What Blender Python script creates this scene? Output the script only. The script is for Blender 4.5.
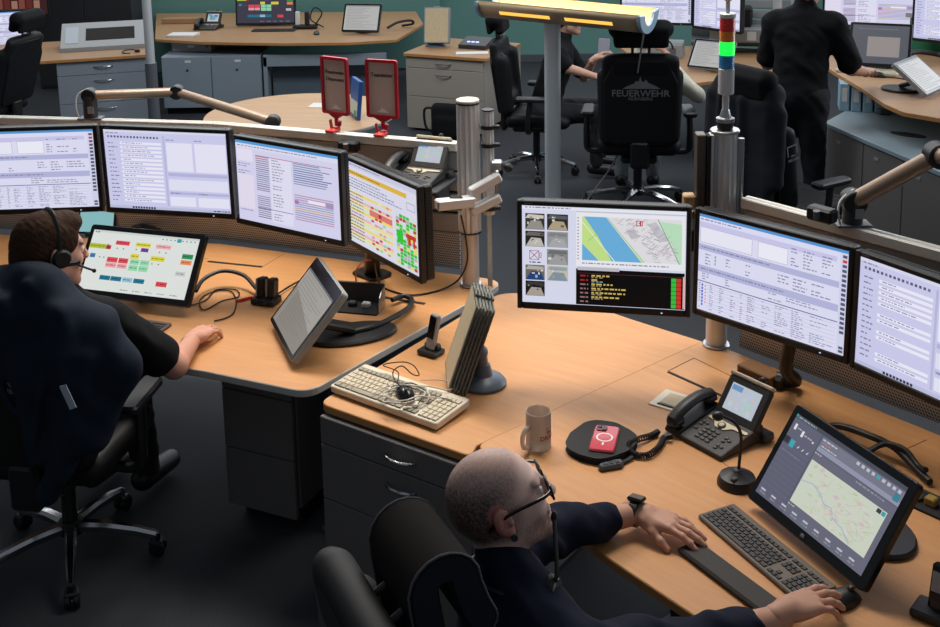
import bpy, bmesh, math, random
import numpy as np
from mathutils import Vector, Matrix
for o in list(bpy.data.objects): bpy.data.objects.remove(o)
SC = bpy.context.scene
COL = SC.collection
random.seed(7)
PI = math.pi
def R(d): return math.radians(d)

# ------------------------------------------------------------------ camera
F_PX, CX, CY, PITCH, ROLL, CAMZ = 1152.17, 470.0, 58.29, R(10.5548), R(-1.0113), 2.65
cam_d = bpy.data.cameras.new('camera'); cam = bpy.data.objects.new('camera', cam_d); COL.objects.link(cam)
cam_d.sensor_fit = 'HORIZONTAL'; cam_d.sensor_width = 36.0; cam_d.lens = F_PX * 36.0 / 940.0
cam_d.shift_x = 0.0; cam_d.shift_y = (CY - 313.5) / 940.0
cam_d.clip_start = 0.05; cam_d.clip_end = 200
cam.matrix_world = Matrix.Translation((0, 0, CAMZ)) @ Matrix.Rotation(PI / 2 - PITCH, 4, 'X') @ Matrix.Rotation(ROLL * 1.0, 4, 'Z')
SC.camera = cam

# ------------------------------------------------------------------ light
world = bpy.data.worlds.new('world'); SC.world = world; world.use_nodes = True
bg = world.node_tree.nodes['Background']; bg.inputs[0].default_value = (0.78, 0.88, 1.0, 1); bg.inputs[1].default_value = 0.16
def area(name, loc, target, sx, sy, power, col=(1, 1, 1)):
    d = bpy.data.lights.new(name, 'AREA'); d.shape = 'RECTANGLE'; d.size = sx; d.size_y = sy; d.energy = power; d.color = col
    o = bpy.data.objects.new(name, d); COL.objects.link(o); o.location = loc
    o.rotation_euler = (Vector(target) - Vector(loc)).to_track_quat('-Z', 'Y').to_euler()
    return o
def fill_light(name, loc, tgt, sx, sy, power, col, spread=120):
    o = area(name, loc, tgt, sx, sy, power, col); o.data.spread = R(spread); return o
area('window_daylight', (-0.5, 13.7, 4.6), (0.2, 5.0, 0.9), 12, 3.4, 330, (0.92, 0.96, 1.0))
fill_light('desk_fill_left', (-0.9, 5.6, 3.6), (-0.8, 4.75, 0.7), 1.4, 0.9, 40, (1.0, 0.93, 0.84), 100)  # added fill, no real fixture: brightens the left worktop, leaves the floor dark
fill_light('desk_fill_right', (0.75, 4.5, 3.6), (0.65, 3.7, 0.7), 1.4, 0.9, 22, (1.0, 0.92, 0.82), 100)  # added fill over the right worktop, narrow beam, no real fixture
fill_light('far_fill', (-0.4, 7.6, 4.3), (-0.4, 9.2, 0), 6.0, 1.4, 120, (0.94, 0.97, 1.0), 160)  # added unseen fill aimed at the far cabinet fronts and wall
area('window_daylight_right', (7.6, 7.5, 3.4), (1.5, 5.0, 0.8), 7.0, 2.2, 280, (0.86, 0.93, 1.0))
SC.view_settings.view_transform = 'Standard'; SC.view_settings.look = 'None'
SC.view_settings.exposure = 0.0; SC.view_settings.gamma = 1.0; SC.view_settings.use_curve_mapping = False
SC.cycles.use_denoising = True
SC.cycles.max_bounces = 6; SC.cycles.transmission_bounces = 6; SC.cycles.sample_clamp_indirect = 4.0

# ------------------------------------------------------------------ helpers
def ray(px, py):
    a, b = px - CX, py - CY
    c, s = math.cos(-ROLL), math.sin(-ROLL)
    a, b = (a * c - b * s) / F_PX, (a * s + b * c) / F_PX
    return Vector((a, math.cos(PITCH) - b * math.sin(PITCH), -math.sin(PITCH) - b * math.cos(PITCH)))
def at(px, py, z):
    d = ray(px, py); return Vector((0, 0, CAMZ)) + d * ((z - CAMZ) / d.z)
def atY(px, py, Y):
    d = ray(px, py); return Vector((0, 0, CAMZ)) + d * (Y / d.y)
def V(*a): return Vector(a)
def rotz(a): return Matrix.Rotation(a, 4, 'Z')
def rotx(a): return Matrix.Rotation(a, 4, 'X')
def roty(a): return Matrix.Rotation(a, 4, 'Y')
def T(*a): return Matrix.Translation(a if len(a) == 3 else a[0])

def lin(c):
    def f(x):
        x /= 255.0
        return x / 12.92 if x <= 0.04045 else ((x + 0.055) / 1.055) ** 2.4
    return tuple(f(x) for x in c)
_M = {}
def mat(name, rgb, rough=0.5, metal=0.0, noise=0.0, scale=30.0, bump=0.0, bscale=200.0, spec=0.5, trans=0.0, coat=0.0, stretch=None, sheen=0.0, alpha=1.0):
    """plain surface: sRGB colour, procedural mottling and fine relief"""
    if name in _M: return _M[name]
    m = bpy.data.materials.new(name); m.use_nodes = True; nt = m.node_tree; n = nt.nodes; L = nt.links
    b = n['Principled BSDF']; c = lin(rgb)
    b.inputs['Base Color'].default_value = (*c, 1); b.inputs['Roughness'].default_value = rough; b.inputs['Metallic'].default_value = metal
    b.inputs['Specular IOR Level'].default_value = spec; b.inputs['Transmission Weight'].default_value = trans; b.inputs['Coat Weight'].default_value = coat
    b.inputs['Sheen Weight'].default_value = sheen; b.inputs['Alpha'].default_value = alpha
    tc = n.new('ShaderNodeTexCoord')
    src = tc.outputs['Object']
    if stretch:
        mp = n.new('ShaderNodeMapping'); mp.inputs['Scale'].default_value = stretch; L.new(src, mp.inputs[0]); src = mp.outputs[0]
    if noise > 0:
        t = n.new('ShaderNodeTexNoise'); t.inputs['Scale'].default_value = scale; t.inputs['Detail'].default_value = 5; L.new(src, t.inputs['Vector'])
        r = n.new('ShaderNodeMix'); r.data_type = 'RGBA'
        r.inputs[6].default_value = (*[x * (1 - noise) for x in c], 1); r.inputs[7].default_value = (*[min(1, x * (1 + noise)) for x in c], 1)
        L.new(t.outputs['Fac'], r.inputs[0]); L.new(r.outputs[2], b.inputs['Base Color'])
    if bump > 0:
        t2 = n.new('ShaderNodeTexNoise'); t2.inputs['Scale'].default_value = bscale; t2.inputs['Detail'].default_value = 3; L.new(src, t2.inputs['Vector'])
        bp = n.new('ShaderNodeBump'); bp.inputs['Strength'].default_value = bump; bp.inputs['Distance'].default_value = 0.003
        L.new(t2.outputs['Fac'], bp.inputs['Height']); L.new(bp.outputs[0], b.inputs['Normal'])
    _M[name] = m; return m
def wood(name, rgb, dark, rot, rough=0.35):
    if name in _M: return _M[name]
    m = bpy.data.materials.new(name); m.use_nodes = True; nt = m.node_tree; n = nt.nodes; L = nt.links
    b = n['Principled BSDF']; b.inputs['Roughness'].default_value = rough
    tc = n.new('ShaderNodeTexCoord'); mp = n.new('ShaderNodeMapping'); mp.inputs['Rotation'].default_value = (0, 0, rot); L.new(tc.outputs['Object'], mp.inputs[0])
    mp2 = n.new('ShaderNodeMapping'); mp2.inputs['Scale'].default_value = (1.2, 16, 1); L.new(mp.outputs[0], mp2.inputs[0])
    t = n.new('ShaderNodeTexNoise'); t.inputs['Scale'].default_value = 2.2; t.inputs['Detail'].default_value = 7; t.inputs['Roughness'].default_value = 0.62; L.new(mp2.outputs[0], t.inputs['Vector'])
    mp3 = n.new('ShaderNodeMapping'); mp3.inputs['Scale'].default_value = (12, 260, 1); L.new(mp.outputs[0], mp3.inputs[0])
    t2 = n.new('ShaderNodeTexNoise'); t2.inputs['Scale'].default_value = 1.0; t2.inputs['Detail'].default_value = 2; L.new(mp3.outputs[0], t2.inputs['Vector'])
    cr = n.new('ShaderNodeValToRGB'); cr.color_ramp.elements[0].position = 0.30; cr.color_ramp.elements[1].position = 0.72
    cr.color_ramp.elements[0].color = (*lin(dark), 1); cr.color_ramp.elements[1].color = (*lin(rgb), 1); L.new(t.outputs['Fac'], cr.inputs[0])
    mx = n.new('ShaderNodeMix'); mx.data_type = 'RGBA'; mx.blend_type = 'MULTIPLY'; mx.inputs[0].default_value = 0.14
    cr2 = n.new('ShaderNodeValToRGB'); cr2.color_ramp.elements[0].position = 0.35; cr2.color_ramp.elements[0].color = (.62, .55, .5, 1); cr2.color_ramp.elements[1].position = 0.6; L.new(t2.outputs['Fac'], cr2.inputs[0])
    L.new(cr.outputs[0], mx.inputs[6]); L.new(cr2.outputs[0], mx.inputs[7]); L.new(mx.outputs[2], b.inputs['Base Color'])
    _M[name] = m; return m
def emit_attr(name, strength=1.0, gloss=0.0):
    """glowing display: colours come from the faces of the screen mesh"""
    if name in _M: return _M[name]
    m = bpy.data.materials.new(name); m.use_nodes = True; nt = m.node_tree; n = nt.nodes; L = nt.links
    b = n['Principled BSDF']; b.inputs['Base Color'].default_value = (0.01, 0.01, 0.012, 1); b.inputs['Roughness'].default_value = 0.35
    b.inputs['Specular IOR Level'].default_value = 0.15 + gloss
    a = n.new('ShaderNodeAttribute'); a.attribute_name = 'Col'; L.new(a.outputs['Color'], b.inputs['Emission Color']); b.inputs['Emission Strength'].default_value = strength
    _M[name] = m; return m
def paint_attr(name, rough=0.5, bump=0.0, bscale=300, spec=0.4, sss=0.0):
    """printed or skin surface: colour from the mesh's own colour layer"""
    if name in _M: return _M[name]
    m = bpy.data.materials.new(name); m.use_nodes = True; nt = m.node_tree; n = nt.nodes; L = nt.links
    b = n['Principled BSDF']; b.inputs['Roughness'].default_value = rough; b.inputs['Specular IOR Level'].default_value = spec
    a = n.new('ShaderNodeAttribute'); a.attribute_name = 'Col'; L.new(a.outputs['Color'], b.inputs['Base Color'])
    if sss: b.inputs['Subsurface Weight'].default_value = sss; b.inputs['Subsurface Radius'].default_value = (.01, .004, .002); b.inputs['Subsurface Scale'].default_value = 0.6
    if bump:
        tc = n.new('ShaderNodeTexCoord'); t2 = n.new('ShaderNodeTexNoise'); t2.inputs['Scale'].default_value = bscale; L.new(tc.outputs['Object'], t2.inputs['Vector'])
        bp = n.new('ShaderNodeBump'); bp.inputs['Strength'].default_value = bump; bp.inputs['Distance'].default_value = 0.002
        L.new(t2.outputs['Fac'], bp.inputs['Height']); L.new(bp.outputs[0], b.inputs['Normal'])
    _M[name] = m; return m
def perforated(name, rgb, hole, pitch, rough=0.45):
    """fine perforated sheet: holes far too small to model"""
    if name in _M: return _M[name]
    m = bpy.data.materials.new(name); m.use_nodes = True; nt = m.node_tree; n = nt.nodes; L = nt.links
    b = n['Principled BSDF']; b.inputs['Roughness'].default_value = rough; b.inputs['Metallic'].default_value = 0.3
    tc = n.new('ShaderNodeTexCoord'); vo = n.new('ShaderNodeTexVoronoi'); vo.voronoi_dimensions = '2D'; vo.inputs['Scale'].default_value = 1.0 / pitch; vo.inputs['Randomness'].default_value = 0.0
    sp = n.new('ShaderNodeSeparateXYZ'); cb = n.new('ShaderNodeCombineXYZ'); L.new(tc.outputs['Object'], sp.inputs[0])
    sk = n.new('ShaderNodeMath'); sk.operation = 'MULTIPLY_ADD'; sk.inputs[1].default_value = 0.5; L.new(sp.outputs[2], sk.inputs[0]); L.new(sp.outputs[0], sk.inputs[2])
    L.new(sk.outputs[0], cb.inputs[0]); L.new(sp.outputs[2], cb.inputs[1]); L.new(cb.outputs[0], vo.inputs['Vector'])
    cr = n.new('ShaderNodeValToRGB'); cr.color_ramp.elements[0].position = 0.26; cr.color_ramp.elements[1].position = 0.36
    cr.color_ramp.elements[0].color = (*lin(hole), 1); cr.color_ramp.elements[1].color = (*lin(rgb), 1)
    L.new(vo.outputs['Distance'], cr.inputs[0]); L.new(cr.outputs[0], b.inputs['Base Color'])
    _M[name] = m; return m

def link(name, me, mats, parent=None):
    o = bpy.data.objects.new(name, me); COL.objects.link(o)
    for m in (mats if isinstance(mats, (list, tuple)) else [mats]): me.materials.append(m)
    if parent is not None: o.parent = parent
    return o
def tag(o, label=None, cat=None, group=None, kind=None):
    if label: o['label'] = label
    if cat: o['category'] = cat
    if group: o['group'] = group
    if kind: o['kind'] = kind
    return o
def thing(name, label, cat, loc=(0, 0, 0), rz=0.0, group=None):
    o = bpy.data.objects.new(name, None); COL.objects.link(o); o.location = loc; o.rotation_euler = (0, 0, rz); o.empty_display_size = 0.1
    return tag(o, label, cat, group)
def copy_tree(o, parent=None):
    c = o.copy(); COL.objects.link(c)
    if parent is not None: c.parent = parent
    for ch in list(o.children): copy_tree(ch, c)
    return c

class MB:
    def __init__(s): s.v = []; s.f = []; s.mi = []; s.sm = []
    def add(s, vs, fs, M=None, mi=0, smooth=False):
        o = len(s.v)
        if M is not None: vs = [M @ Vector(v) for v in vs]
        s.v += [tuple(v) for v in vs]
        for f in fs: s.f.append(tuple(i + o for i in f)); s.mi.append(mi); s.sm.append(smooth)
        return s
    def box(s, c, sz, M=None, bev=0.0, mi=0):
        hx, hy, hz = sz[0] / 2, sz[1] / 2, sz[2] / 2; c = Vector(c)
        if bev <= 0:
            vs = [c + Vector((x, y, z)) for x in (-hx, hx) for y in (-hy, hy) for z in (-hz, hz)]
            return s.add(vs, [(0, 1, 3, 2), (4, 6, 7, 5), (0, 4, 5, 1), (2, 3, 7, 6), (0, 2, 6, 4), (1, 5, 7, 3)], M, mi)
        b = min(bev, hx * .99, hy * .99, hz * .99); vs = []; idx = {}
        for i, x in enumerate((-1, 1)):
            for j, y in enumerate((-1, 1)):
                for k, z in enumerate((-1, 1)):
                    for a, p in enumerate(((x * hx, y * (hy - b), z * (hz - b)), (x * (hx - b), y * hy, z * (hz - b)), (x * (hx - b), y * (hy - b), z * hz))):
                        idx[i, j, k, a] = len(vs); vs.append(c + Vector(p))
        g = lambda i, j, k, a: idx[i, j, k, a]; fs = []
        fs += [(g(0, 0, 0, 0), g(0, 0, 1, 0), g(0, 1, 1, 0), g(0, 1, 0, 0)), (g(1, 0, 0, 0), g(1, 1, 0, 0), g(1, 1, 1, 0), g(1, 0, 1, 0))]
        fs += [(g(0, 0, 0, 1), g(1, 0, 0, 1), g(1, 0, 1, 1), g(0, 0, 1, 1)), (g(0, 1, 0, 1), g(0, 1, 1, 1), g(1, 1, 1, 1), g(1, 1, 0, 1))]
        fs += [(g(0, 0, 0, 2), g(0, 1, 0, 2), g(1, 1, 0, 2), g(1, 0, 0, 2)), (g(0, 0, 1, 2), g(1, 0, 1, 2), g(1, 1, 1, 2), g(0, 1, 1, 2))]
        for k in (0, 1):
            for j in (0, 1): fs.append((g(0, j, k, 1), g(1, j, k, 1), g(1, j, k, 2), g(0, j, k, 2)))
            for i in (0, 1): fs.append((g(i, 0, k, 0), g(i, 1, k, 0), g(i, 1, k, 2), g(i, 0, k, 2)))
        for i in (0, 1):
            for j in (0, 1): fs.append((g(i, j, 0, 0), g(i, j, 1, 0), g(i, j, 1, 1), g(i, j, 0, 1)))
        for i in (0, 1):
            for j in (0, 1):
                for k in (0, 1): fs.append((g(i, j, k, 0), g(i, j, k, 1), g(i, j, k, 2)))
        return s.add(vs, fs, M, mi)
    def prism(s, poly, z0, z1, M=None, ch=0.0, mi=0, mi_side=None, mi_bot=None, smooth=False):
        """extruded outline (counter-clockwise), upper and lower rim chamfered by ch"""
        n = len(poly); mis = mi if mi_side is None else mi_side
        rings = [(z0, 0.0), (z1, 0.0)] if ch <= 0 else [(z0, -ch), (z0 + ch, 0.0), (z1 - ch, 0.0), (z1, -ch)]
        P = [Vector(p[:2]) for p in poly]; nor = []
        for i in range(n):
            e1 = (P[i] - P[i - 1]).normalized(); e2 = (P[(i + 1) % n] - P[i]).normalized()
            b = Vector((e1.y + e2.y, -e1.x - e2.x)); q = b.length
            b = b / q if q > 1e-6 else Vector((e1.y, -e1.x))
            nor.append(b / max(0.4, abs(b.dot(Vector((e1.y, -e1.x))))))
        vs = []
        for z, off in rings:
            for i in range(n): q = P[i] + nor[i] * off; vs.append((q.x, q.y, z))
        k = len(rings)
        for r in range(k - 1):
            s_f = [(r * n + i, r * n + (i + 1) % n, (r + 1) * n + (i + 1) % n, (r + 1) * n + i) for i in range(n)]
            if r == 0: o = len(s.v); s.add(vs, s_f, M, mis, smooth)
            else:
                for f in s_f: s.f.append(tuple(i + o for i in f)); s.mi.append(mis); s.sm.append(smooth)
        s.f.append(tuple(o + i for i in reversed(range(n)))); s.mi.append(mi if mi_bot is None else mi_bot); s.sm.append(False)
        s.f.append(tuple(o + (k - 1) * n + i for i in range(n))); s.mi.append(mi); s.sm.append(False)
        return s
    def lathe(s, prof, n=24, M=None, mi=0, smooth=True, a0=0.0, a1=2 * PI):
        vs = []; fs = []; full = abs(a1 - a0 - 2 * PI) < 1e-6; m = n if full else n + 1
        for r, z in prof:
            for i in range(m):
                a = a0 + (a1 - a0) * i / n; vs.append((r * math.cos(a), r * math.sin(a), z))
        for j in range(len(prof) - 1):
            for i in range(n): fs.append((j * m + i, j * m + (i + 1) % m, (j + 1) * m + (i + 1) % m, (j + 1) * m + i))
        if full:
            if prof[0][0] > 1e-6: fs.append(tuple(reversed(range(m))))
            if prof[-1][0] > 1e-6: fs.append(tuple((len(prof) - 1) * m + i for i in range(m)))
        return s.add(vs, fs, M, mi, smooth)
    def cyl(s, c, r, h, n=24, M=None, mi=0, ch=0.0):
        pr = [(r, 0), (r, h)] if ch <= 0 else [(r - ch, 0), (r, ch), (r, h - ch), (r - ch, h)]
        MM = T(*c); MM = M @ MM if M is not None else MM
        return s.lathe(pr, n, MM, mi, True)
    def tube(s, pts, r, n=8, M=None, mi=0, closed=False, caps=True, squash=None):
        pts = [Vector(p) for p in pts]; m = len(pts); rs = r if isinstance(r, (list, tuple)) else [r] * m
        vs = []; fs = []; N = None
        for i, p in enumerate(pts):
            t = (pts[(i + 1) % m] - pts[i - 1]) if (closed or 0 < i < m - 1) else (pts[1] - pts[0] if i == 0 else pts[-1] - pts[-2])
            if t.length < 1e-9: t = Vector((0, 0, 1))
            t.normalize()
            if N is None: N = t.orthogonal() if abs(t.z) > .95 else t.cross(Vector((0, 0, 1))).normalized()
            N = (N - t * N.dot(t)).normalized(); B = t.cross(N)
            for k in range(n):
                a = 2 * PI * k / n
                sq = (1, 1) if squash is None else squash
                vs.append(p + (N * math.cos(a) * sq[0] + B * math.sin(a) * sq[1]) * rs[i])
        for i in range(m if closed else m - 1):
            for k in range(n):
                a, b = i * n, ((i + 1) % m) * n
                fs.append((a + k, a + (k + 1) % n, b + (k + 1) % n, b + k))
        if caps and not closed: fs += [tuple(reversed(range(n))), tuple((m - 1) * n + k for k in range(n))]
        return s.add(vs, fs, M, mi, True)
    def ball(s, c, r, M=None, mi=0, n=16, m=10):
        if not isinstance(r, (tuple, list)): r = (r, r, r)
        vs = [(c[0], c[1], c[2] - r[2])]; fs = []
        for j in range(1, m):
            th = PI * j / m
            for i in range(n):
                a = 2 * PI * i / n; vs.append((c[0] + r[0] * math.sin(th) * math.cos(a), c[1] + r[1] * math.sin(th) * math.sin(a), c[2] - r[2] * math.cos(th)))
        vs.append((c[0], c[1], c[2] + r[2])); e = len(vs) - 1
        for i in range(n):
            fs.append((0, 1 + (i + 1) % n, 1 + i)); fs.append((e, 1 + (m - 2) * n + i, 1 + (m - 2) * n + (i + 1) % n))
        for j in range(m - 2):
            for i in range(n): a, b = 1 + j * n, 1 + (j + 1) * n; fs.append((a + i, a + (i + 1) % n, b + (i + 1) % n, b + i))
        return s.add(vs, fs, M, mi, True)
    def grid(s, P, M=None, mi=0, smooth=True, flip=False):
        """surface through a rows x cols array of points"""
        r, c = len(P), len(P[0]); vs = [p for row in P for p in row]
        fs = [(i * c + j, i * c + j + 1, (i + 1) * c + j + 1, (i + 1) * c + j) for i in range(r - 1) for j in range(c - 1)]
        if flip: fs = [tuple(reversed(f)) for f in fs]
        return s.add(vs, fs, M, mi, smooth)
    def mesh(s, name='mesh'):
        me = bpy.data.meshes.new(name); me.from_pydata(s.v, [], s.f)
        me.polygons.foreach_set('material_index', s.mi); me.polygons.foreach_set('use_smooth', s.sm); me.update()
        return me
    def build(s, name, mats, parent=None, sub=0, solid=0.0):
        o = link(name, s.mesh(name), mats, parent)
        if any(s.sm) and not sub:
            md = o.modifiers.new('edge', 'EDGE_SPLIT'); md.split_angle = R(38)
        if solid: md = o.modifiers.new('thick', 'SOLIDIFY'); md.thickness = solid; md.offset = 0
        if sub: md = o.modifiers.new('sub', 'SUBSURF'); md.levels = sub; md.render_levels = sub
        return o
def roundpoly(pts, rad, n=6):
    """round the corners of a polygon; rad is a number or one per corner"""
    m = len(pts); rad = rad if isinstance(rad, (list, tuple)) else [rad] * m; out = []
    for i in range(m):
        p, a, b = Vector(pts[i][:2]), Vector(pts[i - 1][:2]), Vector(pts[(i + 1) % m][:2])
        u, v = (a - p), (b - p); lu, lv = u.length, v.length; u.normalize(); v.normalize()
        ang = u.angle(v) if lu * lv > 0 else PI
        if rad[i] <= 0 or ang > PI - 0.02: out.append((p.x, p.y)); continue
        d = min(rad[i] / math.tan(ang / 2), lu * .49, lv * .49)
        s0, s1 = p + u * d, p + v * d
        for k in range(n + 1):
            t = k / n; q = s0 * (1 - t) ** 2 + p * 2 * t * (1 - t) + s1 * t * t; out.append((q.x, q.y))
    return out
def rrect(w, h, r, n=4): return roundpoly([(-w / 2, -h / 2), (w / 2, -h / 2), (w / 2, h / 2), (-w / 2, h / 2)], r, n)
def bez(pts, n=24):
    """Catmull-Rom curve through points"""
    P = [Vector(p) for p in pts]; P = [P[0] * 2 - P[1]] + P + [P[-1] * 2 - P[-2]]; out = []; seg = len(P) - 3
    per = max(2, n // seg)
    for i in range(seg):
        p0, p1, p2, p3 = P[i:i + 4]
        for k in range(per):
            t = k / per
            out.append(0.5 * ((2 * p1) + (p2 - p0) * t + (2 * p0 - 5 * p1 + 4 * p2 - p3) * t * t + (3 * p1 - p0 - 3 * p2 + p3) * t ** 3))
    out.append(P[-2]); return out
def text_mesh(body, size, M, parent, material, name='lettering', depth=0.0006, align='CENTER', bold=False, sx=1.0):
    cu = bpy.data.curves.new('t', 'FONT'); cu.body = body; cu.size = size; cu.extrude = depth; cu.align_x = align; cu.align_y = 'CENTER'; cu.resolution_u = 2
    if bold: cu.offset = size * 0.012
    t = bpy.data.objects.new('t', cu); COL.objects.link(t)
    me = bpy.data.meshes.new_from_object(t.evaluated_get(bpy.context.evaluated_depsgraph_get()))
    bpy.data.objects.remove(t); bpy.data.curves.remove(cu)
    me.transform(M @ Matrix.Diagonal((sx, 1, 1, 1))); me.materials.clear()
    return link(name, me, material, parent)
def set_col(me, cols):
    """cols: one rgb (linear) per polygon -> corner colours"""
    at_ = me.color_attributes.new('Col', 'FLOAT_COLOR', 'CORNER'); arr = np.ones((len(me.loops), 4), np.float32); k = 0
    for p, c in zip(me.polygons, cols):
        arr[p.loop_start:p.loop_start + p.loop_total, :3] = c
    at_.data.foreach_set('color', arr.ravel())

# common materials
BLACK = mat('black_plastic', (22, 22, 24), 0.45, bump=0.05, bscale=900)
GLOSS = mat('black_gloss', (14, 14, 16), 0.22)
DGREY = mat('dark_grey_plastic', (48, 49, 52), 0.5)
MGREY = mat('mid_grey_plastic', (92, 96, 102), 0.45)
LGREY = mat('light_grey_plastic', (150, 152, 152), 0.45)
BEIGE = mat('beige_plastic', (214, 204, 184), 0.5)
WHITE = mat('white_plastic', (226, 226, 222), 0.5)
ALU = mat('brushed_aluminium', (208, 210, 212), 0.36, 0.3, noise=0.05, scale=60, stretch=(1, 1, 12))
CHROME = mat('polished_steel', (205, 205, 208), 0.16, 1.0)
STEEL = mat('satin_steel', (176, 178, 180), 0.3, 0.9)
RED = mat('red_plastic', (178, 26, 42), 0.38)
CABLE = mat('black_cable', (16, 16, 18), 0.5)
PAPER = mat('paper', (228, 226, 220), 0.85)
OAK = wood('beech_worktop', (206, 151, 97), (198, 139, 86), R(35), 0.5)
OAK2 = wood('beech_worktop_other', (206, 151, 97), (198, 139, 86), R(20), 0.46)
OAK3 = wood('beech_worktop_right', (206, 151, 97), (198, 139, 86), R(48), 0.5)
OAKFAR = wood('beech_worktop_far', (184, 144, 104), (172, 132, 94), R(0), 0.42)
EDGE = mat('worktop_edge_grey', (196, 194, 188), 0.45)
OAKEDGE = mat('worktop_edge_beech', (190, 136, 82), 0.45, noise=0.08, scale=20)
CABD = mat('cabinet_dark_laminate', (108, 104, 102), 0.5, noise=0.03, scale=8)
CABF = mat('cabinet_grey_laminate', (142, 150, 160), 0.5, noise=0.03, scale=8)
GAPM = mat('shadow_gap', (18, 18, 20), 0.8)
FABRIC = mat('black_upholstery', (20, 20, 23), 0.85, noise=0.2, scale=120, bump=0.3, bscale=1200, spec=0.25)
LEATHER = mat('black_leather', (21, 21, 24), 0.58, spec=0.3, bump=0.15, bscale=500)
# ------------------------------------------------------------------ room shell
CARPET = mat('grey_carpet', (52, 55, 60), 0.95, noise=0.55, scale=160, bump=0.5, bscale=500)
TEAL = mat('teal_wall_paint', (112, 160, 152), 0.8, noise=0.04, scale=5)
WALLP = mat('grey_wall_paint', (148, 152, 150), 0.85, noise=0.03, scale=5)
def structure(name, mb, m): return tag(mb.build(name, m), kind='structure')
structure('floor', MB().box((0.5, 6.5, -0.05), (15, 17, 0.1)), CARPET)
structure('wall_back', MB().box((0.5, 13.95, 1.4), (15, 0.1, 2.8)), TEAL)
structure('wall_left', MB().box((-7.05, 6.5, 1.4), (0.1, 17, 2.8)), WALLP)
structure('wall_right', MB().box((8.05, 6.5, 1.4), (0.1, 17, 2.8)), WALLP)
structure('baseboard_back', MB().box((0.5, 13.88, 0.05), (15, 0.03, 0.1), bev=0.005), MGREY)

# ------------------------------------------------------------------ near worktops
DZ = 0.73
def worktop(name, label, poly, rad, top, edge, z1=DZ, th=0.03):
    t = thing(name, label, 'desk', (0, 0, 0))
    P = roundpoly(poly, rad)
    top_o = MB().prism(P, z1 - th, z1, ch=0.003, mi=0, mi_side=1).build('top', [top, edge], t)
    return t
left_top = [(-3.2, 5.76), (-3.2, 4.55), (-2.3, 4.5), (-1.75, 4.36), (-1.3, 4.13), (-1.02, 4.025), (-0.60, 3.835), (0.15, 4.87), (-1.25, 5.43)]
t_left = worktop('worktop', 'beech worktop with pale grey edge before the seated man in black polo', left_top, [0, 0, .2, .3, .4, .4, .09, .09, 0], OAK2, EDGE)
mid_top = [(-0.555, 3.765), (-0.02, 3.385), (-0.001, 3.4505), (0.889, 4.2115), (0.66, 4.42), (0.36, 4.72), (0.11, 4.745)]
t_mid = worktop('worktop', 'beech worktop section on the drawer unit carrying the beige keyboard', mid_top, [.05, .03, 0, 0, .1, .2, .12], OAK, OAKEDGE, z1=DZ - 0.004)
right_top = [(0.0, 3.45), (0.13, 3.16), (0.36, 2.825), (0.72, 2.36), (1.25, 1.8), (2.1, 2.65), (1.62, 3.32), (0.995, 4.10), (0.89, 4.21)]
t_right = worktop('worktop', 'beech worktop in front of the bearded man, carrying dark keyboard and desk phone', right_top, [.05, 0, 0, 0, 0, 0, 0, .02, .0], OAK3, OAKEDGE)
# inlaid cable slots and lids of the worktops
def slot(parent, p0, p1, w, z=DZ, m=GAPM, name='cable_slot', h=0.004, ext=0):
    a, b = at(*p0, z), at(*p1, z); d = b - a; ang = math.atan2(d.y, d.x)
    return MB().box((0, 0, 0), (d.length, w, h), T((a + b) / 2) @ rotz(ang)).build(name, m, parent)
slot(t_left, (208, 261.5), (262, 267), 0.016); slot(t_left, (330, 289), (425, 304), 0.02)
SEAM = mat('worktop_seam', (150, 104, 66), 0.7)
slot(t_left, (262, 267), (284, 254), 0.003, m=SEAM, name='seam', h=0.002); slot(t_left, (60, 248), (208, 259), 0.004, m=SEAM, name='seam', h=0.002)
slot(t_right, (668, 372), (760, 413), 0.012); slot(t_right, (668, 371), (694, 358), 0.004, m=SEAM, name='seam', h=0.002); slot(t_right, (694, 358), (735, 378), 0.004, m=SEAM, name='seam', h=0.002)
slot(t_right, (690, 440), (745, 478), 0.003, m=SEAM, name='seam', h=0.002)
slot(t_right, (560, 485), (692, 400), 0.002, m=SEAM, name='seam', h=0.0015) if False else None
slot(t_right, (900, 452), (926, 440), 0.004, m=SEAM, name='seam', h=0.002)
# metal hatch in the right worktop
h0 = [at(648, 404, DZ), at(697, 419, DZ), at(712, 404, DZ), at(668, 390, DZ)]
hc = sum(h0, Vector()) / 4; ha = math.atan2((h0[1] - h0[0]).y, (h0[1] - h0[0]).x)
hatch = MB(); w_, d_ = (h0[1] - h0[0]).length, (h0[3] - h0[0]).length
hatch.box((0, 0, 0.001), (w_, d_, 0.006), T(hc) @ rotz(ha), 0.002)
ho = hatch.build('hatch_frame', mat('hatch_pale_metal', (196, 186, 166), 0.4, 0.3), t_right)
MB().box((0.008, 0.004, 0.0045), (w_ * .78, d_ * .62, 0.003), T(hc) @ rotz(ha), 0.001).build('hatch_lid', mat('hatch_lid', (186, 166, 130), 0.5), t_right)
MB().box((0.008, -d_ * .36, 0.0045), (w_ * .8, 0.008, 0.003), T(hc) @ rotz(ha)).build('hatch_slot', GAPM, t_right)

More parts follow.
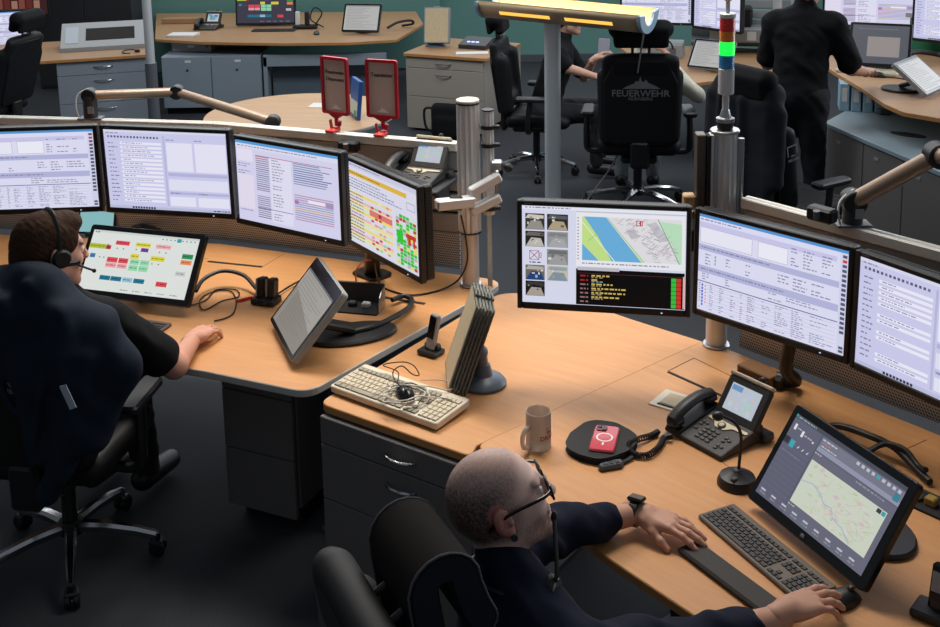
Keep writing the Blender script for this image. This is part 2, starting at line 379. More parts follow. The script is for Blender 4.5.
# ------------------------------------------------------------------ drawer units below
def arc_handle(L, out, r=0.005, n=10):
    """bow handle, bulging towards -y, centred at origin along x"""
    return [(-L / 2 + L * k / n, -out * math.sin(PI * k / n) ** .6, 0) for k in range(n + 1)]
def drawer_unit(name, label, p0, p1, depth, ztop, heights, m, handles=True, plinth=0.06, gap=0.004, group=None, hl=0.13, hpos=0.5):
    """p0->p1: left and right foot of the front seen from the front; body behind"""
    p0, p1 = Vector(p0[:2]), Vector(p1[:2]); d = p1 - p0; W = d.length; ang = math.atan2(d.y, d.x)
    t = thing(name, label, 'cabinet', (p0.x, p0.y, 0), ang, group)
    MB().box((W / 2, depth / 2 + 0.01, (ztop + plinth) / 2), (W, depth - 0.02, ztop - plinth), bev=0.003).build('body', m, t)
    MB().box((W / 2, depth / 2 + 0.03, plinth / 2), (W - 0.06, depth - 0.08, plinth)).build('plinth', GAPM, t)
    z = ztop
    for h in heights:
        f = MB().box((W / 2, 0, z - h / 2), (W - 0.006, 0.02, h - gap), bev=0.003).build('drawer', m, t)
        if handles:
            MB().tube(arc_handle(hl, 0.028), 0.0055, 8, T(W * hpos, -0.010, z - min(h / 2, 0.055))).build('handle', CHROME, f)
        z -= h
    return t
drawer_unit('drawer_unit', 'dark grey three-drawer unit with bow handles under the beige keyboard', (-0.545, 3.745), (0.0, 3.36), 0.80, DZ - 0.036, (0.105, 0.21, 0.315), CABD, hpos=0.54)
drawer_unit('drawer_unit', 'dark drawer unit in shade under the end of the left worktop', (-1.0, 4.235), (-0.70, 4.095), 0.62, DZ - 0.036, (0.13, 0.25, 0.25), CABD, handles=False, plinth=0.1)
# dark side panel of the left desk beside the gap
e = Vector((0.15 + 0.60, 4.87 - 3.835)); e.normalize()
sp_ = thing('desk_side_panel', 'dark blue side panel carrying the end of the left worktop', 'panel', (-0.60, 4.05, 0), math.atan2(e.y, e.x))
MB().box((0.5, 0.03, 0.345), (0.86, 0.03, 0.66), bev=0.003).build('panel', mat('navy_laminate', (40, 56, 84), 0.5), sp_)
MB().box((0.5, 0.03, 0.0075), (0.9, 0.06, 0.015), bev=0.003).build('foot_rail', MGREY, sp_)
def column_leg(label, loc, z, rz=0.0):
    t = thing('lifting_column', label, 'lifting column', loc, rz)
    MB().box((0, 0, 0.02), (0.09, 0.62, 0.04), bev=0.01).build('foot', DGREY, t)
    MB().box((0, 0, z * .32), (0.09, 0.11, z * .56), bev=0.008).build('outer_column', DGREY, t)
    MB().box((0, 0, z * .78), (0.07, 0.09, z * .44), bev=0.006).build('inner_column', MGREY, t)
column_leg('lifting column leg under the right worktop beyond the keyboard', (1.25, 2.55, 0), DZ - 0.03, R(-48))
column_leg('lifting column leg under the right worktop below the desk phone', (0.72, 3.55, 0), DZ - 0.03, R(-48))
column_leg('lifting column leg under the left worktop by the edge of the frame', (-2.75, 5.1, 0), DZ - 0.03, R(-8))

# ------------------------------------------------------------------ partitions behind the monitors
MESHM = perforated('perforated_panel', (186, 184, 180), (52, 52, 52), 0.011)
SLATM = mat('partition_slat_grey', (160, 160, 158), 0.45, 0.4)
RAILM = mat('partition_rail', (222, 218, 210), 0.4, 0.2)
def partition(label, path, z0, z1, zmesh, slats):
    t = thing('partition_screen', label, 'partition', (path[0][0], path[0][1], z0))
    o = Vector((path[0][0], path[0][1], z0))
    for a, b in zip(path[:-1], path[1:]):
        a, b = Vector((*a, 0)) - Vector((o.x, o.y, 0)), Vector((*b, 0)) - Vector((o.x, o.y, 0)); d = b - a; ang = math.atan2(d.y, d.x); L = d.length
        pan = MB().box((L / 2, 0, (zmesh - z0) / 2), (L, 0.012, zmesh - z0)).build('mesh_panel', MESHM, t)
        pan.location = a; pan.rotation_euler = (0, 0, ang)
        h = (z1 - 0.04 - zmesh) / slats
        for i in range(slats):
            MB().box((L / 2, 0, zmesh - z0 + h * (i + .5)), (L, 0.022, h - 0.012), T(a) @ rotz(ang), 0.004).build('slat', SLATM, t)
        MB().box((L / 2, 0.012, zmesh - z0 + (z1 - 0.04 - zmesh) / 2), (L, 0.006, z1 - 0.04 - zmesh), T(a) @ rotz(ang)).build('backing', GAPM, t)
        rl = MB().box((L / 2, -0.014, z1 - z0 - 0.02), (L, 0.02, 0.04), T(a) @ rotz(ang), 0.004).box((L / 2, 0.014, z1 - z0 - 0.02), (L, 0.02, 0.04), T(a) @ rotz(ang), 0.004).build('top_rail', RAILM, t)
        MB().box((L / 2, 0, z1 - z0 - 0.022), (L, 0.008, 0.036), T(a) @ rotz(ang)).build('rail_groove', GAPM, t)
    return t
def lerp_px(p, Y, z): return at(*p, z)
PL = [(-3.2, 5.86), (-1.26, 5.50), (-0.06, 5.03)]
ZP = 1.33
partition('perforated grey partition with aluminium top rail behind the left row of monitors', PL, DZ, ZP, DZ + 0.17, 4)
PR = [(1.02, 4.155), (1.66, 3.40), (2.3, 2.62)]
partition('perforated grey partition with aluminium top rail behind the right row of monitors', PR, DZ, ZP, DZ + 0.17, 4)

# ------------------------------------------------------------------ aluminium posts
def fluted(r, n=28, d=0.004):
    return [((r - (d if k % 2 else 0)) * math.cos(2 * PI * k / (2 * n)), (r - (d if k % 2 else 0)) * math.sin(2 * PI * k / (2 * n))) for k in range(2 * n)]
p = at(471, 285, DZ); zt = atY(470, 99, p.y).z
post = thing('equipment_post', 'fluted aluminium post with side tube and parallel arms at the left worktop end', 'post', (p.x, p.y, DZ))
H = zt - DZ
MB().cyl((0, 0, 0), 0.038, 0.26, 24).build('lower_tube', ALU, post)
MB().prism(fluted(0.05, 14, 0.005), 0.25, H - 0.012, smooth=False).build('fluted_column', ALU, post)
MB().cyl((0, 0, H - 0.012), 0.05, 0.012, 28, ch=0.003).build('cap', mat('pale_cap', (222, 210, 190), 0.5), post)
MB().cyl((0, 0, H - 0.02), 0.0505, 0.006, 28).build('cap_ring', BLACK, post)
MB().cyl((0, 0, 0.247), 0.0515, 0.006, 28).build('lower_ring', BLACK, post)
MB().cyl((0, 0, 0), 0.05, 0.012, 24, ch=0.003).build('foot_ring', STEEL, post)
stx = 0.085
MB().prism(fluted(0.026, 10, 0.003), 0.33, H - 0.05, T(stx, -0.01, 0)).build('side_tube', ALU, post)
MB().cyl((stx, -0.01, H - 0.05), 0.027, 0.006, 20).build('side_tube_cap', BLACK, post)
MB().box((stx, -0.008, 0.165), (0.022, 0.02, 0.33), bev=0.003).build('side_rail', mat('pale_blue_rail', (160, 184, 206), 0.35, 0.5), post)
for zz in (H - 0.13, H - 0.21, 0.35):
    MB().cyl((stx, -0.01, zz), 0.031, 0.016, 20).box((stx + 0.036, -0.01, zz + 0.008), (0.03, 0.02, 0.016), bev=0.003).build('clamp', BLACK, post)
kn = MB().box((stx + 0.035, -0.02, H - 0.29), (0.055, 0.04, 0.045), bev=0.008).build('knuckle', STEEL, post)
MB().ball((stx + 0.085, -0.03, H - 0.30), 0.02).build('knob', BLACK, post)
# two parallel flat arms and the link to the monitor
def bar(mb, a, b, w, h, bev=0.006, M=None):
    a, b = Vector(a), Vector(b); d = b - a; L = d.length; ang = math.atan2(d.y, d.x); el = math.asin(max(-1, min(1, d.z / L)))
    MM = T((a + b) / 2) @ rotz(ang) @ roty(-el)
    if M is not None: MM = M @ MM
    return mb.box((0, 0, 0), (L, w, h), MM, bev)
def loc_of(px, py, Y): return atY(px, py, Y) - Vector((p.x, p.y, DZ))
for y0, y1 in ((193, 176), (212, 197)):
    a, b = loc_of(470, y0, p.y - 0.14), loc_of(500, y1, p.y - 0.10)
    bar(MB(), a, b, 0.045, 0.04).build('parallel_arm', ALU, post)
bar(MB(), loc_of(497, 170, p.y - 0.09), loc_of(497, 205, p.y - 0.09), 0.02, 0.02).build('arm_pivot', STEEL, post)
bar(MB(), loc_of(474, 201, p.y - 0.14), loc_of(436, 205, p.y - 0.20), 0.05, 0.045).build('monitor_arm', ALU, post)
bar(MB(), loc_of(456, 196, p.y - 0.17), loc_of(456, 210, p.y - 0.17), 0.022, 0.055).build('arm_band', BLACK, post)

p2 = at(716, 345, DZ); zt2 = atY(722, 130, p2.y).z; H2 = zt2 - DZ
post2 = thing('equipment_post', 'aluminium profile post carrying the signal tower beside the map monitor', 'post', (p2.x, p2.y, DZ))
MB().cyl((0, 0, 0), 0.04, 0.3, 28).build('lower_tube', ALU, post2)
MB().cyl((0, 0, 0), 0.052, 0.01, 24, ch=0.003).build('foot_ring', STEEL, post2)
MB().prism(fluted(0.048, 14, 0.005), 0.29, H2 - 0.008, T(0.015, 0, 0)).build('fluted_column', ALU, post2)
MB().cyl((0.015, 0, H2 - 0.008), 0.055, 0.012, 28, ch=0.003).build('cap_plate', STEEL, post2)
MB().box((-0.075, 0.0, H2 / 2 + 0.12), (0.035, 0.06, H2 - 0.26), bev=0.004).build('square_profile', mat('dark_bronze_profile', (92, 84, 76), 0.4, 0.5), post2)
MB().box((-0.05, -0.02, H2 / 2 + 0.12), (0.012, 0.05, H2 - 0.26), bev=0.002).build('profile_insert', GAPM, post2)
MB().box((-0.038, -0.012, H2 / 2 + 0.12), (0.012, 0.05, H2 - 0.26), bev=0.002).build('profile_strip', ALU, post2)
MB().cyl((0.075, -0.01, 0.30), 0.011, H2 - 0.33, 14).build('side_pipe', STEEL, post2)
MB().cyl((0.075, -0.01, 0.44), 0.02, 0.02, 14).build('pipe_clamp', BLACK, post2)
MB().box((-0.115, 0, H2 - 0.27), (0.045, 0.05, 0.05), bev=0.006).build('side_block', mat('tan_block', (176, 144, 104), 0.5), post2)
bar(MB(), (-0.30, 0.05, H2 - 0.42), (-0.09, 0.02, H2 - 0.33), 0.03, 0.03).build('brace', mat('tan_brace', (190, 160, 124), 0.45, 0.3), post2)
# signal tower
st = thing('signal_tower', 'signal tower of red, orange, lit green and blue lamps on the post', 'signal light', (p2.x + 0.015, p2.y, zt2 + 0.0045))
def glow(name, rgb, s):
    if name in _M: return _M[name]
    m = mat(name, rgb, 0.25); b = m.node_tree.nodes['Principled BSDF']; b.inputs['Emission Color'].default_value = (*lin(rgb), 1); b.inputs['Emission Strength'].default_value = s; return m
def zpx(y): return atY(722, y, p2.y).z - (zt2 + 0.0045)
MB().cyl((0, 0, 0), 0.03, 0.03, 24, ch=0.004).build('base', BLACK, st)
MB().lathe([(0.034, 0.028), (0.034, 0.042), (0.022, 0.046), (0.016, 0.07), (0.0135, 0.075)], 24).build('base_flange', STEEL, st)
MB().cyl((0, 0, 0.07), 0.0125, zpx(94) - 0.07, 18).build('stem', ALU, st)
MB().cyl((0, 0, zpx(94)), 0.029, zpx(68) - zpx(94), 24, ch=0.003).build('housing', ALU, st)
segs = [(68, 55, 'blue_lamp', (36, 128, 190), 0.0), (55, 41.5, 'green_lamp', (20, 225, 70), 1.3), (41.5, 31, 'orange_lamp', (224, 132, 40), 0.0), (31, 18, 'red_lamp', (206, 36, 34), 0.0)]
for y0, y1, nm, rgb, s in segs:
    z0, z1 = zpx(y0), zpx(y1); h = z1 - z0; pr = [(0.0285, 0.001)]
    for k in range(6): pr += [(0.029, h * (k + .2) / 6), (0.0272, h * (k + .9) / 6)]
    MB().lathe(pr, 24, T(0, 0, z0)).build(nm, glow(nm, rgb, s), st)
MB().cyl((0, 0, zpx(18)), 0.0295, zpx(13) - zpx(18), 24, ch=0.003).cyl((0, 0, zpx(13)), 0.008, 0.10, 14).build('top_cap', ALU, st)
MB().cyl((0, 0, zpx(13) + 0.045), 0.016, 0.03, 16, ch=0.005).build('top_knob', mat('tan_knob', (190, 150, 120), 0.5), st)
# ------------------------------------------------------------------ displays
class Screen:
    """display picture as flat glowing tiles; u to the right, v downwards, both 0..1"""
    def __init__(s, W, H, base): s.W, s.H, s.v, s.f, s.c = W, H, [], [], []; s.rect(0, 0, 1, 1, base, 0)
    def pt(s, u, v, lv): return ((u - .5) * s.W, -0.00025 * lv, (.5 - v) * s.H)
    def poly(s, pts, rgb, lv=1):
        o = len(s.v); s.v += [s.pt(u, v, lv) for u, v in pts]; s.f.append(tuple(range(o, o + len(pts)))); s.c.append(lin(rgb))
    def rect(s, u0, v0, u1, v1, rgb, lv=1): s.poly([(u0, v1), (u1, v1), (u1, v0), (u0, v0)], rgb, lv)
    def line(s, a, b, w, rgb, lv=2):
        dx, dy = (b[0] - a[0]) * s.W, (b[1] - a[1]) * s.H; L = math.hypot(dx, dy) or 1; nx, ny = -dy / L * w / s.W, dx / L * w / s.H
        pts = [(a[0] + nx, a[1] + ny), (b[0] + nx, b[1] + ny), (b[0] - nx, b[1] - ny), (a[0] - nx, a[1] - ny)]
        s.poly(pts, rgb, lv)
    def words(s, u0, v, u1, h, rgb=(110, 112, 130), lv=3, rnd=random, fill=.75):
        u = u0
        while u < u1 - .004:
            w = rnd.uniform(.008, .035); s.rect(u, v, min(u + w, u1), v + h, rgb, lv); u += w + rnd.uniform(.004, .008) / fill
    def rows(s, u0, v0, u1, v1, n, cols, rgb=(120, 122, 140), lv=3, seed=1, p=.8):
        rn = random.Random(seed); h = (v1 - v0) / n
        for i in range(n):
            for a, b in cols:
                if rn.random() < p: s.words(a, v0 + h * (i + .3), a + (b - a) * rn.uniform(.4, 1), h * .36, rgb, lv, rn)
    def frame(s, u0, v0, u1, v1, w, rgb, lv=3):
        wu, wv = w, w * s.W / s.H
        s.rect(u0, v0, u1, v0 + wv, rgb, lv); s.rect(u0, v1 - wv, u1, v1, rgb, lv); s.rect(u0, v0 + wv, u0 + wu, v1 - wv, rgb, lv); s.rect(u1 - wu, v0 + wv, u1, v1 - wv, rgb, lv)
    def build(s, parent, m, M, name='screen'):
        me = bpy.data.meshes.new(name); me.from_pydata([M @ Vector(v) for v in s.v], [], s.f); me.update(); set_col(me, s.c)
        return link(name, me, m, parent)
SCR = emit_attr('display_glow', 0.92)
SCRDIM = emit_attr('display_glow_dim', 0.75, 0.2)
LAV, LAV2, PALE, DK = (204, 202, 238), (182, 184, 222), (224, 224, 247), (138, 140, 172)
def c_dispatch(W, H, seed):
    s = Screen(W, H, PALE); rn = random.Random(seed)
    s.rect(0, 0, 1, .03, (88, 150, 214)); s.words(.01, .045, .3, .012, DK, 3, rn)
    s.rect(.0, .08, .93, .13, LAV); s.rect(.01, .13, .38, .29, (236, 236, 250), 2); s.frame(.01, .13, .38, .29, .002, DK)
    s.rect(.42, .13, .62, .29, (240, 240, 252), 2); s.frame(.42, .13, .62, .29, .002, (150, 150, 180)); s.rows(.64, .10, .92, .29, 6, [(.64, .70), (.72, .82), (.84, .91)], DK, 3, seed)
    s.rect(0, .31, .95, .37, LAV2); s.words(.02, .33, .5, .014, DK, 3, rn)
    s.rows(.0, .39, .94, .52, 4, [(.05, .1), (.2, .24), (.34, .38), (.56, .64), (.66, .76), (.78, .92)], DK, 3, seed + 1)
    s.rect(0, .53, .95, .60, LAV2); s.words(.02, .555, .6, .014, DK, 3, rn)
    s.rows(.0, .60, .94, .68, 3, [(.03, .1), (.2, .24), (.5, .6), (.62, .9)], DK, 3, seed + 2)
    s.rect(0, .69, .95, .70, (110, 120, 160), 2)
    s.rows(.0, .71, .94, .98, 13, [(.01, .03), (.09, .12), (.16, .2), (.24, .28), (.31, .33), (.36, .42), (.46, .52), (.55, .64), (.66, .76), (.78, .93)], DK, 3, seed + 3, .85)
    for i in range(7): s.rect(.07, .715 + i * .038, .94, .728 + i * .038, (214, 214, 240), 2)
    for i in range(7): s.rect(.03, .72 + i * .034, .042, .745 + i * .034, (70, 110, 210) if seed % 2 else (190, 190, 220), 4)
    for i in range(6): s.rect(.055, .73 + i * .034, .062, .745 + i * .034, (220, 80, 70) if seed % 2 else (160, 160, 190), 4)
    if seed % 2:
        for i in range(3): s.rect(.12, .40 + i * .035, .128, .425 + i * .035, (70, 170, 80), 4)
    s.rect(.952, .03, 1, 1, (214, 216, 240), 2)
    for i in range(17): s.rect(.965, .05 + i * .045, .992, .078 + i * .045, (220, 60, 70) if i == 1 else (90, 92, 120), 3)
    for i in range(2): s.rect(.965, .92 + i * .035, .992, .945 + i * .035, (90, 92, 120), 3)
    return s
def c_form(W, H, seed):
    s = Screen(W, H, (206, 206, 240)); rn = random.Random(seed)
    s.rect(0, 0, 1, .03, (220, 222, 244)); s.words(.02, .035, .12, .012, DK, 3, rn)
    for i in range(16): s.rect(.03 + i * .027, .075, .046 + i * .027, .10, (90, 90, 110) if i % 5 else (120, 120, 150), 3)
    for i in range(15):
        v = .15 + i * .052; s.words(.03, v + .012, .03 + rn.uniform(.04, .08), .012, (120, 122, 150), 3, rn)
        if rn.random() < .85: s.rect(.13, v, .47, v + .03, (238, 238, 252), 2); s.words(.15, v + .008, rn.uniform(.2, .44), .01, DK, 3, rn)
    s.rect(.485, .06, .5, .95, (186, 188, 222), 2)
    s.rect(.51, .14, .72, .50, (232, 232, 250), 2); s.rect(.74, .14, .99, .50, (232, 232, 250), 2)
    s.words(.51, .10, .58, .012, DK, 3, rn); s.words(.74, .10, .80, .012, DK, 3, rn); s.rect(.51, .52, .99, .56, LAV2, 2); s.rect(.51, .60, .99, .74, (228, 228, 248), 2)
    s.rect(.51, .76, .99, .79, LAV2, 2); s.words(.52, .77, .6, .012, DK, 3, rn); s.words(.75, .77, .82, .012, DK, 3, rn)
    s.rect(.51, .82, .72, .94, (232, 232, 250), 2); s.rect(.74, .82, .99, .94, (232, 232, 250), 2)
    s.rect(0, .965, 1, 1, (190, 194, 224), 2)
    for i in range(9): s.rect(.19 + i * .022, .97, .205 + i * .022, .995, (40, 40, 60), 3)
    s.words(.86, .975, .99, .012, (40, 40, 60), 3, rn)
    return s
def c_list(W, H, seed):
    s = Screen(W, H, (216, 214, 242)); rn = random.Random(seed)
    s.rect(0, 0, 1, .035, (90, 160, 220)); s.rect(0, .035, 1, .09, (224, 224, 246)); s.words(.02, .055, .8, .012, DK, 3, rn)
    s.rect(.01, .1, .17, .25, (232, 228, 246), 2); s.rows(.02, .27, .17, .42, 5, [(.02, .15)], DK, 3, seed); s.rect(.01, .42, .17, .84, (230, 224, 242), 2); s.words(.02, .86, .15, .012, DK, 3, rn)
    for i in range(30):
        v = .16 + i * .026; c = rn.choice([(150, 150, 180), (120, 120, 160), (166, 130, 150), (130, 140, 170)])
        if i not in (17, 18): s.rect(.2, v, .33, v + .012, c, 2)
    s.rect(.34, .16, .55, .96, (228, 226, 246), 2); s.rows(.36, .17, .54, .94, 22, [(.36, .5)], (150, 150, 176), 3, seed + 1)
    for i in range(10):
        v = .17 + i * .027; s.rect(.57, v, .57 + rn.uniform(.25, .37), v + .013, rn.choice([(150, 150, 180), (116, 124, 168), (120, 150, 180)]), 2)
    for i in range(12):
        v = .55 + i * .027; s.rect(.57, v, .94, v + .013, rn.choice([(170, 170, 200), (200, 180, 110), (150, 160, 200), (190, 150, 180)]), 2)
    s.rect(.57, .62, .61, .665, (190, 110, 190), 3); s.rect(.87, .58, .94, .65, (170, 150, 190), 3); s.rect(.70, .59, .86, .63, (238, 236, 250), 3)
    s.rect(.2, .80, .55, .808, (100, 110, 160), 3); s.rect(.2, .56, .33, .565, (210, 110, 130), 3); s.rect(.2, .66, .33, .665, (210, 110, 130), 3)
    s.rect(.2, .155, .94, .163, (190, 110, 130), 3)
    return s
def c_matrix(W, H, seed):
    s = Screen(W, H, (222, 222, 240)); rn = random.Random(seed)
    s.rect(0, .0, 1, .06, (206, 208, 232)); s.words(.02, .02, .5, .014, DK, 3, rn); s.rect(.02, .10, .86, .155, (226, 184, 70), 2); s.words(.04, .12, .5, .014, (150, 110, 40), 3, rn)
    for i in range(4): s.words(.04, .19 + i * .035, .5 + .1 * i, .014, DK, 3, rn)
    for i in range(15):
        v = .36 + i * .04; c = [(238, 220, 120), (220, 220, 236), (230, 190, 190), (236, 226, 150), (214, 230, 214)][i % 5]
        s.rect(.02, v, .66, v + .034, c, 2); s.words(.03, v + .01, .25, .014, (120, 110, 110), 3, rn)
        for k in range(5):
            if rn.random() < .5: s.rect(.36 + k * .055, v + .004, .40 + k * .055, v + .03, rn.choice([(230, 150, 150), (150, 210, 150), (240, 210, 90), (200, 60, 70), (226, 226, 240)]), 4)
    s.rect(.34, .49, .66, .56, (220, 120, 120), 5); s.rect(.47, .5, .51, .54, (170, 40, 50), 6)
    s.rect(.70, .36, .98, .98, (214, 224, 224), 2)
    for i in range(15):
        for k in range(6):
            if rn.random() < .72: s.rect(.71 + k * .045, .37 + i * .04, .75 + k * .045, .405 + i * .04, rn.choice([(60, 200, 70), (40, 190, 60), (60, 200, 70), (200, 60, 60), (230, 220, 90), (180, 180, 190)]), 3)
    s.rect(.72, .56, .80, .70, (40, 196, 60), 5); s.rect(.84, .56, .97, .61, (200, 50, 50), 5); s.rect(.865, .61, .90, .69, (200, 50, 50), 5); s.rect(.93, .61, .955, .70, (200, 50, 50), 5)
    s.frame(.86, .19, .97, .28, .006, (170, 170, 200), 4)
    return s
def c_map(W, H, seed):
    s = Screen(W, H, (218, 220, 240)); rn = random.Random(seed)
    s.rect(0, 0, 1, .035, (232, 234, 246)); s.words(.02, .012, .3, .012, DK, 3, rn)
    pics = [(.02, .08, .14, .245), (.155, .08, .285, .245), (.02, .26, .14, .42), (.155, .26, .285, .42), (.155, .44, .285, .60), (.02, .61, .14, .765), (.155, .61, .285, .765), (.02, .775, .14, .93)]
    tones = [[(60, 56, 52), (150, 146, 140), (206, 200, 188)], [(44, 44, 46), (176, 160, 130), (90, 92, 96)], [(40, 38, 36), (190, 186, 178), (110, 104, 98)], [(150, 152, 154), (168, 170, 172), (130, 132, 136)],
             [(138, 138, 140), (160, 160, 162), (112, 112, 114)], [(110, 104, 96), (36, 66, 122), (180, 176, 168)], [(196, 190, 176), (132, 148, 162), (150, 162, 172)], [(26, 26, 28), (170, 160, 150), (60, 58, 56)]]
    for (u0, v0, u1, v1), (a, b, c) in zip(pics, tones):
        s.rect(u0, v0, u1, v1, a, 1); du, dv = u1 - u0, v1 - v0
        s.poly([(u0 + du * .02, v1 - dv * .02), (u0 + du * .98, v1 - dv * .02), (u0 + du * .8, v0 + dv * .45), (u0 + du * .3, v0 + dv * .42)], b, 2)
        s.poly([(u0 + du * .0, v0 + dv * .3), (u0 + du * .95, v0 + dv * .3), (u0 + du * .95, v0 + dv * .1), (u0 + du * .15, v0 + dv * .05)], c, 3)
        for k in range(6):
            x, y = u0 + du * rn.uniform(.05, .8), v0 + dv * rn.uniform(.15, .75); s.rect(x, y, x + du * rn.uniform(.04, .16), y + dv * rn.uniform(.05, .2), rn.choice([a, b, c, (220, 216, 206)]), 4)
    cr = (150, 40, 46); s.frame(.045, .46, .105, .555, .003, cr); s.line((.045, .46), (.105, .555), .0011, cr); s.line((.045, .555), (.105, .46), .0011, cr); s.frame(.108, .48, .12, .535, .003, cr); s.words(.045, .575, .115, .012, (60, 60, 70), 3, rn)
    # map window
    s.rect(.335, .02, .995, .60, (236, 236, 242), 1); s.rect(.335, .035, .995, .05, (200, 202, 220), 2)
    mu0, mv0, mu1, mv1 = .372, .09, .975, .535
    mp = lambda x, y: (mu0 + (mu1 - mu0) * x, mv0 + (mv1 - mv0) * y)
    s.poly([mp(0, 0), mp(1, 0), mp(1, 1), mp(0, 1)][::-1], (226, 224, 228), 2)
    s.poly([mp(*q) for q in ((0, .0), (.22, 0), (.62, 1), (.0, 1))][::-1], (196, 226, 140), 3)
    s.poly([mp(*q) for q in ((.02, 0), (.24, 0), (.60, 1), (.30, 1), (.16, .45))][::-1], (108, 176, 222), 4)
    s.poly([mp(*q) for q in ((0, .62), (.17, 1), (0, 1))][::-1], (108, 176, 222), 4)
    s.line(mp(0, .12), mp(.33, 1), .0013, (240, 244, 220), 5); s.line(mp(.2, .3), mp(.06, .55), .0010, (150, 190, 100), 5); s.line(mp(.25, 0), mp(.63, 1), .0013, (150, 200, 120), 5)
    s.poly([mp(*q) for q in ((.77, .05), (1, .1), (1, 1), (.97, 1))][::-1], (188, 226, 192), 3)
    s.poly([mp(*q) for q in ((.66, .12), (.74, .06), (.88, .48), (.78, .52))][::-1], (198, 198, 204), 4); s.poly([mp(*q) for q in ((.44, .3), (.52, .24), (.58, .42), (.50, .48))][::-1], (190, 190, 196), 4)
    s.line(mp(.76, 0), mp(.98, 1), .0012, (130, 140, 140), 5)
    for k in range(150):
        t = rn.uniform(0, 1); x = .30 + .4 * t + rn.uniform(0, .34); y = t * .9 + rn.uniform(-.05, .1)
        if 0 < y < .97 and x < .93: a = rn.choice([.5, -1.2]); l = rn.uniform(.02, .07); s.line(mp(x, y), mp(min(.97, x + l), min(.98, max(.01, y + l * a * 1.6))), .0008, rn.choice([(180, 176, 186), (206, 190, 200), (160, 160, 172)]), 5)
    for k in range(10): s.rect(*mp(.53 + rn.uniform(0, .05), .05 + rn.uniform(0, .1)), *mp(.54 + rn.uniform(.02, .06), .08 + rn.uniform(.0, .1)), (190, 60, 76), 6) if k < 3 else None
    s.frame(*mp(.545, .05), *mp(.61, .17), .004, (186, 60, 80), 7)
    s.words(mu0, .56, .9, .012, (140, 142, 160), 3, rn)
    for i in range(14): s.rect(.342, .1 + i * .032, .352, .112 + i * .032, (150, 150, 170), 3)
    # status list
    s.rect(.335, .625, .995, .995, (8, 8, 10), 1); s.rect(.345, .605, .60, .64, (190, 190, 200), 2); s.rect(.985, .66, .998, .985, (226, 180, 180), 3); s.rect(.345, .665, .985, .672, (70, 40, 44), 3)
    for i in range(7):
        v = .68 + i * .044
        s.rect(.915, v, .945, v + .04, (60, 190, 70), 3); s.rect(.948, v, .975, v + .04, (214, 52, 44), 3)
        s.words(.36, v + .008, .41, .016, (170, 40, 40) if i < 2 else (150, 110, 110), 3, rn)
        if i < 6: s.words(.43, v + .004, [.54, .47, .56, .64, .64, .60][i], .016, (206, 180, 90), 3, rn); s.words(.43, v + .024, .50, .012, (120, 160, 170) if i == 1 else (150, 140, 110), 3, rn)
    return s
def c_touch(W, H, seed, base=(226, 230, 226)):
    s = Screen(W, H, base); rn = random.Random(seed); d = sum(base) < 300
    s.rect(0, 0, 1, .035, tuple(x * .93 for x in base), 1)
    for i in range(9): s.rect(.66 + i * .037, .05, .675 + i * .037, .07, (110, 160, 160), 3)
    s.rect(.80, .03, .84, .09, (60, 160, 170), 4); s.words(.02, .025, .06, .02, (90, 120, 120), 3, rn)
    tiles = [(.24, .15, .37, .22, (222, 76, 88)), (.43, .15, .57, .22, (222, 214, 66)), (.62, .15, .76, .22, (240, 176, 180)), (.0, .23, .16, .31, (178, 194, 60)), (.16, .24, .205, .31, (180, 50, 62)), (.49, .235, .56, .30, (122, 70, 170)), (.165, .22, .18, .235, (180, 60, 66)),
             (.03, .40, .08, .47, (60, 130, 170)), (.41, .345, .49, .425, (222, 214, 66)), (.60, .35, .73, .43, (222, 214, 66)), (.88, .265, .98, .345, (48, 150, 92)), (.88, .365, .98, .44, (238, 140, 90)),
             (.20, .435, .30, .52, (224, 78, 86)), (.31, .435, .40, .52, (224, 78, 86)), (.20, .53, .30, .605, (240, 160, 168)), (.31, .53, .40, .605, (240, 160, 168)), (.42, .435, .505, .52, (150, 220, 176)), (.515, .435, .60, .52, (150, 220, 176)), (.42, .53, .505, .625, (150, 220, 176)), (.515, .53, .60, .625, (150, 220, 176)),
             (.18, .745, .28, .82, (38, 120, 146)), (.285, .745, .385, .82, (38, 120, 146)), (.395, .745, .49, .82, (150, 196, 214)), (.50, .745, .60, .82, (38, 120, 146)), (.71, .755, .81, .835, (224, 74, 84)), (.86, .56, .95, .63, (200, 202, 204))]
    for u0, v0, u1, v1, c in tiles: s.rect(u0, v0, u1, v1, c, 2); s.words(u0 + .01, (v0 + v1) / 2 - .008, u1 - .01, .014, tuple(x * .6 for x in c), 3, rn)
    for u, v in ((.26, .27), (.32, .27), (.66, .27), (.72, .27), (.12, .44), (.16, .44), (.62, .47), (.68, .47), (.44, .26)): s.rect(u, v, u + .012, v + .02, (120, 120, 120), 3)
    for i in range(5): s.words(.40 + i * .115, .945, .47 + i * .115, .016, (150, 154, 150), 3, rn)
    return s
def c_doc(W, H, seed):
    s = Screen(W, H, (150, 144, 136)); rn = random.Random(seed)
    s.rect(0, 0, 1, .03, (110, 112, 116)); s.poly([(.0, .03), (1, .03), (1, .62), (.0, .35)][::-1], (176, 172, 166), 1)
    for i in range(16): s.words(.08, .06 + i * .055, rn.uniform(.5, .95), .01, (128, 124, 120), 3, rn)
    s.rect(.06, .03, .09, .98, (168, 166, 162), 2)
    return s
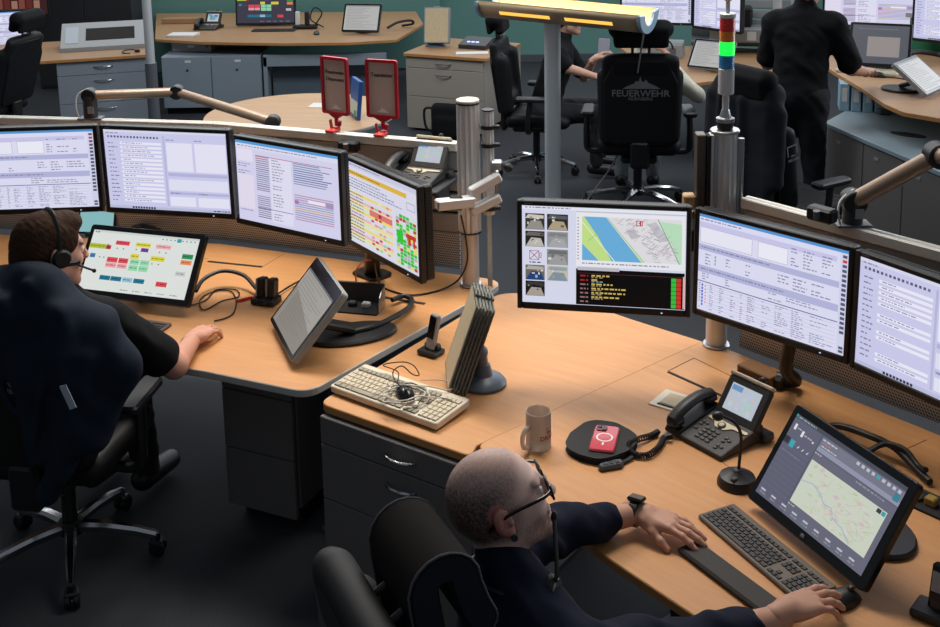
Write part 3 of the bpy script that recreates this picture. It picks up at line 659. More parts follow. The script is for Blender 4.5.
def c_nav(W, H, seed):
    s = Screen(W, H, (104, 106, 122)); rn = random.Random(seed)
    s.rect(0, 0, 1, .045, (74, 78, 92)); s.words(.03, .015, .2, .016, (150, 170, 170), 3, rn); s.rect(.0, .0, .02, .03, (60, 150, 140), 2)
    s.rect(0, .045, .27, 1, (98, 100, 118), 1)
    for i in range(11): s.rect(.0, .34 + i * .06, .27, .345 + i * .06, (84, 86, 102), 2)
    s.rect(.03, .10, .05, .17, (226, 226, 230), 3); s.rect(.11, .13, .13, .20, (226, 226, 230), 3); s.words(.06, .13, .1, .012, (190, 190, 200), 3, rn); s.words(.14, .16, .21, .012, (190, 190, 200), 3, rn); s.rect(.22, .17, .235, .19, (220, 220, 226), 3)
    s.rect(.0, .27, .05, .35, (50, 52, 62), 2); s.rect(.06, .275, .10, .36, (60, 168, 180), 3)
    for i in range(3): s.line((.135 + i * .045, .33), (.145 + i * .045, .30), .0016, (210, 210, 220), 3)
    s.rect(.27, .045, .275, 1, (70, 72, 86), 2); s.rect(.28, .06, 1, .17, (120, 122, 138), 1); s.rect(.28, .17, 1, .22, (148, 150, 172), 2); s.words(.29, .075, .42, .014, (200, 200, 210), 3, rn); s.words(.30, .11, .38, .012, (180, 120, 140), 3, rn); s.words(.30, .145, .44, .012, (200, 200, 210), 3, rn)
    s.rect(.94, .11, .985, .19, (60, 130, 150), 3); s.rect(.28, .225, 1, .23, (80, 82, 96), 2)
    for i in range(9): s.rect(.60 + i * .044, .065, .625 + i * .044, .10, (60, 168, 180) if i == 4 else (190, 192, 204), 4)
    s.words(.28, .24, .34, .014, (180, 180, 190), 3, rn); s.words(.66, .245, .9, .014, (150, 152, 164), 3, rn)
    a, b, c, d = .285, .33, .96, .84
    s.rect(a, b, c, d, (206, 212, 196), 2); q = lambda x, y: (a + (c - a) * x, b + (d - b) * y)
    for k in range(60):
        x, y = rn.uniform(0, .9), rn.uniform(0, .9); w, h = rn.uniform(.03, .1), rn.uniform(.04, .12); s.poly([q(x, y + h * .5), q(x + w * .5, y + h), q(x + w, y + h * .4), q(x + w * .6, y)], rn.choice([(196, 210, 180), (214, 206, 200), (186, 204, 176), (220, 210, 206), (206, 190, 192)]), 3)
    for k in range(40):
        x, y = rn.uniform(.25, .9), rn.uniform(.1, .9); s.line(q(x, y), q(min(.98, x + rn.uniform(-.12, .12)), min(.98, max(.02, y + rn.uniform(-.16, .16)))), .0005, rn.choice([(210, 150, 150), (200, 170, 170), (180, 170, 180), (170, 190, 160)]), 4)
    pts = [(0, .5), (.15, .42), (.28, .5), (.36, .62), (.46, .6), (.52, .75), (.66, .8), (.8, .97)]
    for p, r in zip(pts[:-1], pts[1:]): s.line(q(*p), q(*r), .0015, (166, 184, 206), 5)
    s.rect(.885, .34, .92, .385, (60, 62, 74), 6); s.rect(.925, .34, .955, .385, (60, 160, 176), 6)
    s.words(.28, .86, .34, .014, (180, 180, 190), 3, rn)
    for i in range(9): s.rect(.03 + i * .105, .915, .075 + i * .105, .935, (190, 192, 204), 3) ; s.words(.03 + i * .105, .955, .085 + i * .105, .012, (150, 152, 166), 3, rn)
    s.words(.02, .42, .2, .012, (120, 122, 138), 3, rn)
    return s
def c_dark_tiles(W, H, seed): return c_touch(W, H, seed, (62, 60, 74))
def c_docs(W, H, seed):
    s = Screen(W, H, (196, 196, 194)); rn = random.Random(seed)
    s.rect(0, 0, 1, .05, (150, 152, 156)); s.rows(.06, .08, .94, .95, 14, [(.06, .94)], (150, 150, 150), 3, seed, 1); return s

VENT = mat('vent_dark', (34, 34, 36), 0.5)
def monitor(label, TL, yaw, tilt, content, seed, W=0.57, H=0.356, bez=(0.018, 0.018, 0.018, 0.024), dep=0.062, group=None, name='monitor', scr=None, back=True, led=True):
    """TL: world position of the lit screen's upper left corner; yaw of the screen's x axis; tilt leans the top away"""
    TL = Vector(TL); M = rotz(yaw) @ rotx(-tilt); ctr = TL + M.to_3x3() @ Vector((W / 2, 0, -H / 2))
    t = thing(name, label, 'monitor', ctr, 0, group); t.rotation_euler = (M.to_3x3()).to_euler()
    l, r, u, d = bez; ox, oz = (r - l) / 2, (u - d) / 2; BW, BH = W + l + r, H + u + d
    fr = MB(); y0, y1 = -0.006, 0.022                                      # front frame around the picture
    for c_, s_ in (((-W / 2 - l / 2, 0, oz), (l, 0, BH)), ((W / 2 + r / 2, 0, oz), (r, 0, BH)), ((0, 0, H / 2 + u / 2), (W, 0, u)), ((0, 0, -H / 2 - d / 2), (W, 0, d))):
        fr.box((c_[0], (y0 + y1) / 2, c_[2]), (s_[0], y1 - y0, s_[2]), bev=0.003)
    fr.build('bezel', BLACK, t)
    (content(W, H, seed)).build(t, scr or SCR, T(0, 0.0, 0))
    hs = MB(); hs.box((ox, 0.022 + dep * .25, oz), (BW - 0.008, dep * .5, BH - 0.008), bev=0.006); hs.box((ox, 0.022 + dep * .7, oz), (BW * .8, dep * .6, BH * .72), bev=0.02)
    hs.build('housing', BLACK, t)
    if back:
        n = int(BH / 0.014)
        v = MB()
        for k in range(n):
            for sx in (-1, 1): v.box((ox + sx * (BW / 2 - 0.005), 0.022 + dep * .25, oz - BH * .44 + k * BH * .88 / n), (0.006, dep * .34, 0.005))
        o = v.build('vent_ribs', VENT, t); o['kind'] = 'stuff'
        v = MB(); n = int(BW / 0.012)
        for k in range(n): v.box((ox - BW * .46 + k * BW * .92 / n, 0.022 + dep * .27, oz + BH / 2 - 0.006), (0.005, dep * .36, 0.007))
        o = v.build('top_vent_ribs', VENT, t); o['kind'] = 'stuff'
        bk = MB().box((ox, 0.022 + dep + 0.01, oz - 0.01), (0.12, 0.03, 0.12), bev=0.004).build('mount_plate', BLACK, t)
    if led:
        MB().box((W * .36, -0.0065, -H / 2 - d * .5), (0.006, 0.002, 0.003)).build('status_light', glow('white_led', (200, 220, 255), 1.0), t)
        MB().box((-W * .46, -0.0062, H / 2 + u * .5), (0.03, 0.0008, 0.004)).build('maker_mark', MGREY, t)
    return t
def cs(p, s=1.1): return Vector((p[0] * s, p[1] * s, CAMZ + p[2] * s))
GM = 'workstation monitors in the left row'; GR = 'workstation monitors in the right row'
tr = atY(92.5, 129, 4.90); a1 = R(3)
mL1 = monitor('wide monitor with dispatch tables at the left edge of the frame', tr - Vector((math.cos(a1), math.sin(a1), 0)) * 0.57, a1, R(-2), c_dispatch, 4, group=GM)
mL2 = monitor('wide monitor with a lavender form, second from left in the left row', atY(103, 129, 4.85), R(-12.7), R(-2), c_form, 5, group=GM)
mL3 = monitor('wide monitor with grouped text columns, third from left in the left row', atY(235, 139, 4.807), R(-33.3), R(-.4), c_list, 6, group=GM)
mL4 = monitor('monitor with yellow, red and green status matrix at the end of the left row', atY(345, 159, 4.752), R(-55.1), R(-.6), c_matrix, 7, group=GM, dep=0.085)
mR1 = monitor('wide monitor showing a river map and camera pictures', atY(522, 205, 3.894), R(-10.6), R(1.7), c_map, 8, group=GR)
mR2 = monitor('wide monitor with dispatch tables between map monitor and desk lamp', atY(700, 213, 3.916), R(-46), R(1.2), c_dispatch, 11, group=GR)
mR3 = monitor('wide monitor with a lavender form at the right edge of the frame', atY(861, 256, 3.465), R(-58), R(1.0), c_form, 12, group=GR)
# rear arms: part of each monitor, reaching back to the rail or post that carries it
def rear_arm(mon, end, z=None):
    c = Vector((0, 0.085, -0.01)); e = mon.matrix_basis.inverted() @ Vector(end)
    m = (c + e) / 2 + Vector((0, 0, -0.03))
    ob = MB().tube(bez([c, c * .6 + m * .4, m, e], 9), 0.018, 8).ball(m, 0.026).build('mount_arm', DGREY, mon)
    MB().box(e, (0.06, 0.035, 0.09), bev=0.006).build('rail_bracket', BLACK, mon)
rear_arm(mL1, (-2.15, 5.62, 1.24)); rear_arm(mL2, (-1.45, 5.49, 1.24)); rear_arm(mL3, (-0.86, 5.30, 1.22))
rear_arm(mR1, (p2.x - 0.13, p2.y - 0.03, 1.17)); rear_arm(mR3, (1.70, 3.31, 1.2))
# visible curved arm below the right dispatch monitor: part of that monitor
b0 = at(776, 386, DZ); I2 = mR2.matrix_basis.inverted(); w_ = lambda v: I2 @ (Vector((b0.x, b0.y, DZ)) + Vector(v))
e1 = (mR2.matrix_basis @ Vector((0.06, 0.06, -0.20))) - Vector((b0.x, b0.y, DZ))
MB().box((0, 0, 0.023), (0.08, 0.06, 0.044), I2 @ T(b0.x, b0.y, DZ) @ rotz(R(-46)), 0.008).build('stand_foot', BLACK, mR2)
MB().tube([w_(v) for v in bez([(0.0, 0, 0.03), (0.06, -0.03, 0.035), (e1.x * .7, e1.y * .7, e1.z * .45), e1, e1 + Vector((0, 0.0, 0.06))], 16)], 0.024, 10).build('curved_stand', BLACK, mR2)
q0, q1 = at(737, 376, DZ), at(770, 391, DZ); d_ = q1 - q0
rb = thing('ribbed_block', 'brown ribbed block lying beneath the right dispatch monitor', 'block', (q0 + q1) / 2, math.atan2(d_.y, d_.x))
MB().box((0, 0.035, 0.024), (d_.length, 0.07, 0.048), bev=0.003).build('body', mat('brown_block', (128, 88, 52), 0.55), rb)
for k in range(5): MB().box((0, -0.001, 0.006 + k * 0.009), (d_.length * .98, 0.004, 0.004)).build('rib', mat('brown_rib', (104, 70, 42), 0.6), rb)
m4b = mL4.matrix_basis; I4 = m4b.inverted(); f4_ = at(372, 275, DZ + 0.001); e4 = m4b @ Vector((-0.16, 0.05, -0.17))
MB().prism(rrect(0.16, 0.12, 0.03), 0, 0.016, I4 @ T(f4_) @ rotz(R(-40)), 0.004).build('stand_foot', BLACK, mL4)
bar(MB(), f4_ + Vector((0, 0, 0.012)), e4, 0.07, 0.03, M=I4).build('stand_neck', BLACK, mL4)
# ------------------------------------------------------------------ touch terminals
def terminal(label, BL, yaw, tilt, W, H, bz, th, content, seed, foot, foot_m=BLACK, dz=None, rim=None, scr=None, name='touch_terminal', cat='touch screen', neck=True):
    """BL: world position of the lit area's lower left corner; foot: (back offset, width, depth, style)"""
    M = rotz(yaw) @ rotx(-tilt); ctr = Vector(BL) + M.to_3x3() @ Vector((W / 2, 0, H / 2))
    base = Vector((ctr.x, ctr.y, DZ if dz is None else dz)); t = thing(name, label, cat, base, yaw)
    off = rotz(-yaw).to_3x3() @ (ctr - base); LM = T(off) @ rotx(-tilt)
    l, r, u, d = bz
    P = [(x, y) for x, y in roundpoly([(-W / 2 - l, -H / 2 - d), (W / 2 + r, -H / 2 - d), (W / 2 + r, H / 2 + u), (-W / 2 - l, H / 2 + u)], 0.016)]
    # outline extruded along the display's depth: local z of the prism -> -y of the display
    PM = LM @ rotx(PI / 2)
    MB().prism(P, -th, -0.0015, PM, 0.003, 0, 1 if rim else 0).build('body', [GLOSS, rim] if rim else GLOSS, t)
    content(W, H, seed).build(t, scr or SCRDIM, LM @ T(0, -0.0006, 0))
    bo, fw, fd = foot
    c = LM @ Vector((0, th, -H * .12)); f = Vector((0, bo, 0))
    P2 = [(fw / 2 * math.cos(a) , bo + fd / 2 * math.sin(a)) for a in [2 * PI * k / 32 for k in range(32)]]
    MB().prism(P2, 0, 0.018, ch=0.006).build('foot', foot_m, t)
    if neck:
        g = MB(); a = Vector((0, bo, 0.032)); b_ = c
        bar(g, a, b_, fw * .34, 0.03, 0.008); g.build('neck', foot_m, t)
    return t
t1 = terminal('large white touch screen with coloured tiles in front of the left man', (-1.708, 4.698, 0.80), R(-17.5), R(35.8), 0.523, 0.262, (.022, .024, .024, .026), 0.03, c_touch, 21, (0.10, 0.26, 0.2), scr=SCR)
t2 = terminal('small grey touch screen tilted towards the left man on oval foot', (-0.815, 4.393, 0.78), R(-69.6), R(40.7), 0.382, 0.249, (.02, .02, .05, .02), 0.032, c_doc, 22, (0.20, 0.20, 0.36), rim=LGREY)
t3 = terminal('dark touch screen with city map between keyboard and cable tray', (0.806, 3.052, 0.79), R(-66.9), R(34.1), 0.435, 0.255, (.024, .024, .024, .030), 0.026, c_nav, 23, (0.15, 0.30, 0.22), scr=SCR)
lb = (rotz(R(-66.9)) @ Vector((0, 0, 0)))
off3 = rotz(R(66.9)).to_3x3() @ (Vector((0.806, 3.052, 0.79)) - t3.location)
LM3 = T(off3) @ rotx(-R(34.1))
MB().box((0.2175, -0.0006, -0.015), (0.016, 0.002, 0.010), LM3, 0.001).build('maker_mark', MGREY, t3)
# ------------------------------------------------------------------ keyboards
def keyboard(label, FL, yaw, W, D, body, keys, thick, layout='full', accent=None, group=None, cat='keyboard', tilt=0.0, gap_r=0.12):
    t = thing('keyboard', label, cat, FL, yaw)
    M = rotx(tilt)
    MB().prism(roundpoly([(0, 0), (W, 0), (W, D), (0, D)], 0.012), 0.001, thick, M, 0.003).build('case', body, t)
    km = MB(); n = 6; mrg = 0.01; u = (W - 2 * mrg) / 22.5; kh = (D - 2 * mrg) * .86 / n; hk = 0.006 if thick > .02 else 0.0035
    ac = MB()
    blocks = [(0, 15.0), (15.4, 18.2), (18.6, 22.5)]
    for r in range(n):
        y = mrg + r * kh + (0.006 if r == n - 1 else 0)
        for b, (u0, u1) in enumerate(blocks):
            x = u0; c = 0
            if b == 1 and r in (1,) : x, lim = u0 + (u1 - u0) / 3, u0 + 2 * (u1 - u0) / 3
            elif b == 1 and r in (2,): continue
            else: lim = u1
            while x < lim - .3:
                w = 1.0
                if b == 0:
                    if r == 0: w = 6.2 if c == 3 else 1.25
                    elif c == 0: w = {1: 1.3, 2: 1.8, 3: 1.5, 4: 1.0, 5: 1.0}[r]
                else: w = (u1 - u0) / (3 if b == 1 else 4)
                w = min(w, lim - x)
                if lim - x - w < .5: w = lim - x
                tgt = ac if (accent and ((b == 1 and r in (0, 1) and False) or (b == 0 and r in (0, 5)) or (b == 1))) else km
                tgt.box((mrg + (x + w / 2) * u, y + kh / 2, thick + hk / 2 - 0.0005), (w * u - 0.0028, kh - 0.0028, hk), M, 0.0012)
                x += w; c += 1
    o = km.build('keycaps', keys, t); o['kind'] = 'stuff'
    if accent: o = ac.build('accent_keycaps', accent, t); o['kind'] = 'stuff'
    return t
kb1 = keyboard('beige corded keyboard with a mouse and its cables piled on top', at(330, 392, DZ), R(-37.0), 0.487, 0.19, BEIGE, mat('beige_keycap', (196, 184, 160), 0.55), 0.026, accent=mat('grey_beige_keycap', (150, 142, 124), 0.55), tilt=R(3))
kb2 = keyboard('slim dark grey keyboard in front of the city map touch screen', at(697, 518, DZ), R(-65.2), 0.43, 0.131, mat('graphite_case', (96, 86, 78), 0.45, 0.3), mat('graphite_keycap', (38, 38, 40), 0.5), 0.012)
kb3 = keyboard('dark keyboard under the white tile touch screen by the left man', at(151, 331, DZ) + Vector((-0.36, 0.08, 0)), R(-20), 0.42, 0.12, mat('graphite_case', (62, 60, 60)), mat('graphite_keycap', (38, 38, 40)), 0.012)
# wrist rest
w0, w1 = at(690, 553, DZ), at(768, 612, DZ); d_ = w1 - w0
wr = thing('wrist_rest', 'long black wrist rest between hands and keyboard', 'wrist rest', w0, math.atan2(d_.y, d_.x))
MB().prism(roundpoly([(-0.02, -0.03), (0.34, -0.03), (0.34, 0.045), (-0.02, 0.045)], 0.008), 0.0005, 0.018, ch=0.006).build('cushion', mat('wrist_rest_foam', (44, 42, 42), 0.7, bump=0.2, bscale=900), wr)
# ------------------------------------------------------------------ mice
def mouse(label, loc, rz, m=BLACK, L=0.105, tilt=0.0, scale=1.0):
    t = thing('computer_mouse', label, 'mouse', loc, rz)
    P = []; n, k = 10, 12
    for i in range(n + 1):
        a = i / n; row = []
        for j in range(k + 1):
            b = PI * j / k; w = 0.031 * (math.sin(PI * (0.08 + 0.84 * a)) ** .45); h = 0.036 * (math.sin(PI * (0.06 + 0.9 * a ** 1.15)) ** .6)
            row.append((w * math.cos(b), -L / 2 + L * a, max(0.001, h * math.sin(b) ** .7)))
        P.append(row)
    MB().grid(P, rotx(tilt) @ Matrix.Scale(scale, 4)).build('shell', m, t)
    MB().cyl((-0.004, 0, 0), 0.009, 0.008, 14, T(0, L * .24, 0.030) @ roty(PI / 2)).build('wheel', DGREY, t)
    MB().box((0, L * .22, 0.0345), (0.0015, L * .4, 0.002), rotx(R(-8))).build('button_split', GAPM, t)
    return t
mm = mouse('black corded mouse dumped upside on the beige keyboard', at(405, 396, DZ + 0.034), R(200), GLOSS)
mm['label'] = 'black corded mouse lying on top of the beige keyboard'
mr = mouse('black mouse under the right hand of the bearded man', at(842, 603, DZ), R(-62))
# loose cables (white keyboard cable and black mouse cable)
def cable(label, pts, r, m=CABLE, n=48, name='cable', cat='cable', group=None, k=6):
    pts = [Vector(p) for p in pts]; o0 = pts[0].copy()
    ob = MB().tube(bez([p - o0 for p in pts], n), r, k).build(name, m); ob.location = o0
    return tag(ob, label, cat, group)
def loop_pts(cx, cy, rx, ry, z, turns=2, jit=0.012, seed=3, n=9):
    rn = random.Random(seed); out = []
    for i in range(int(turns * n)):
        a = 2 * PI * i / n; out.append((cx + rx * math.cos(a) + rn.uniform(-jit, jit), cy + ry * math.sin(a) + rn.uniform(-jit, jit), z + rn.uniform(0, 0.02) + 0.004 * i / n))
    return out
kc = at(405, 398, DZ + 0.04)
cable('pale keyboard cable coiled around the mouse on the beige keyboard', loop_pts(kc.x, kc.y - 0.0, 0.075, 0.062, DZ + 0.036, 3, .012, 5) + [kc + Vector((.09, -.02, .01)), at(445, 398, DZ + .045), at(462, 403, DZ + .03)], 0.0028, mat('pale_cable', (206, 200, 188), 0.5), 90)
cable('thin pale cable end looped beside the flip panel stand', [at(372, 394, DZ + .04), at(390, 386, DZ + .045), at(425, 386, DZ + .045), at(448, 390, DZ + .045), at(456, 384, DZ + .04), at(440, 380, DZ + .045), at(420, 380, DZ + .04)], 0.0025, mat('pale_cable', (206, 200, 188)), 40)
cable('black mouse cable rising in loops from the beige keyboard', [at(404, 388, DZ + .06), at(396, 382, DZ + .07), at(393, 372, DZ + .09), at(402, 366, DZ + .12), at(412, 374, DZ + .08), at(419, 375, DZ + .06), at(414, 366, DZ + .09), at(403, 362, DZ + .11), at(383, 365, DZ + .06), at(398, 372, DZ + .06), at(398, 385, DZ + .05), at(412, 383, DZ + .05), at(425, 392, DZ + .045), at(418, 404, DZ + .04)], 0.0022, CABLE, 80)
# ------------------------------------------------------------------ flip panel stand
def flip_stand(label, base, foot_r, origin, uang, lean, Wp, Hp, n, gap, page, group=None, frame=DGREY, footm=None, cat='document stand', stem=True):
    """panels hang side by side: u horizontal width, h leaning height, n stacking direction"""
    t = thing('flip_panel_stand', label, cat, base)
    o = Vector(origin) - Vector(base); u = Vector((math.cos(uang), math.sin(uang), 0)); side = Vector((u.y, -u.x, 0)); h = (Vector((0, 0, 1)) * math.cos(lean) + side * math.sin(lean)).normalized(); nn = h.cross(u).normalized()
    if nn.dot(side) < 0: nn = -nn
    MM = Matrix(((u.x, h.x, -nn.x, 0), (u.y, h.y, -nn.y, 0), (u.z, h.z, -nn.z, 0), (0, 0, 0, 1)))
    for i in range(n):
        b = T(o + nn * gap * i) @ MM
        fr = MB().prism(roundpoly([(0, 0), (Wp, 0), (Wp, Hp), (0, Hp)], 0.012), -0.003, 0.003, b, 0.001).build('panel', frame, t)
        MB().box((Wp / 2, Hp / 2, 0.0034), (Wp - 0.02, Hp - 0.02, 0.0008), b).build('page', page if i == 0 else PAPER, fr)
        MB().box((Wp / 2, Hp + 0.004, 0), (Wp * .25, 0.012, 0.007), b, 0.002).build('index_tab', frame, fr)
    if footm is None: footm = mat('slate_stand', (92, 104, 118), 0.4)
    MB().lathe([(foot_r, 0), (foot_r, 0.008), (foot_r * .85, 0.022), (foot_r * .42, 0.034), (foot_r * .36, 0.06), (foot_r * .30, 0.075)], 32).build('foot', footm, t)
    if stem:
        c = o + u * Wp * .5 + h * Hp * .38 + nn * (gap * n + 0.01)
        MB().tube(bez([(0, 0, 0.06), (c.x * .35, c.y * .35, c.z * .6), c], 8), foot_r * .28, 12).ball(c, foot_r * .34).build('stem', footm, t)
    return t
PAGE = mat('printed_page', (196, 180, 150), 0.7, noise=0.35, scale=90, stretch=(1, 6, 1))
fb = at(483, 383, DZ)
flip_stand('desktop flip panel stand full of sheets, seen edge on, with slate foot', fb, 0.085, at(448, 393, DZ + 0.028), R(93), R(19), 0.235, 0.335, 6, 0.0125, PAGE, frame=mat('panel_frame', (98, 98, 90), 0.45))
# ------------------------------------------------------------------ cordless phone in its dock
dk = at(431, 353, DZ)
cp = thing('charging_dock', 'small black charging dock beside the flip panel stand', 'charger', dk, R(-35))
MB().prism(roundpoly([(-0.045, -0.035), (0.045, -0.035), (0.045, 0.035), (-0.045, 0.035)], 0.01), 0, 0.016, ch=0.003).build('foot', BLACK, cp)
MB().box((0, 0.012, 0.026), (0.066, 0.03, 0.022), bev=0.006).build('cradle', BLACK, cp)
hs = thing('cordless_handset', 'silver and black cordless handset standing in the small dock', 'phone', dk + Vector((-0.002, 0.0, 0.0165)), R(-50))
HM = rotx(R(-14))
MB().prism(rrect(0.046, 0.022, 0.008), 0.0, 0.135, HM, 0.004).build('body', LGREY, hs)
MB().box((0, -0.0118, 0.085), (0.038, 0.003, 0.085), HM, 0.001).build('front_glass', GLOSS, hs)
# ------------------------------------------------------------------ mug, pouch, phone, car key
FROST = mat('frosted_glass', (222, 214, 206), 0.5, trans=0.6, noise=0.03, scale=20)
mg = at(538.5, 446, DZ)
mug = thing('frosted_mug', 'frosted glass beer mug with red and black print', 'mug', mg)
r_ = 0.041; hm = 0.125
MB().lathe([(0.0, 0.002), (r_ * .96, 0.0), (r_, 0.006), (r_, hm - 0.002), (r_ - 0.002, hm), (r_ - 0.004, hm - 0.002), (r_ - 0.005, 0.02), (0.0, 0.014)], 36).build('body', FROST, mug)
MB().tube(bez([(-0.030, -0.028, 0.078), (-0.043, -0.040, 0.080), (-0.054, -0.050, 0.055), (-0.050, -0.047, 0.022), (-0.032, -0.03, 0.014)], 20), 0.0075, 10).build('handle', FROST, mug)
def wrap_text(body, size, rr, zc, ang, parent, m, name='print'):
    o = text_mesh(body, size, Matrix(), parent, m, name, 0.0002, bold=True)
    for v in o.data.vertices:
        a = ang + v.co.x / rr; z = v.co.y; v.co = Vector(((rr + 0.0004 + v.co.z) * math.cos(a), (rr + 0.0004 + v.co.z) * math.sin(a), zc + z))
    return o
wrap_text('DRAN', 0.021, r_, 0.045, R(-45), mug, mat('red_print', (170, 30, 40), 0.5)); wrap_text('TEA', 0.014, r_, 0.062, R(-38), mug, mat('black_print', (30, 30, 32), 0.5)); wrap_text('~ ~', 0.02, r_, 0.076, R(-36), mug, mat('black_print', (30, 30, 32)))
pc = [(567, 447), (572, 437), (587, 426), (598, 424.5), (615, 427), (628, 434), (636, 440), (634, 447), (626, 454), (610, 460), (598, 462), (582, 458), (571, 453)]
pp = [at(x, y, DZ + 0.01) for x, y in pc]; c0 = sum(pp, Vector()) / len(pp)
pch = thing('black_pouch', 'flat black rounded case lying under the red phone', 'case', (c0.x, c0.y, DZ))
pl = [(q.x - c0.x, q.y - c0.y) for q in pp]
MB().prism(roundpoly(pl, 0.05, 5), 0.0005, 0.024, ch=0.007).build('shell', mat('black_neoprene', (14, 14, 16), 0.75, bump=0.2, bscale=800), pch)
MB().tube([(x * .985, y * .985, 0.0125) for x, y in roundpoly(pl, 0.05, 5)], 0.0025, 6, closed=True).build('zip', DGREY, pch)
f0 = at(584.3, 453, DZ + 0.026); fpt = [at(598.3, 428, DZ + 0.026), at(622, 431.5, DZ + 0.026), at(610, 456, DZ + 0.026)]
iw = (fpt[2] - f0); ia = math.atan2(iw.y, iw.x); IW, IL = 0.078, 0.158
sp = thing('smartphone', 'red smartphone with white charging ring lying on the black case', 'phone', (c0.x + 0.008, c0.y - 0.004, DZ + 0.0242), ia + R(0))
MB().prism(rrect(IW, IL, 0.012), 0, 0.009, ch=0.002).build('body', mat('red_phone', (196, 38, 58), 0.25, coat=0.4), sp)
MB().prism(rrect(IW + 0.003, IL + 0.003, 0.013), 0.0005, 0.006, ch=0.001).build('bumper', mat('clear_bumper', (176, 96, 104), 0.2), sp)
ring = MB()
for k in range(48):
    a, b = 2 * PI * k / 48, 2 * PI * (k + 1) / 48
    ring.add([(r * math.cos(x), r * math.sin(x) + 0.002, 0.0092) for r, x in ((.022, a), (.0275, a), (.0275, b), (.022, b))], [(0, 1, 2, 3)])
ring.box((0, -0.040, 0.0092), (0.006, 0.016, 0.0006), bev=0.0002).build('charging_ring', WHITE, sp)
MB().prism(rrect(0.034, 0.034, 0.009), 0.009, 0.0115, T(-0.016, 0.056, 0), 0.001).build('camera_bump', mat('dark_red', (96, 18, 30), 0.25), sp)
for dx, dy in ((-.024, .064), (-.008, .048)): MB().cyl((dx, dy, 0.0115), 0.007, 0.002, 16).build('lens', GLOSS, sp)
k0 = at(611, 468, DZ)
ck = thing('car_key', 'grey and chrome car key with leather loop in front of the black case', 'key', (k0.x, k0.y, DZ), R(20))
MB().prism(roundpoly([(-0.042, -0.014), (0.03, -0.018), (0.044, -0.004), (0.044, 0.012), (0.03, 0.018), (-0.042, 0.014)], 0.012), 0.0005, 0.017, ch=0.005).build('shell', mat('key_grey', (72, 74, 80), 0.3, 0.5), ck)
MB().tube([(x, y, 0.0165) for x, y in roundpoly([(-0.034, -0.009), (0.03, -0.011), (0.034, 0.0), (0.03, 0.011), (-0.034, 0.009)], 0.008)], 0.0018, 6, closed=True).build('chrome_trim', CHROME, ck)
for k in range(3): MB().box((-0.018 + k * 0.02, 0, 0.0175), (0.013, 0.012, 0.0025), bev=0.001).build('button', BLACK, ck)
MB().tube(bez([(0.042, 0.004, 0.008), (0.06, 0.01, 0.008), (0.085, 0.02, 0.01)], 8), 0.0075, 8, squash=(1, .5)).build('strap', LEATHER, ck)
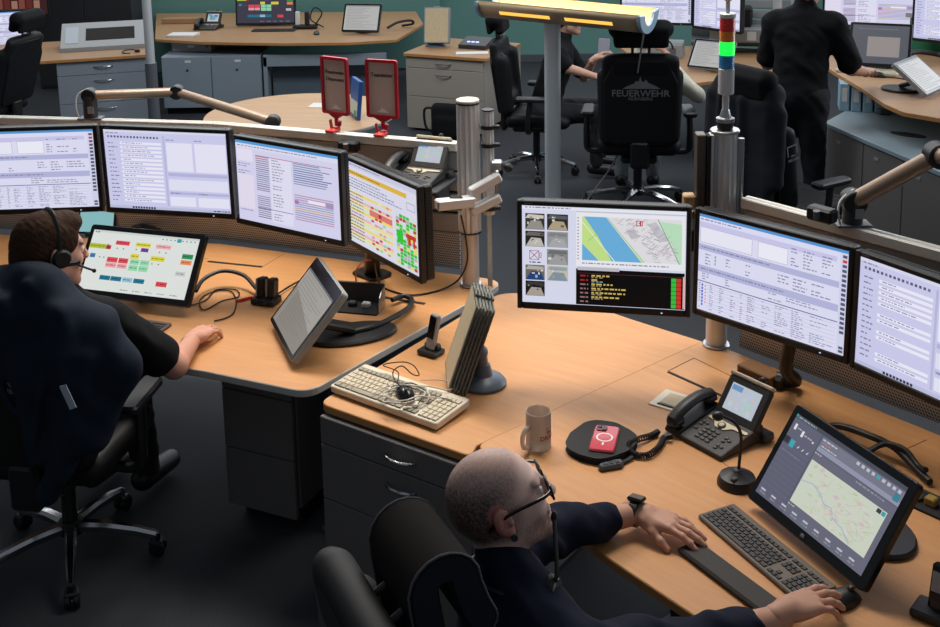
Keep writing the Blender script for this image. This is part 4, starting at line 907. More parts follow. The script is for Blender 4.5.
# ------------------------------------------------------------------ desk telephone
def desk_phone(label, loc, rz, group=None, small=False, scr_seed=1, cat='phone'):
    """x to the phone's right, y towards its back"""
    t = thing('desk_phone', label, cat, loc, rz, group)
    PB = mat('phone_charcoal', (44, 42, 40), 0.5)
    sl = MB(); W, D, z0, z1 = 0.245, 0.20, 0.018, 0.062
    prof = [(0, 0.004), (D, 0.004), (D, z1), (0, z0)]
    vs = [(x, y, z) for x in (0, W) for y, z in prof]
    sl.add(vs, [(0, 1, 2, 3), (7, 6, 5, 4), (0, 4, 5, 1), (3, 2, 6, 7), (1, 5, 6, 2), (0, 3, 7, 4)]); body = sl.build('body', PB, t)
    md = body.modifiers.new('b', 'BEVEL'); md.width = 0.005; md.segments = 2
    s = math.atan2(z1 - z0, D); KM = T(0, 0, z0) @ rotx(s)
    MB().box((0.035, D * .5, 0.004), (0.062, D * .98, 0.008), KM, 0.003).build('cradle', BLACK, t)
    hd = MB()
    for yy in (0.022, 0.182): hd.box((0.034, yy, 0.026), (0.056, 0.05, 0.034), KM, 0.012)
    hd.tube(bez([KM @ Vector((0.034, 0.01, 0.036)), KM @ Vector((0.034, 0.05, 0.050)), KM @ Vector((0.034, 0.10, 0.056)), KM @ Vector((0.034, 0.15, 0.052)), KM @ Vector((0.034, 0.195, 0.036))], 14), 0.023, 12, squash=(1, .7)); h = hd.build('handset', BLACK, t)
    bk = mat('phone_key', (66, 64, 62), 0.5)
    for r in range(4):
        for c in range(3): MB().box((0.118 + c * 0.021, 0.03 + r * 0.017, 0.002), (0.016, 0.011, 0.005), KM, 0.0015).build('key', bk, t)
    for x, y in ((0.085, 0.085), (0.1, 0.098), (0.085, 0.1), (0.085, 0.06), (0.2, 0.06), (0.215, 0.072), (0.2, 0.078), (0.2, 0.022), (0.215, 0.034), (0.2, 0.036)): MB().box((x, y, 0.002), (0.013, 0.010, 0.005), KM, 0.0015).build('key', bk, t)
    sv = mat('phone_silver', (188, 176, 150), 0.35, 0.4)
    fs = MB(); fs.prism(roundpoly([(0.08, 0.125), (0.11, 0.122), (0.13, 0.100), (0.165, 0.100), (0.185, 0.122), (0.24, 0.125), (0.24, 0.137), (0.08, 0.137)], 0.008), 0.0, 0.004, KM).build('silver_strip', sv, t)
    MB().cyl((0.148, 0.115, 0.002), 0.014, 0.006, 20, KM).build('navigation_ring', BLACK, t); MB().cyl((0.148, 0.115, 0.004), 0.009, 0.006, 18, KM).build('navigation_button', sv, t)
    SM = T(0.16, 0.155, 0.055) @ rotx(R(-36))                 # display head leaning back
    MB().box((0, 0.010, 0.065), (0.175, 0.022, 0.145), SM, 0.006).build('display_head', PB, t)
    sc = Screen(0.122, 0.092, (188, 196, 208)); rn = random.Random(scr_seed)
    for k in range(40):
        x, y = rn.uniform(.1, .8), rn.uniform(.1, .8); sc.rect(x, y, x + rn.uniform(.05, .2), y + rn.uniform(.05, .2), rn.choice([(196, 204, 208), (180, 200, 196), (206, 190, 196), (176, 206, 196), (190, 196, 220)]) if not small else rn.choice([(70, 160, 200), (220, 180, 60), (60, 170, 90), (80, 110, 200)]), 1 + k % 8)
    sc.rect(.05, .06, .4, .25, (108, 150, 196), 10); sc.build(t, SCR, SM @ T(0, -0.0014, 0.068))
    MB().box((0, 0.008, 0.143), (0.176, 0.026, 0.014), SM, 0.004).build('silver_cap', sv, t)
    MB().lathe([(0.012, 0), (0.012, 0.012), (0.007, 0.018)], 14, SM @ T(0.03, 0.01, 0.15)).build('camera_knob', BLACK, t)
    MB().box((0.22, 0.21, 0.018), (0.09, 0.05, 0.03), bev=0.006).build('rear_stand', DGREY, t)
    return t
a_, b_ = at(672, 436, DZ), at(719, 465, DZ); d_ = b_ - a_
ph1 = desk_phone('large charcoal desk phone with tilted colour display beside the gooseneck microphone', a_ + Vector((-0.02, 0.03, 0)), math.atan2(d_.y, d_.x) + R(4))
# coiled handset cord
pts = [at(672, 436, DZ + .02), at(664, 438, DZ + .014), at(659, 447, DZ + .012), at(648, 455, DZ + .012), at(634, 454, DZ + .012), at(629, 446, DZ + .018), at(636, 440, DZ + .02), at(650, 436, DZ + .012), at(658, 432, DZ + .012)]
cl = bez(pts, 420); co = []; IP = (T(ph1.location) @ rotz(ph1.rotation_euler.z)).inverted()
for i, q in enumerate(cl):
    t_ = (cl[min(i + 1, len(cl) - 1)] - cl[max(i - 1, 0)]).normalized(); N = t_.cross(Vector((0, 0, 1))).normalized(); B = t_.cross(N); a = 2 * PI * i / 8
    co.append(IP @ (q + (N * math.cos(a) + B * math.sin(a)) * 0.0085))
MB().tube(co, 0.003, 5).build('handset_cord', CABLE, ph1)
# gooseneck microphone
mc = at(737, 484, DZ)
mic = thing('gooseneck_microphone', 'black gooseneck microphone on round foot beside the dark touch screen', 'microphone', mc)
MB().lathe([(0.060, 0), (0.060, 0.010), (0.052, 0.028), (0.020, 0.042), (0.013, 0.050), (0.0, 0.052)], 32).build('foot', BLACK, mic)
MB().box((-0.03, -0.02, 0.034), (0.022, 0.016, 0.012), rotz(R(30)), 0.003).build('talk_button', DGREY, mic)
g = [atY(738, 476, mc.y), atY(740, 455, mc.y), atY(741, 436, mc.y), atY(736, 424, mc.y - .01), atY(727, 418, mc.y - .02), atY(718, 416, mc.y - .03)]
MB().tube(bez([q - mc for q in g], 30), 0.005, 8).build('gooseneck', BLACK, mic)
MB().ball(g[-1] - mc, (0.018, 0.015, 0.015)).build('capsule', BLACK, mic)
# ------------------------------------------------------------------ right-hand cables and socket tray
cable('thick black cable arching behind the dark touch screen', [at(820, 428, DZ + .03), at(840, 426, DZ + .04), at(870, 436, DZ + .05), at(895, 448, DZ + .04), at(915, 468, DZ + .02), at(930, 482, DZ + .014)], 0.011, CABLE, 30, k=8)
cable('black cable looping beside the socket tray at the right edge', [at(868, 452, DZ + .03), at(885, 444, DZ + .05), at(905, 450, DZ + .05), at(918, 466, DZ + .03), at(926, 470, DZ + .04)], 0.009, CABLE, 26, k=8)
s0, s1 = at(905, 520, DZ), at(946, 556, DZ); d_ = s1 - s0
tr_ = thing('socket_tray', 'sunken socket tray with plugs at the right edge of the worktop', 'socket tray', at(915, 500, DZ), R(-50))
MB().box((0.06, 0.0, 0.004), (0.30, 0.09, 0.008), bev=0.002).build('tray', GAPM, tr_)
MB().box((0.06, 0.05, 0.006), (0.32, 0.012, 0.012), bev=0.002).build('rim', DGREY, tr_)
for k, c in enumerate(((190, 184, 170), (160, 130, 60), (60, 60, 64))): MB().box((0.0 + k * 0.05, 0.0, 0.02), (0.032, 0.03, 0.026), bev=0.004).build('plug', mat('plug_%s' % ('white', 'brass', 'grey')[k], c, 0.45), tr_)
q0 = at(932, 616, DZ)
dk2 = thing('handset_dock', 'black handset in dock cut off by the lower right corner', 'phone', q0, R(-40))
MB().box((0, 0, 0.012), (0.09, 0.08, 0.024), bev=0.006).build('dock', BLACK, dk2)
MB().box((0.012, 0.0, 0.075), (0.05, 0.022, 0.12), rotx(R(-14)), 0.007).build('handset', GLOSS, dk2)
MB().box((0.012, -0.0125, 0.09), (0.04, 0.002, 0.05), rotx(R(-14))).build('display', LGREY, dk2)
# ------------------------------------------------------------------ left worktop: charger, hatch with lid, cables
ch0 = at(266, 303, DZ)
ch = thing('battery_charger', 'black twin-slot charger standing on the left worktop', 'charger', ch0, R(-20))
MB().prism(roundpoly([(-0.055, -0.04), (0.055, -0.04), (0.055, 0.045), (-0.055, 0.045)], 0.012), 0.0005, 0.028, ch=0.005).build('foot', BLACK, ch)
for sx in (-1, 1):
    MB().box((sx * 0.024, 0.01, 0.065), (0.036, 0.05, 0.085), rotx(R(-8)), 0.006).build('slot_tower', BLACK, ch)
    MB().box((sx * 0.024 - 0.014, -0.018, 0.07), (0.006, 0.004, 0.075), rotx(R(-8))).build('light_bar', LGREY, ch)
MB().box((0, -0.038, 0.016), (0.05, 0.004, 0.01)).build('type_plate', LGREY, ch)
hx = at(352, 316, DZ); hx2 = at(378, 302, DZ)
ho_ = thing('cable_hatch', 'open cable hatch with steel lid and plugs behind the small touch screen', 'cable hatch', at(352, 308, DZ), R(-14))
MB().box((0, 0, 0.0035), (0.26, 0.12, 0.006), bev=0.001).build('well', GAPM, ho_)
MB().box((0.0, 0.066, 0.05), (0.24, 0.012, 0.10), rotx(R(-12)), 0.003).build('lid', DGREY, ho_)
MB().prism([(0, 0), (0.09, 0), (0.086, 0.03), (0.07, 0.058), (0.04, 0.078), (0, 0.085)], -0.002, 0.002, T(0.13, 0.05, 0.004) @ rotz(PI / 2) @ rotz(PI) @ rotx(PI / 2)).build('lid_cheek', STEEL, ho_)
for k in range(3): MB().box((-0.06 + k * 0.06, 0.01, 0.016), (0.035, 0.03, 0.022), bev=0.004).build('plug', (LGREY, DGREY, WHITE)[k], ho_)
def onz(pts, z): return [at(x, y, DZ + z) for x, y in pts]
cable('thick black cable from the oval foot to the steel hatch', onz([(352, 332), (372, 327), (392, 318), (408, 308), (412, 300), (404, 296), (392, 300)], .024), 0.011, CABLE, 40, k=8)
cable('thick black cable bowing from the white touch screen to the charger', [at(196, 291, DZ + .05), at(204, 279, DZ + .06), at(222, 271, DZ + .07), at(243, 275, DZ + .06), at(256, 288, DZ + .03)], 0.009, CABLE, 30, k=8)
cable('thin black cable snaking in loops between man and charger', onz([(178, 306), (192, 305), (206, 300), (216, 290), (236, 290), (238, 297), (222, 301), (204, 310), (200, 300), (212, 292), (230, 291), (236, 300), (234, 312), (226, 318), (214, 321)], .006), 0.003, CABLE, 90)
cable('red plug with cable lead beside the charger', onz([(236, 301), (241, 300), (249, 298), (257, 297)], .008), 0.006, mat('red_plug', (220, 52, 40), 0.4), 12)
cable('orange cable hanging below the status matrix monitor', [atY(371, 260, 4.62), atY(362, 262, 4.6), atY(356, 272, 4.58), at(357, 285, DZ + .01), at(362, 292, DZ + .006)], 0.004, mat('orange_cable', (206, 96, 50), 0.5), 24)
cable('black cable crossing the left worktop towards the aluminium post', [atY(374, 262, 4.62), at(380, 284, DZ + .02), at(395, 292, DZ + .006), at(415, 295, DZ + .006), at(440, 290, DZ + .006), at(458, 280, DZ + .03), atY(467, 262, 4.74), atY(466, 240, 4.74), atY(461, 215, 4.72)], 0.004, CABLE, 60)
cable('thin black cable tangle in front of the matrix monitor foot', onz([(342, 290), (352, 284), (370, 284), (380, 290), (368, 290), (352, 286), (344, 292), (358, 296), (375, 298)], .006), 0.003, CABLE, 40)
cable('black cable tucked behind the charger', onz([(276, 295), (290, 286), (303, 279)], .012), 0.004, CABLE, 14)
cable('bundle of black cables on the worktop behind the white touch screen', onz([(132, 228), (142, 226), (152, 228), (164, 233)], .06), 0.012, CABLE, 14)
# ------------------------------------------------------------------ lamps on the partition rails
LAMPM = mat('champagne_metal', (164, 142, 124), 0.38, 0.35)
def jointed_lamp(label, base, pts, r, head_r, post_h):
    t = thing('arm_lamp', label, 'lamp', base)
    MB().box((0, 0, 0.004), (0.12, 0.07, 0.008), bev=0.002).build('clamp_plate', MGREY, t)
    MB().cyl((0, 0, 0.008), 0.035, post_h, 20).build('socket', DGREY, t)
    MB().box((0.012, -0.0345, 0.05), (0.03, 0.004, 0.035)).build('type_label', LGREY, t)
    q = [Vector(x) - Vector(base) for x in pts]
    for a, b in zip(q[:-1], q[1:]):
        d = (b - a); 
        MB().tube([a, b], r, 14).build('arm', LAMPM, t)
        s = d.cross(Vector((0, 0, 1))).normalized() * r * .2
        MB().tube([a + Vector((0, 0, -r * .95)), b + Vector((0, 0, -r * .95))], r * .25, 6).build('arm_trim', ALU, t)
    for a in q: MB().cyl((0, 0, -head_r * .8), head_r, head_r * 1.6, 20, T(a) @ rotx(PI / 2), ch=0.004).build('joint', BLACK, t)
    a = q[0]; MB().tube(bez([(-0.05, -0.03, 0.01), (-0.06, -0.03, a.z * .6), a + Vector((-0.05, -0.02, 0.01)), a + Vector((0, 0, head_r))], 12), 0.004, 6).build('white_cable', WHITE, t)
    return t
lb0 = Vector((-1.90, 5.618, ZP))
jointed_lamp('jointed desk lamp arm on the partition rail of the left desk', lb0, [lb0 + Vector((0, 0, 0.12)), atY(177, 92, 5.75), atY(273, 122, 5.5)], 0.023, 0.036, 0.11)
rj = atY(853, 206, 3.811); rl = Vector((rj.x, rj.y, ZP))
jointed_lamp('thick angled desk lamp arm on the partition rail at right', rl, [rl + Vector((0, 0, 0.085)), atY(938, 155, 3.62), atY(1010, 165, 3.2)], 0.030, 0.042, 0.08)
# ------------------------------------------------------------------ red sign holders clipped to the left rail
def sign(label, base, rz, lines, tilt=0.0, scale=1.0):
    t = thing('sign_holder', label, 'sign', base, rz)
    W, H, z0 = 0.165, 0.28, 0.125
    fr = MB(); S_ = Matrix.Scale(scale, 4) @ T(0, 0.030, -0.0455)
    outer, inner = rrect(W, H, 0.014), rrect(W - 0.028, H - 0.028, 0.006)
    zc = z0 + H / 2; n = len(outer)
    for (A, B, y0, y1) in ((outer, inner, -0.008, 0.008),):
        vs = [(x, y, z + zc) for y in (y0, y1) for (x, z) in A] + [(x, y, z + zc) for y in (y0, y1) for (x, z) in B]
        fs = []
        for i in range(n):
            j = (i + 1) % n
            fs += [(i, j, n + j, n + i), (2 * n + j, 2 * n + i, 3 * n + i, 3 * n + j), (j, i, 2 * n + i, 2 * n + j), (n + i, n + j, 3 * n + j, 3 * n + i)]
        fr.add(vs, fs, S_)
    fr.prism([(-0.05, 0), (0.05, 0), (0.012, -0.02), (-0.012, -0.02)][::-1], -0.006, 0.006, S_ @ T(0, 0, z0 + 0.002) @ rotx(PI / 2)).build('frame', RED, t)
    MB().box((0, 0.002, zc), (W - 0.026, 0.003, H - 0.026), S_).build('sheet', mat('sign_sheet', (196, 174, 164), 0.35), t)
    MB().cyl((0, 0, 0.07), 0.010, 0.042, 12, S_).build('neck', RED, t)
    MB().box((0, -0.004, 0.085), (0.024, 0.02, 0.03), S_ @ roty(R(12)), 0.004).box((-0.018, -0.004, 0.072), (0.010, 0.018, 0.06), S_ @ roty(R(-10)), 0.003).box((0, 0, 0.055), (0.03, 0.028, 0.018), S_, 0.004).build('clip_spring', RED, t)
    MB().box((0, -0.03, 0.052), (0.05, 0.06, 0.012), S_, 0.003).build('clip_jaw', mat('orange_red_plastic', (214, 52, 36), 0.4), t)
    for k, w in enumerate(lines): text_mesh(w, 0.026, S_ @ T(0, -0.0002, zc + 0.065 - k * 0.034) @ rotx(PI / 2), t, mat('black_print', (30, 30, 32)), bold=True)
    L = MB()
    L.prism([(-0.032, 0), (0.034, 0), (0.026, 0.006), (0.012, 0.012), (0.006, 0.022), (0.002, 0.014), (-0.006, 0.026), (-0.008, 0.014), (-0.02, 0.008)], -0.0005, 0.0005, S_ @ T(0, 0.0, zc - 0.115) @ rotx(PI / 2)).build('emblem', WHITE, t)
    return t
for (px, py), (tx, ty), ln, lab in (((333, 139), (333, 52), ('Feuerwehr', 'Disponent'), 'red-framed sign holder with two lines of print, clipped to the rail'), ((381, 144), (381, 58), ('Teamleiter',), 'red-framed sign holder with one line of print, nearer the post')):
    f = atY(px, py, 5.2); u_ = (f.x + 1.26) / 1.2; yy = 5.50 - (f.x + 1.26) * 0.47 / 1.2
    f = atY(px, py, yy); sign(lab, (f.x, 5.50 - (f.x + 1.26) * 0.47 / 1.2 - 0.0, ZP + 0.0005), R(-34 if len(ln) == 2 else -22), ln, scale=0.98)
# black clip between the signs and clip on the right rail
for lab, px, Yc in (('black rail clip beside the nearer red sign holder', (349, 146), 5.17), ('black rail clip behind the right dispatch monitor', (822, 214), 3.80)):
    c = atY(*px, Yc); cl_ = thing('rail_clip', lab, 'clip', c, R(-21 if Yc > 5 else -50))
    MB().box((0, 0, 0), (0.10, 0.05, 0.05), bev=0.008).build('body', BLACK, cl_); MB().cyl((0, -0.03, -0.005), 0.012, 0.03, 14, rotx(R(10))).build('screw', MGREY, cl_)
# desk phone on a shelf in front of the left partition
sh = thing('phone_shelf', 'dark shelf on the partition carrying the rear desk phone', 'shelf', (-0.27, 4.965, 1.15), R(-21))
MB().box((0, 0, 0.01), (0.34, 0.24, 0.02), bev=0.004).build('board', DGREY, sh)
for sx in (-1, 1): MB().box((sx * 0.13, 0.04, -0.05), (0.02, 0.14, 0.10), bev=0.003).build('bracket', DGREY, sh)
ph2 = desk_phone('black desk phone on the shelf behind the status matrix monitor', (-0.415, 4.925, 1.1705), R(-24), scr_seed=5)

tb = thing('small_tablet', 'small pale tablet standing behind the head of the left man', 'tablet', at(96, 236, DZ), R(-8)); MB().box((0, 0, 0.075), (0.20, 0.012, 0.13), rotx(R(-20)), 0.004).build('body', BLACK, tb)
Screen(0.18, 0.11, (150, 206, 210)).build(tb, SCRDIM, rotx(R(-20)) @ T(0, -0.0065, 0.075)); MB().box((0, 0.03, 0.01), (0.10, 0.10, 0.02), bev=0.004).build('foot', BLACK, tb)
# ------------------------------------------------------------------ soft shapes: smooth union of simple solids, meshed with surface nets
def cone(a, b, ra, rb, k=0.02): return ('c', np.array(a, float), np.array(b, float), ra, rb, k)
def ell(c, r, M=None, k=0.02, sub=False): return ('e', np.array(c, float), np.array(r, float), np.eye(3) if M is None else np.array(M, float)[:3, :3], sub, k)
def rbx(c, h, rad, M=None, k=0.02): return ('b', np.array(c, float), np.array(h, float), np.eye(3) if M is None else np.array(M, float)[:3, :3], rad, k)
def xf(prims, M, s=1.0):
    """move primitives by a 4x4 matrix and uniform scale"""
    A = np.array(M, float); Rm, t = A[:3, :3], A[:3, 3]; out = []
    for p in prims:
        if p[0] == 'c': out.append(('c', Rm @ (p[1] * s) + t, Rm @ (p[2] * s) + t, p[3] * s, p[4] * s, p[5] * s))
        else: out.append((p[0], Rm @ (p[1] * s) + t, p[2] * s, Rm @ p[3], p[4] if p[0] == 'e' else p[4] * s, p[5] * s))
    return out
def grow(prims, d):
    out = []
    for p in prims:
        if p[0] == 'c': out.append(('c', p[1], p[2], p[3] + d, p[4] + d, p[5]))
        elif p[0] == 'e': out.append(('e', p[1], p[2] + d, p[3], p[4], p[5]))
        else: out.append(('b', p[1], p[2] + d, p[3], p[4] + d, p[5]))
    return out
def pdist(p, X):
    if p[0] == 'c':
        a, b, ra, rb = p[1], p[2], p[3], p[4]; ab = b - a; L = max(ab @ ab, 1e-12)
        t = np.clip(((X - a) @ ab) / L, 0, 1); d = np.linalg.norm(X - a - t[..., None] * ab, axis=-1); return d - (ra + (rb - ra) * t)
    q = (X - p[1]) @ p[3]
    if p[0] == 'e':
        k0 = np.linalg.norm(q / p[2], axis=-1); k1 = np.linalg.norm(q / (p[2] ** 2), axis=-1); return k0 * (k0 - 1) / np.maximum(k1, 1e-9)
    w = np.abs(q) - (p[2] - p[4]); return np.linalg.norm(np.maximum(w, 0), axis=-1) + np.minimum(w.max(-1), 0) - p[4]
def pbox(p):
    if p[0] == 'c': r = max(p[3], p[4]); return np.minimum(p[1], p[2]) - r, np.maximum(p[1], p[2]) + r
    e = np.abs(p[3]) @ p[2]; return p[1] - e, p[1] + e
def sdf_mesh(prims, h, cuts=()):
    """cuts: (point, normal) half spaces removed on the normal's side. Returns verts, quads"""
    lo = np.min([pbox(p)[0] for p in prims if not (p[0] == 'e' and p[4])], 0) - 3 * h; hi = np.max([pbox(p)[1] for p in prims if not (p[0] == 'e' and p[4])], 0) + 3 * h
    n = np.ceil((hi - lo) / h).astype(int) + 1; f = np.full(n, 0.2, np.float32)
    for p in prims:
        a, b = pbox(p); m = max(p[5] * 1.3, 0) + 2 * h
        i0 = np.clip(np.floor((a - m - lo) / h).astype(int), 0, n - 1); i1 = np.clip(np.ceil((b + m - lo) / h).astype(int) + 1, 1, n)
        if np.any(i1 <= i0): continue
        ax = [lo[k] + h * np.arange(i0[k], i1[k]) for k in range(3)]
        X = np.stack(np.meshgrid(*ax, indexing='ij'), -1); d = pdist(p, X).astype(np.float32); S = (slice(i0[0], i1[0]), slice(i0[1], i1[1]), slice(i0[2], i1[2])); g = f[S]; k = max(p[5], 1e-4)
        if p[0] == 'e' and p[4]: d = -d; hh = np.clip(0.5 - 0.5 * (g - d) / k, 0, 1); f[S] = g * (1 - hh) + d * hh + k * hh * (1 - hh)
        else: hh = np.clip(0.5 + 0.5 * (g - d) / k, 0, 1); f[S] = g * (1 - hh) + d * hh - k * hh * (1 - hh)
    if cuts:
        ax = [lo[k] + h * np.arange(n[k]) for k in range(3)]; X = np.stack(np.meshgrid(*ax, indexing='ij'), -1)
        for pt, nn in cuts: f = np.maximum(f, ((X - np.array(pt)) @ (np.array(nn) / np.linalg.norm(nn))).astype(np.float32))
    s = f < 0; c = np.zeros(n - 1, np.int8)
    for i in (0, 1):
        for j in (0, 1):
            for k in (0, 1): c += s[i:n[0] - 1 + i, j:n[1] - 1 + j, k:n[2] - 1 + k]
    act = np.argwhere((c > 0) & (c < 8)); idx = np.full(n - 1, -1, np.int32); idx[tuple(act.T)] = np.arange(len(act))
    corners = [(i, j, k) for i in (0, 1) for j in (0, 1) for k in (0, 1)]
    val = np.stack([f[tuple((act + np.array(q)).T)] for q in corners], 1); pos = np.zeros((len(act), 3)); cnt = np.zeros(len(act))
    for a in range(8):
        for b in range(a + 1, 8):
            if sum(abs(corners[a][m] - corners[b][m]) for m in range(3)) != 1: continue
            va, vb = val[:, a], val[:, b]; cr = (va < 0) != (vb < 0); t = np.where(cr, va / np.where(cr, va - vb, 1), 0)
            pos[cr] += (np.array(corners[a]) + t[:, None] * (np.array(corners[b]) - np.array(corners[a])))[cr]; cnt[cr] += 1
    verts = lo + h * (act + pos / np.maximum(cnt, 1)[:, None]); quads = []
    for ax_ in range(3):
        u, v = (ax_ + 1) % 3, (ax_ + 2) % 3; sl0 = [slice(None)] * 3; sl1 = [slice(None)] * 3; sl0[ax_] = slice(0, -1); sl1[ax_] = slice(1, None)
        e = np.argwhere(s[tuple(sl0)] != s[tuple(sl1)]); e = e[(e[:, u] > 0) & (e[:, v] > 0) & (e[:, u] < n[u] - 1) & (e[:, v] < n[v] - 1)]
        du, dv = np.zeros(3, int), np.zeros(3, int); du[u] = 1; dv[v] = 1
        q = np.stack([idx[tuple((e - du - dv).T)], idx[tuple((e - dv).T)], idx[tuple(e.T)], idx[tuple((e - du).T)]], 1); inside = s[tuple(e.T)]
        q[~inside] = q[~inside][:, ::-1]; quads.append(q)
    quads = np.concatenate(quads); quads = quads[(quads >= 0).all(1)]
    return verts, quads
def relax(v, q, it=2, w=0.5):
    for _ in range(it):
        acc = np.zeros_like(v); cn = np.zeros(len(v))
        for a in range(4):
            b = (a + 1) % 4
            np.add.at(acc, q[:, a], v[q[:, b]]); np.add.at(acc, q[:, b], v[q[:, a]]); np.add.at(cn, q[:, a], 1); np.add.at(cn, q[:, b], 1)
        v = v * (1 - w) + w * acc / np.maximum(cn, 1)[:, None]
    return v
def soft(name, prims, h, m, parent=None, cuts=(), wrinkle=0.0, wfreq=28.0, it=2, colfn=None, extra=(), origin=None):
    """soft solid -> mesh object; extra: further (prims, h) meshed finer and joined; colfn(verts) -> rgb"""
    V_, Q_ = [], []; o = 0
    for pr, hh in [(prims, h)] + list(extra):
        v, q = sdf_mesh(pr, hh, cuts); v = relax(v, q, it); V_.append(v); Q_.append(q + o); o += len(v)
    v, q = np.concatenate(V_), np.concatenate(Q_)
    if wrinkle:
        ph = v @ np.array([[1.0, .3, .2], [.2, 1.0, .5], [.4, -.3, 1.0]]) * wfreq
        v = v + wrinkle * np.stack([np.sin(ph[:, 1] + 2 * np.sin(ph[:, 2] * .6)), np.sin(ph[:, 2] + 2 * np.sin(ph[:, 0] * .7)), np.sin(ph[:, 0] * .8 + 2 * np.sin(ph[:, 1] * .5))], 1)
        ph = ph * 2.3 + 1.7; v = v + 0.5 * wrinkle * np.stack([np.sin(ph[:, 2] + 1.5 * np.sin(ph[:, 1] * .6)), np.sin(ph[:, 0] + 2 * np.sin(ph[:, 2] * .4)), np.sin(ph[:, 1] + 1.5 * np.sin(ph[:, 0] * .7))], 1)
    me = bpy.data.meshes.new(name); vv = v if origin is None else v - np.array(origin)
    me.vertices.add(len(vv)); me.vertices.foreach_set('co', vv.astype(np.float32).ravel()); me.loops.add(q.size); me.loops.foreach_set('vertex_index', q.astype(np.int32).ravel())
    me.polygons.add(len(q)); me.polygons.foreach_set('loop_start', np.arange(0, q.size, 4, dtype=np.int32)); me.update(calc_edges=True); me.validate()
    me.polygons.foreach_set('use_smooth', [True] * len(me.polygons))
    if colfn is not None:
        c = colfn(v); at_ = me.color_attributes.new('Col', 'FLOAT_COLOR', 'POINT'); arr = np.ones((len(v), 4), np.float32); arr[:, :3] = c; at_.data.foreach_set('color', arr.ravel())
    return link(name, me, m, parent)

# ------------------------------------------------------------------ office chairs
def roll_headrest(t, M, L=0.24, thick=0.036):
    """thick pad folded over like an inverted U, open end downwards"""
    path = [(-0.044, -0.17), (-0.047, -0.10), (-0.047, -0.02)] + [(-0.047 * math.cos(a) , 0.047 * math.sin(a)) for a in [PI * k / 10 for k in range(1, 10)]] + [(0.047, -0.02), (0.056, -0.07), (0.068, -0.11)]
    P = [Vector(p) for p in path]; out, inn = [], []
    for i, p in enumerate(P):
        d = (P[min(i + 1, len(P) - 1)] - P[max(i - 1, 0)]).normalized(); n = Vector((-d.y, d.x)); out.append(p + n * thick); inn.append(p - n * thick * .92)
    d = (P[-1] - P[-2]).normalized(); n = Vector((-d.y, d.x)); tip = [P[-1] + n * thick * math.cos(a) + d * thick * math.sin(a) for a in [PI * k / 8 for k in range(1, 8)]]
    poly = [(p.x, p.y) for p in out + tip + inn[::-1]][::-1]
    # outline lies in (y, z); extrude along x
    EM = M @ Matrix(((0, 0, 1, 0), (1, 0, 0, 0), (0, 1, 0, 0), (0, 0, 0, 1)))
    MB().prism(poly, -L / 2, L / 2, EM, 0.008, mi=1, mi_side=0, smooth=True).build('headrest', [mat('headrest_fabric', (30, 26, 24), 0.9, noise=0.2, scale=80, bump=0.3, bscale=1100, spec=0.15), mat('headrest_end', (30, 37, 46), 0.85, bump=0.3, bscale=1100, spec=0.15)], t)
    for sx in (-1, 1): MB().tube([EM @ Vector((p.x, p.y, sx * (L / 2 - 0.004))) for p in out + tip], 0.003, 6).build('piping', mat('piping', (70, 74, 80), 0.7), t)
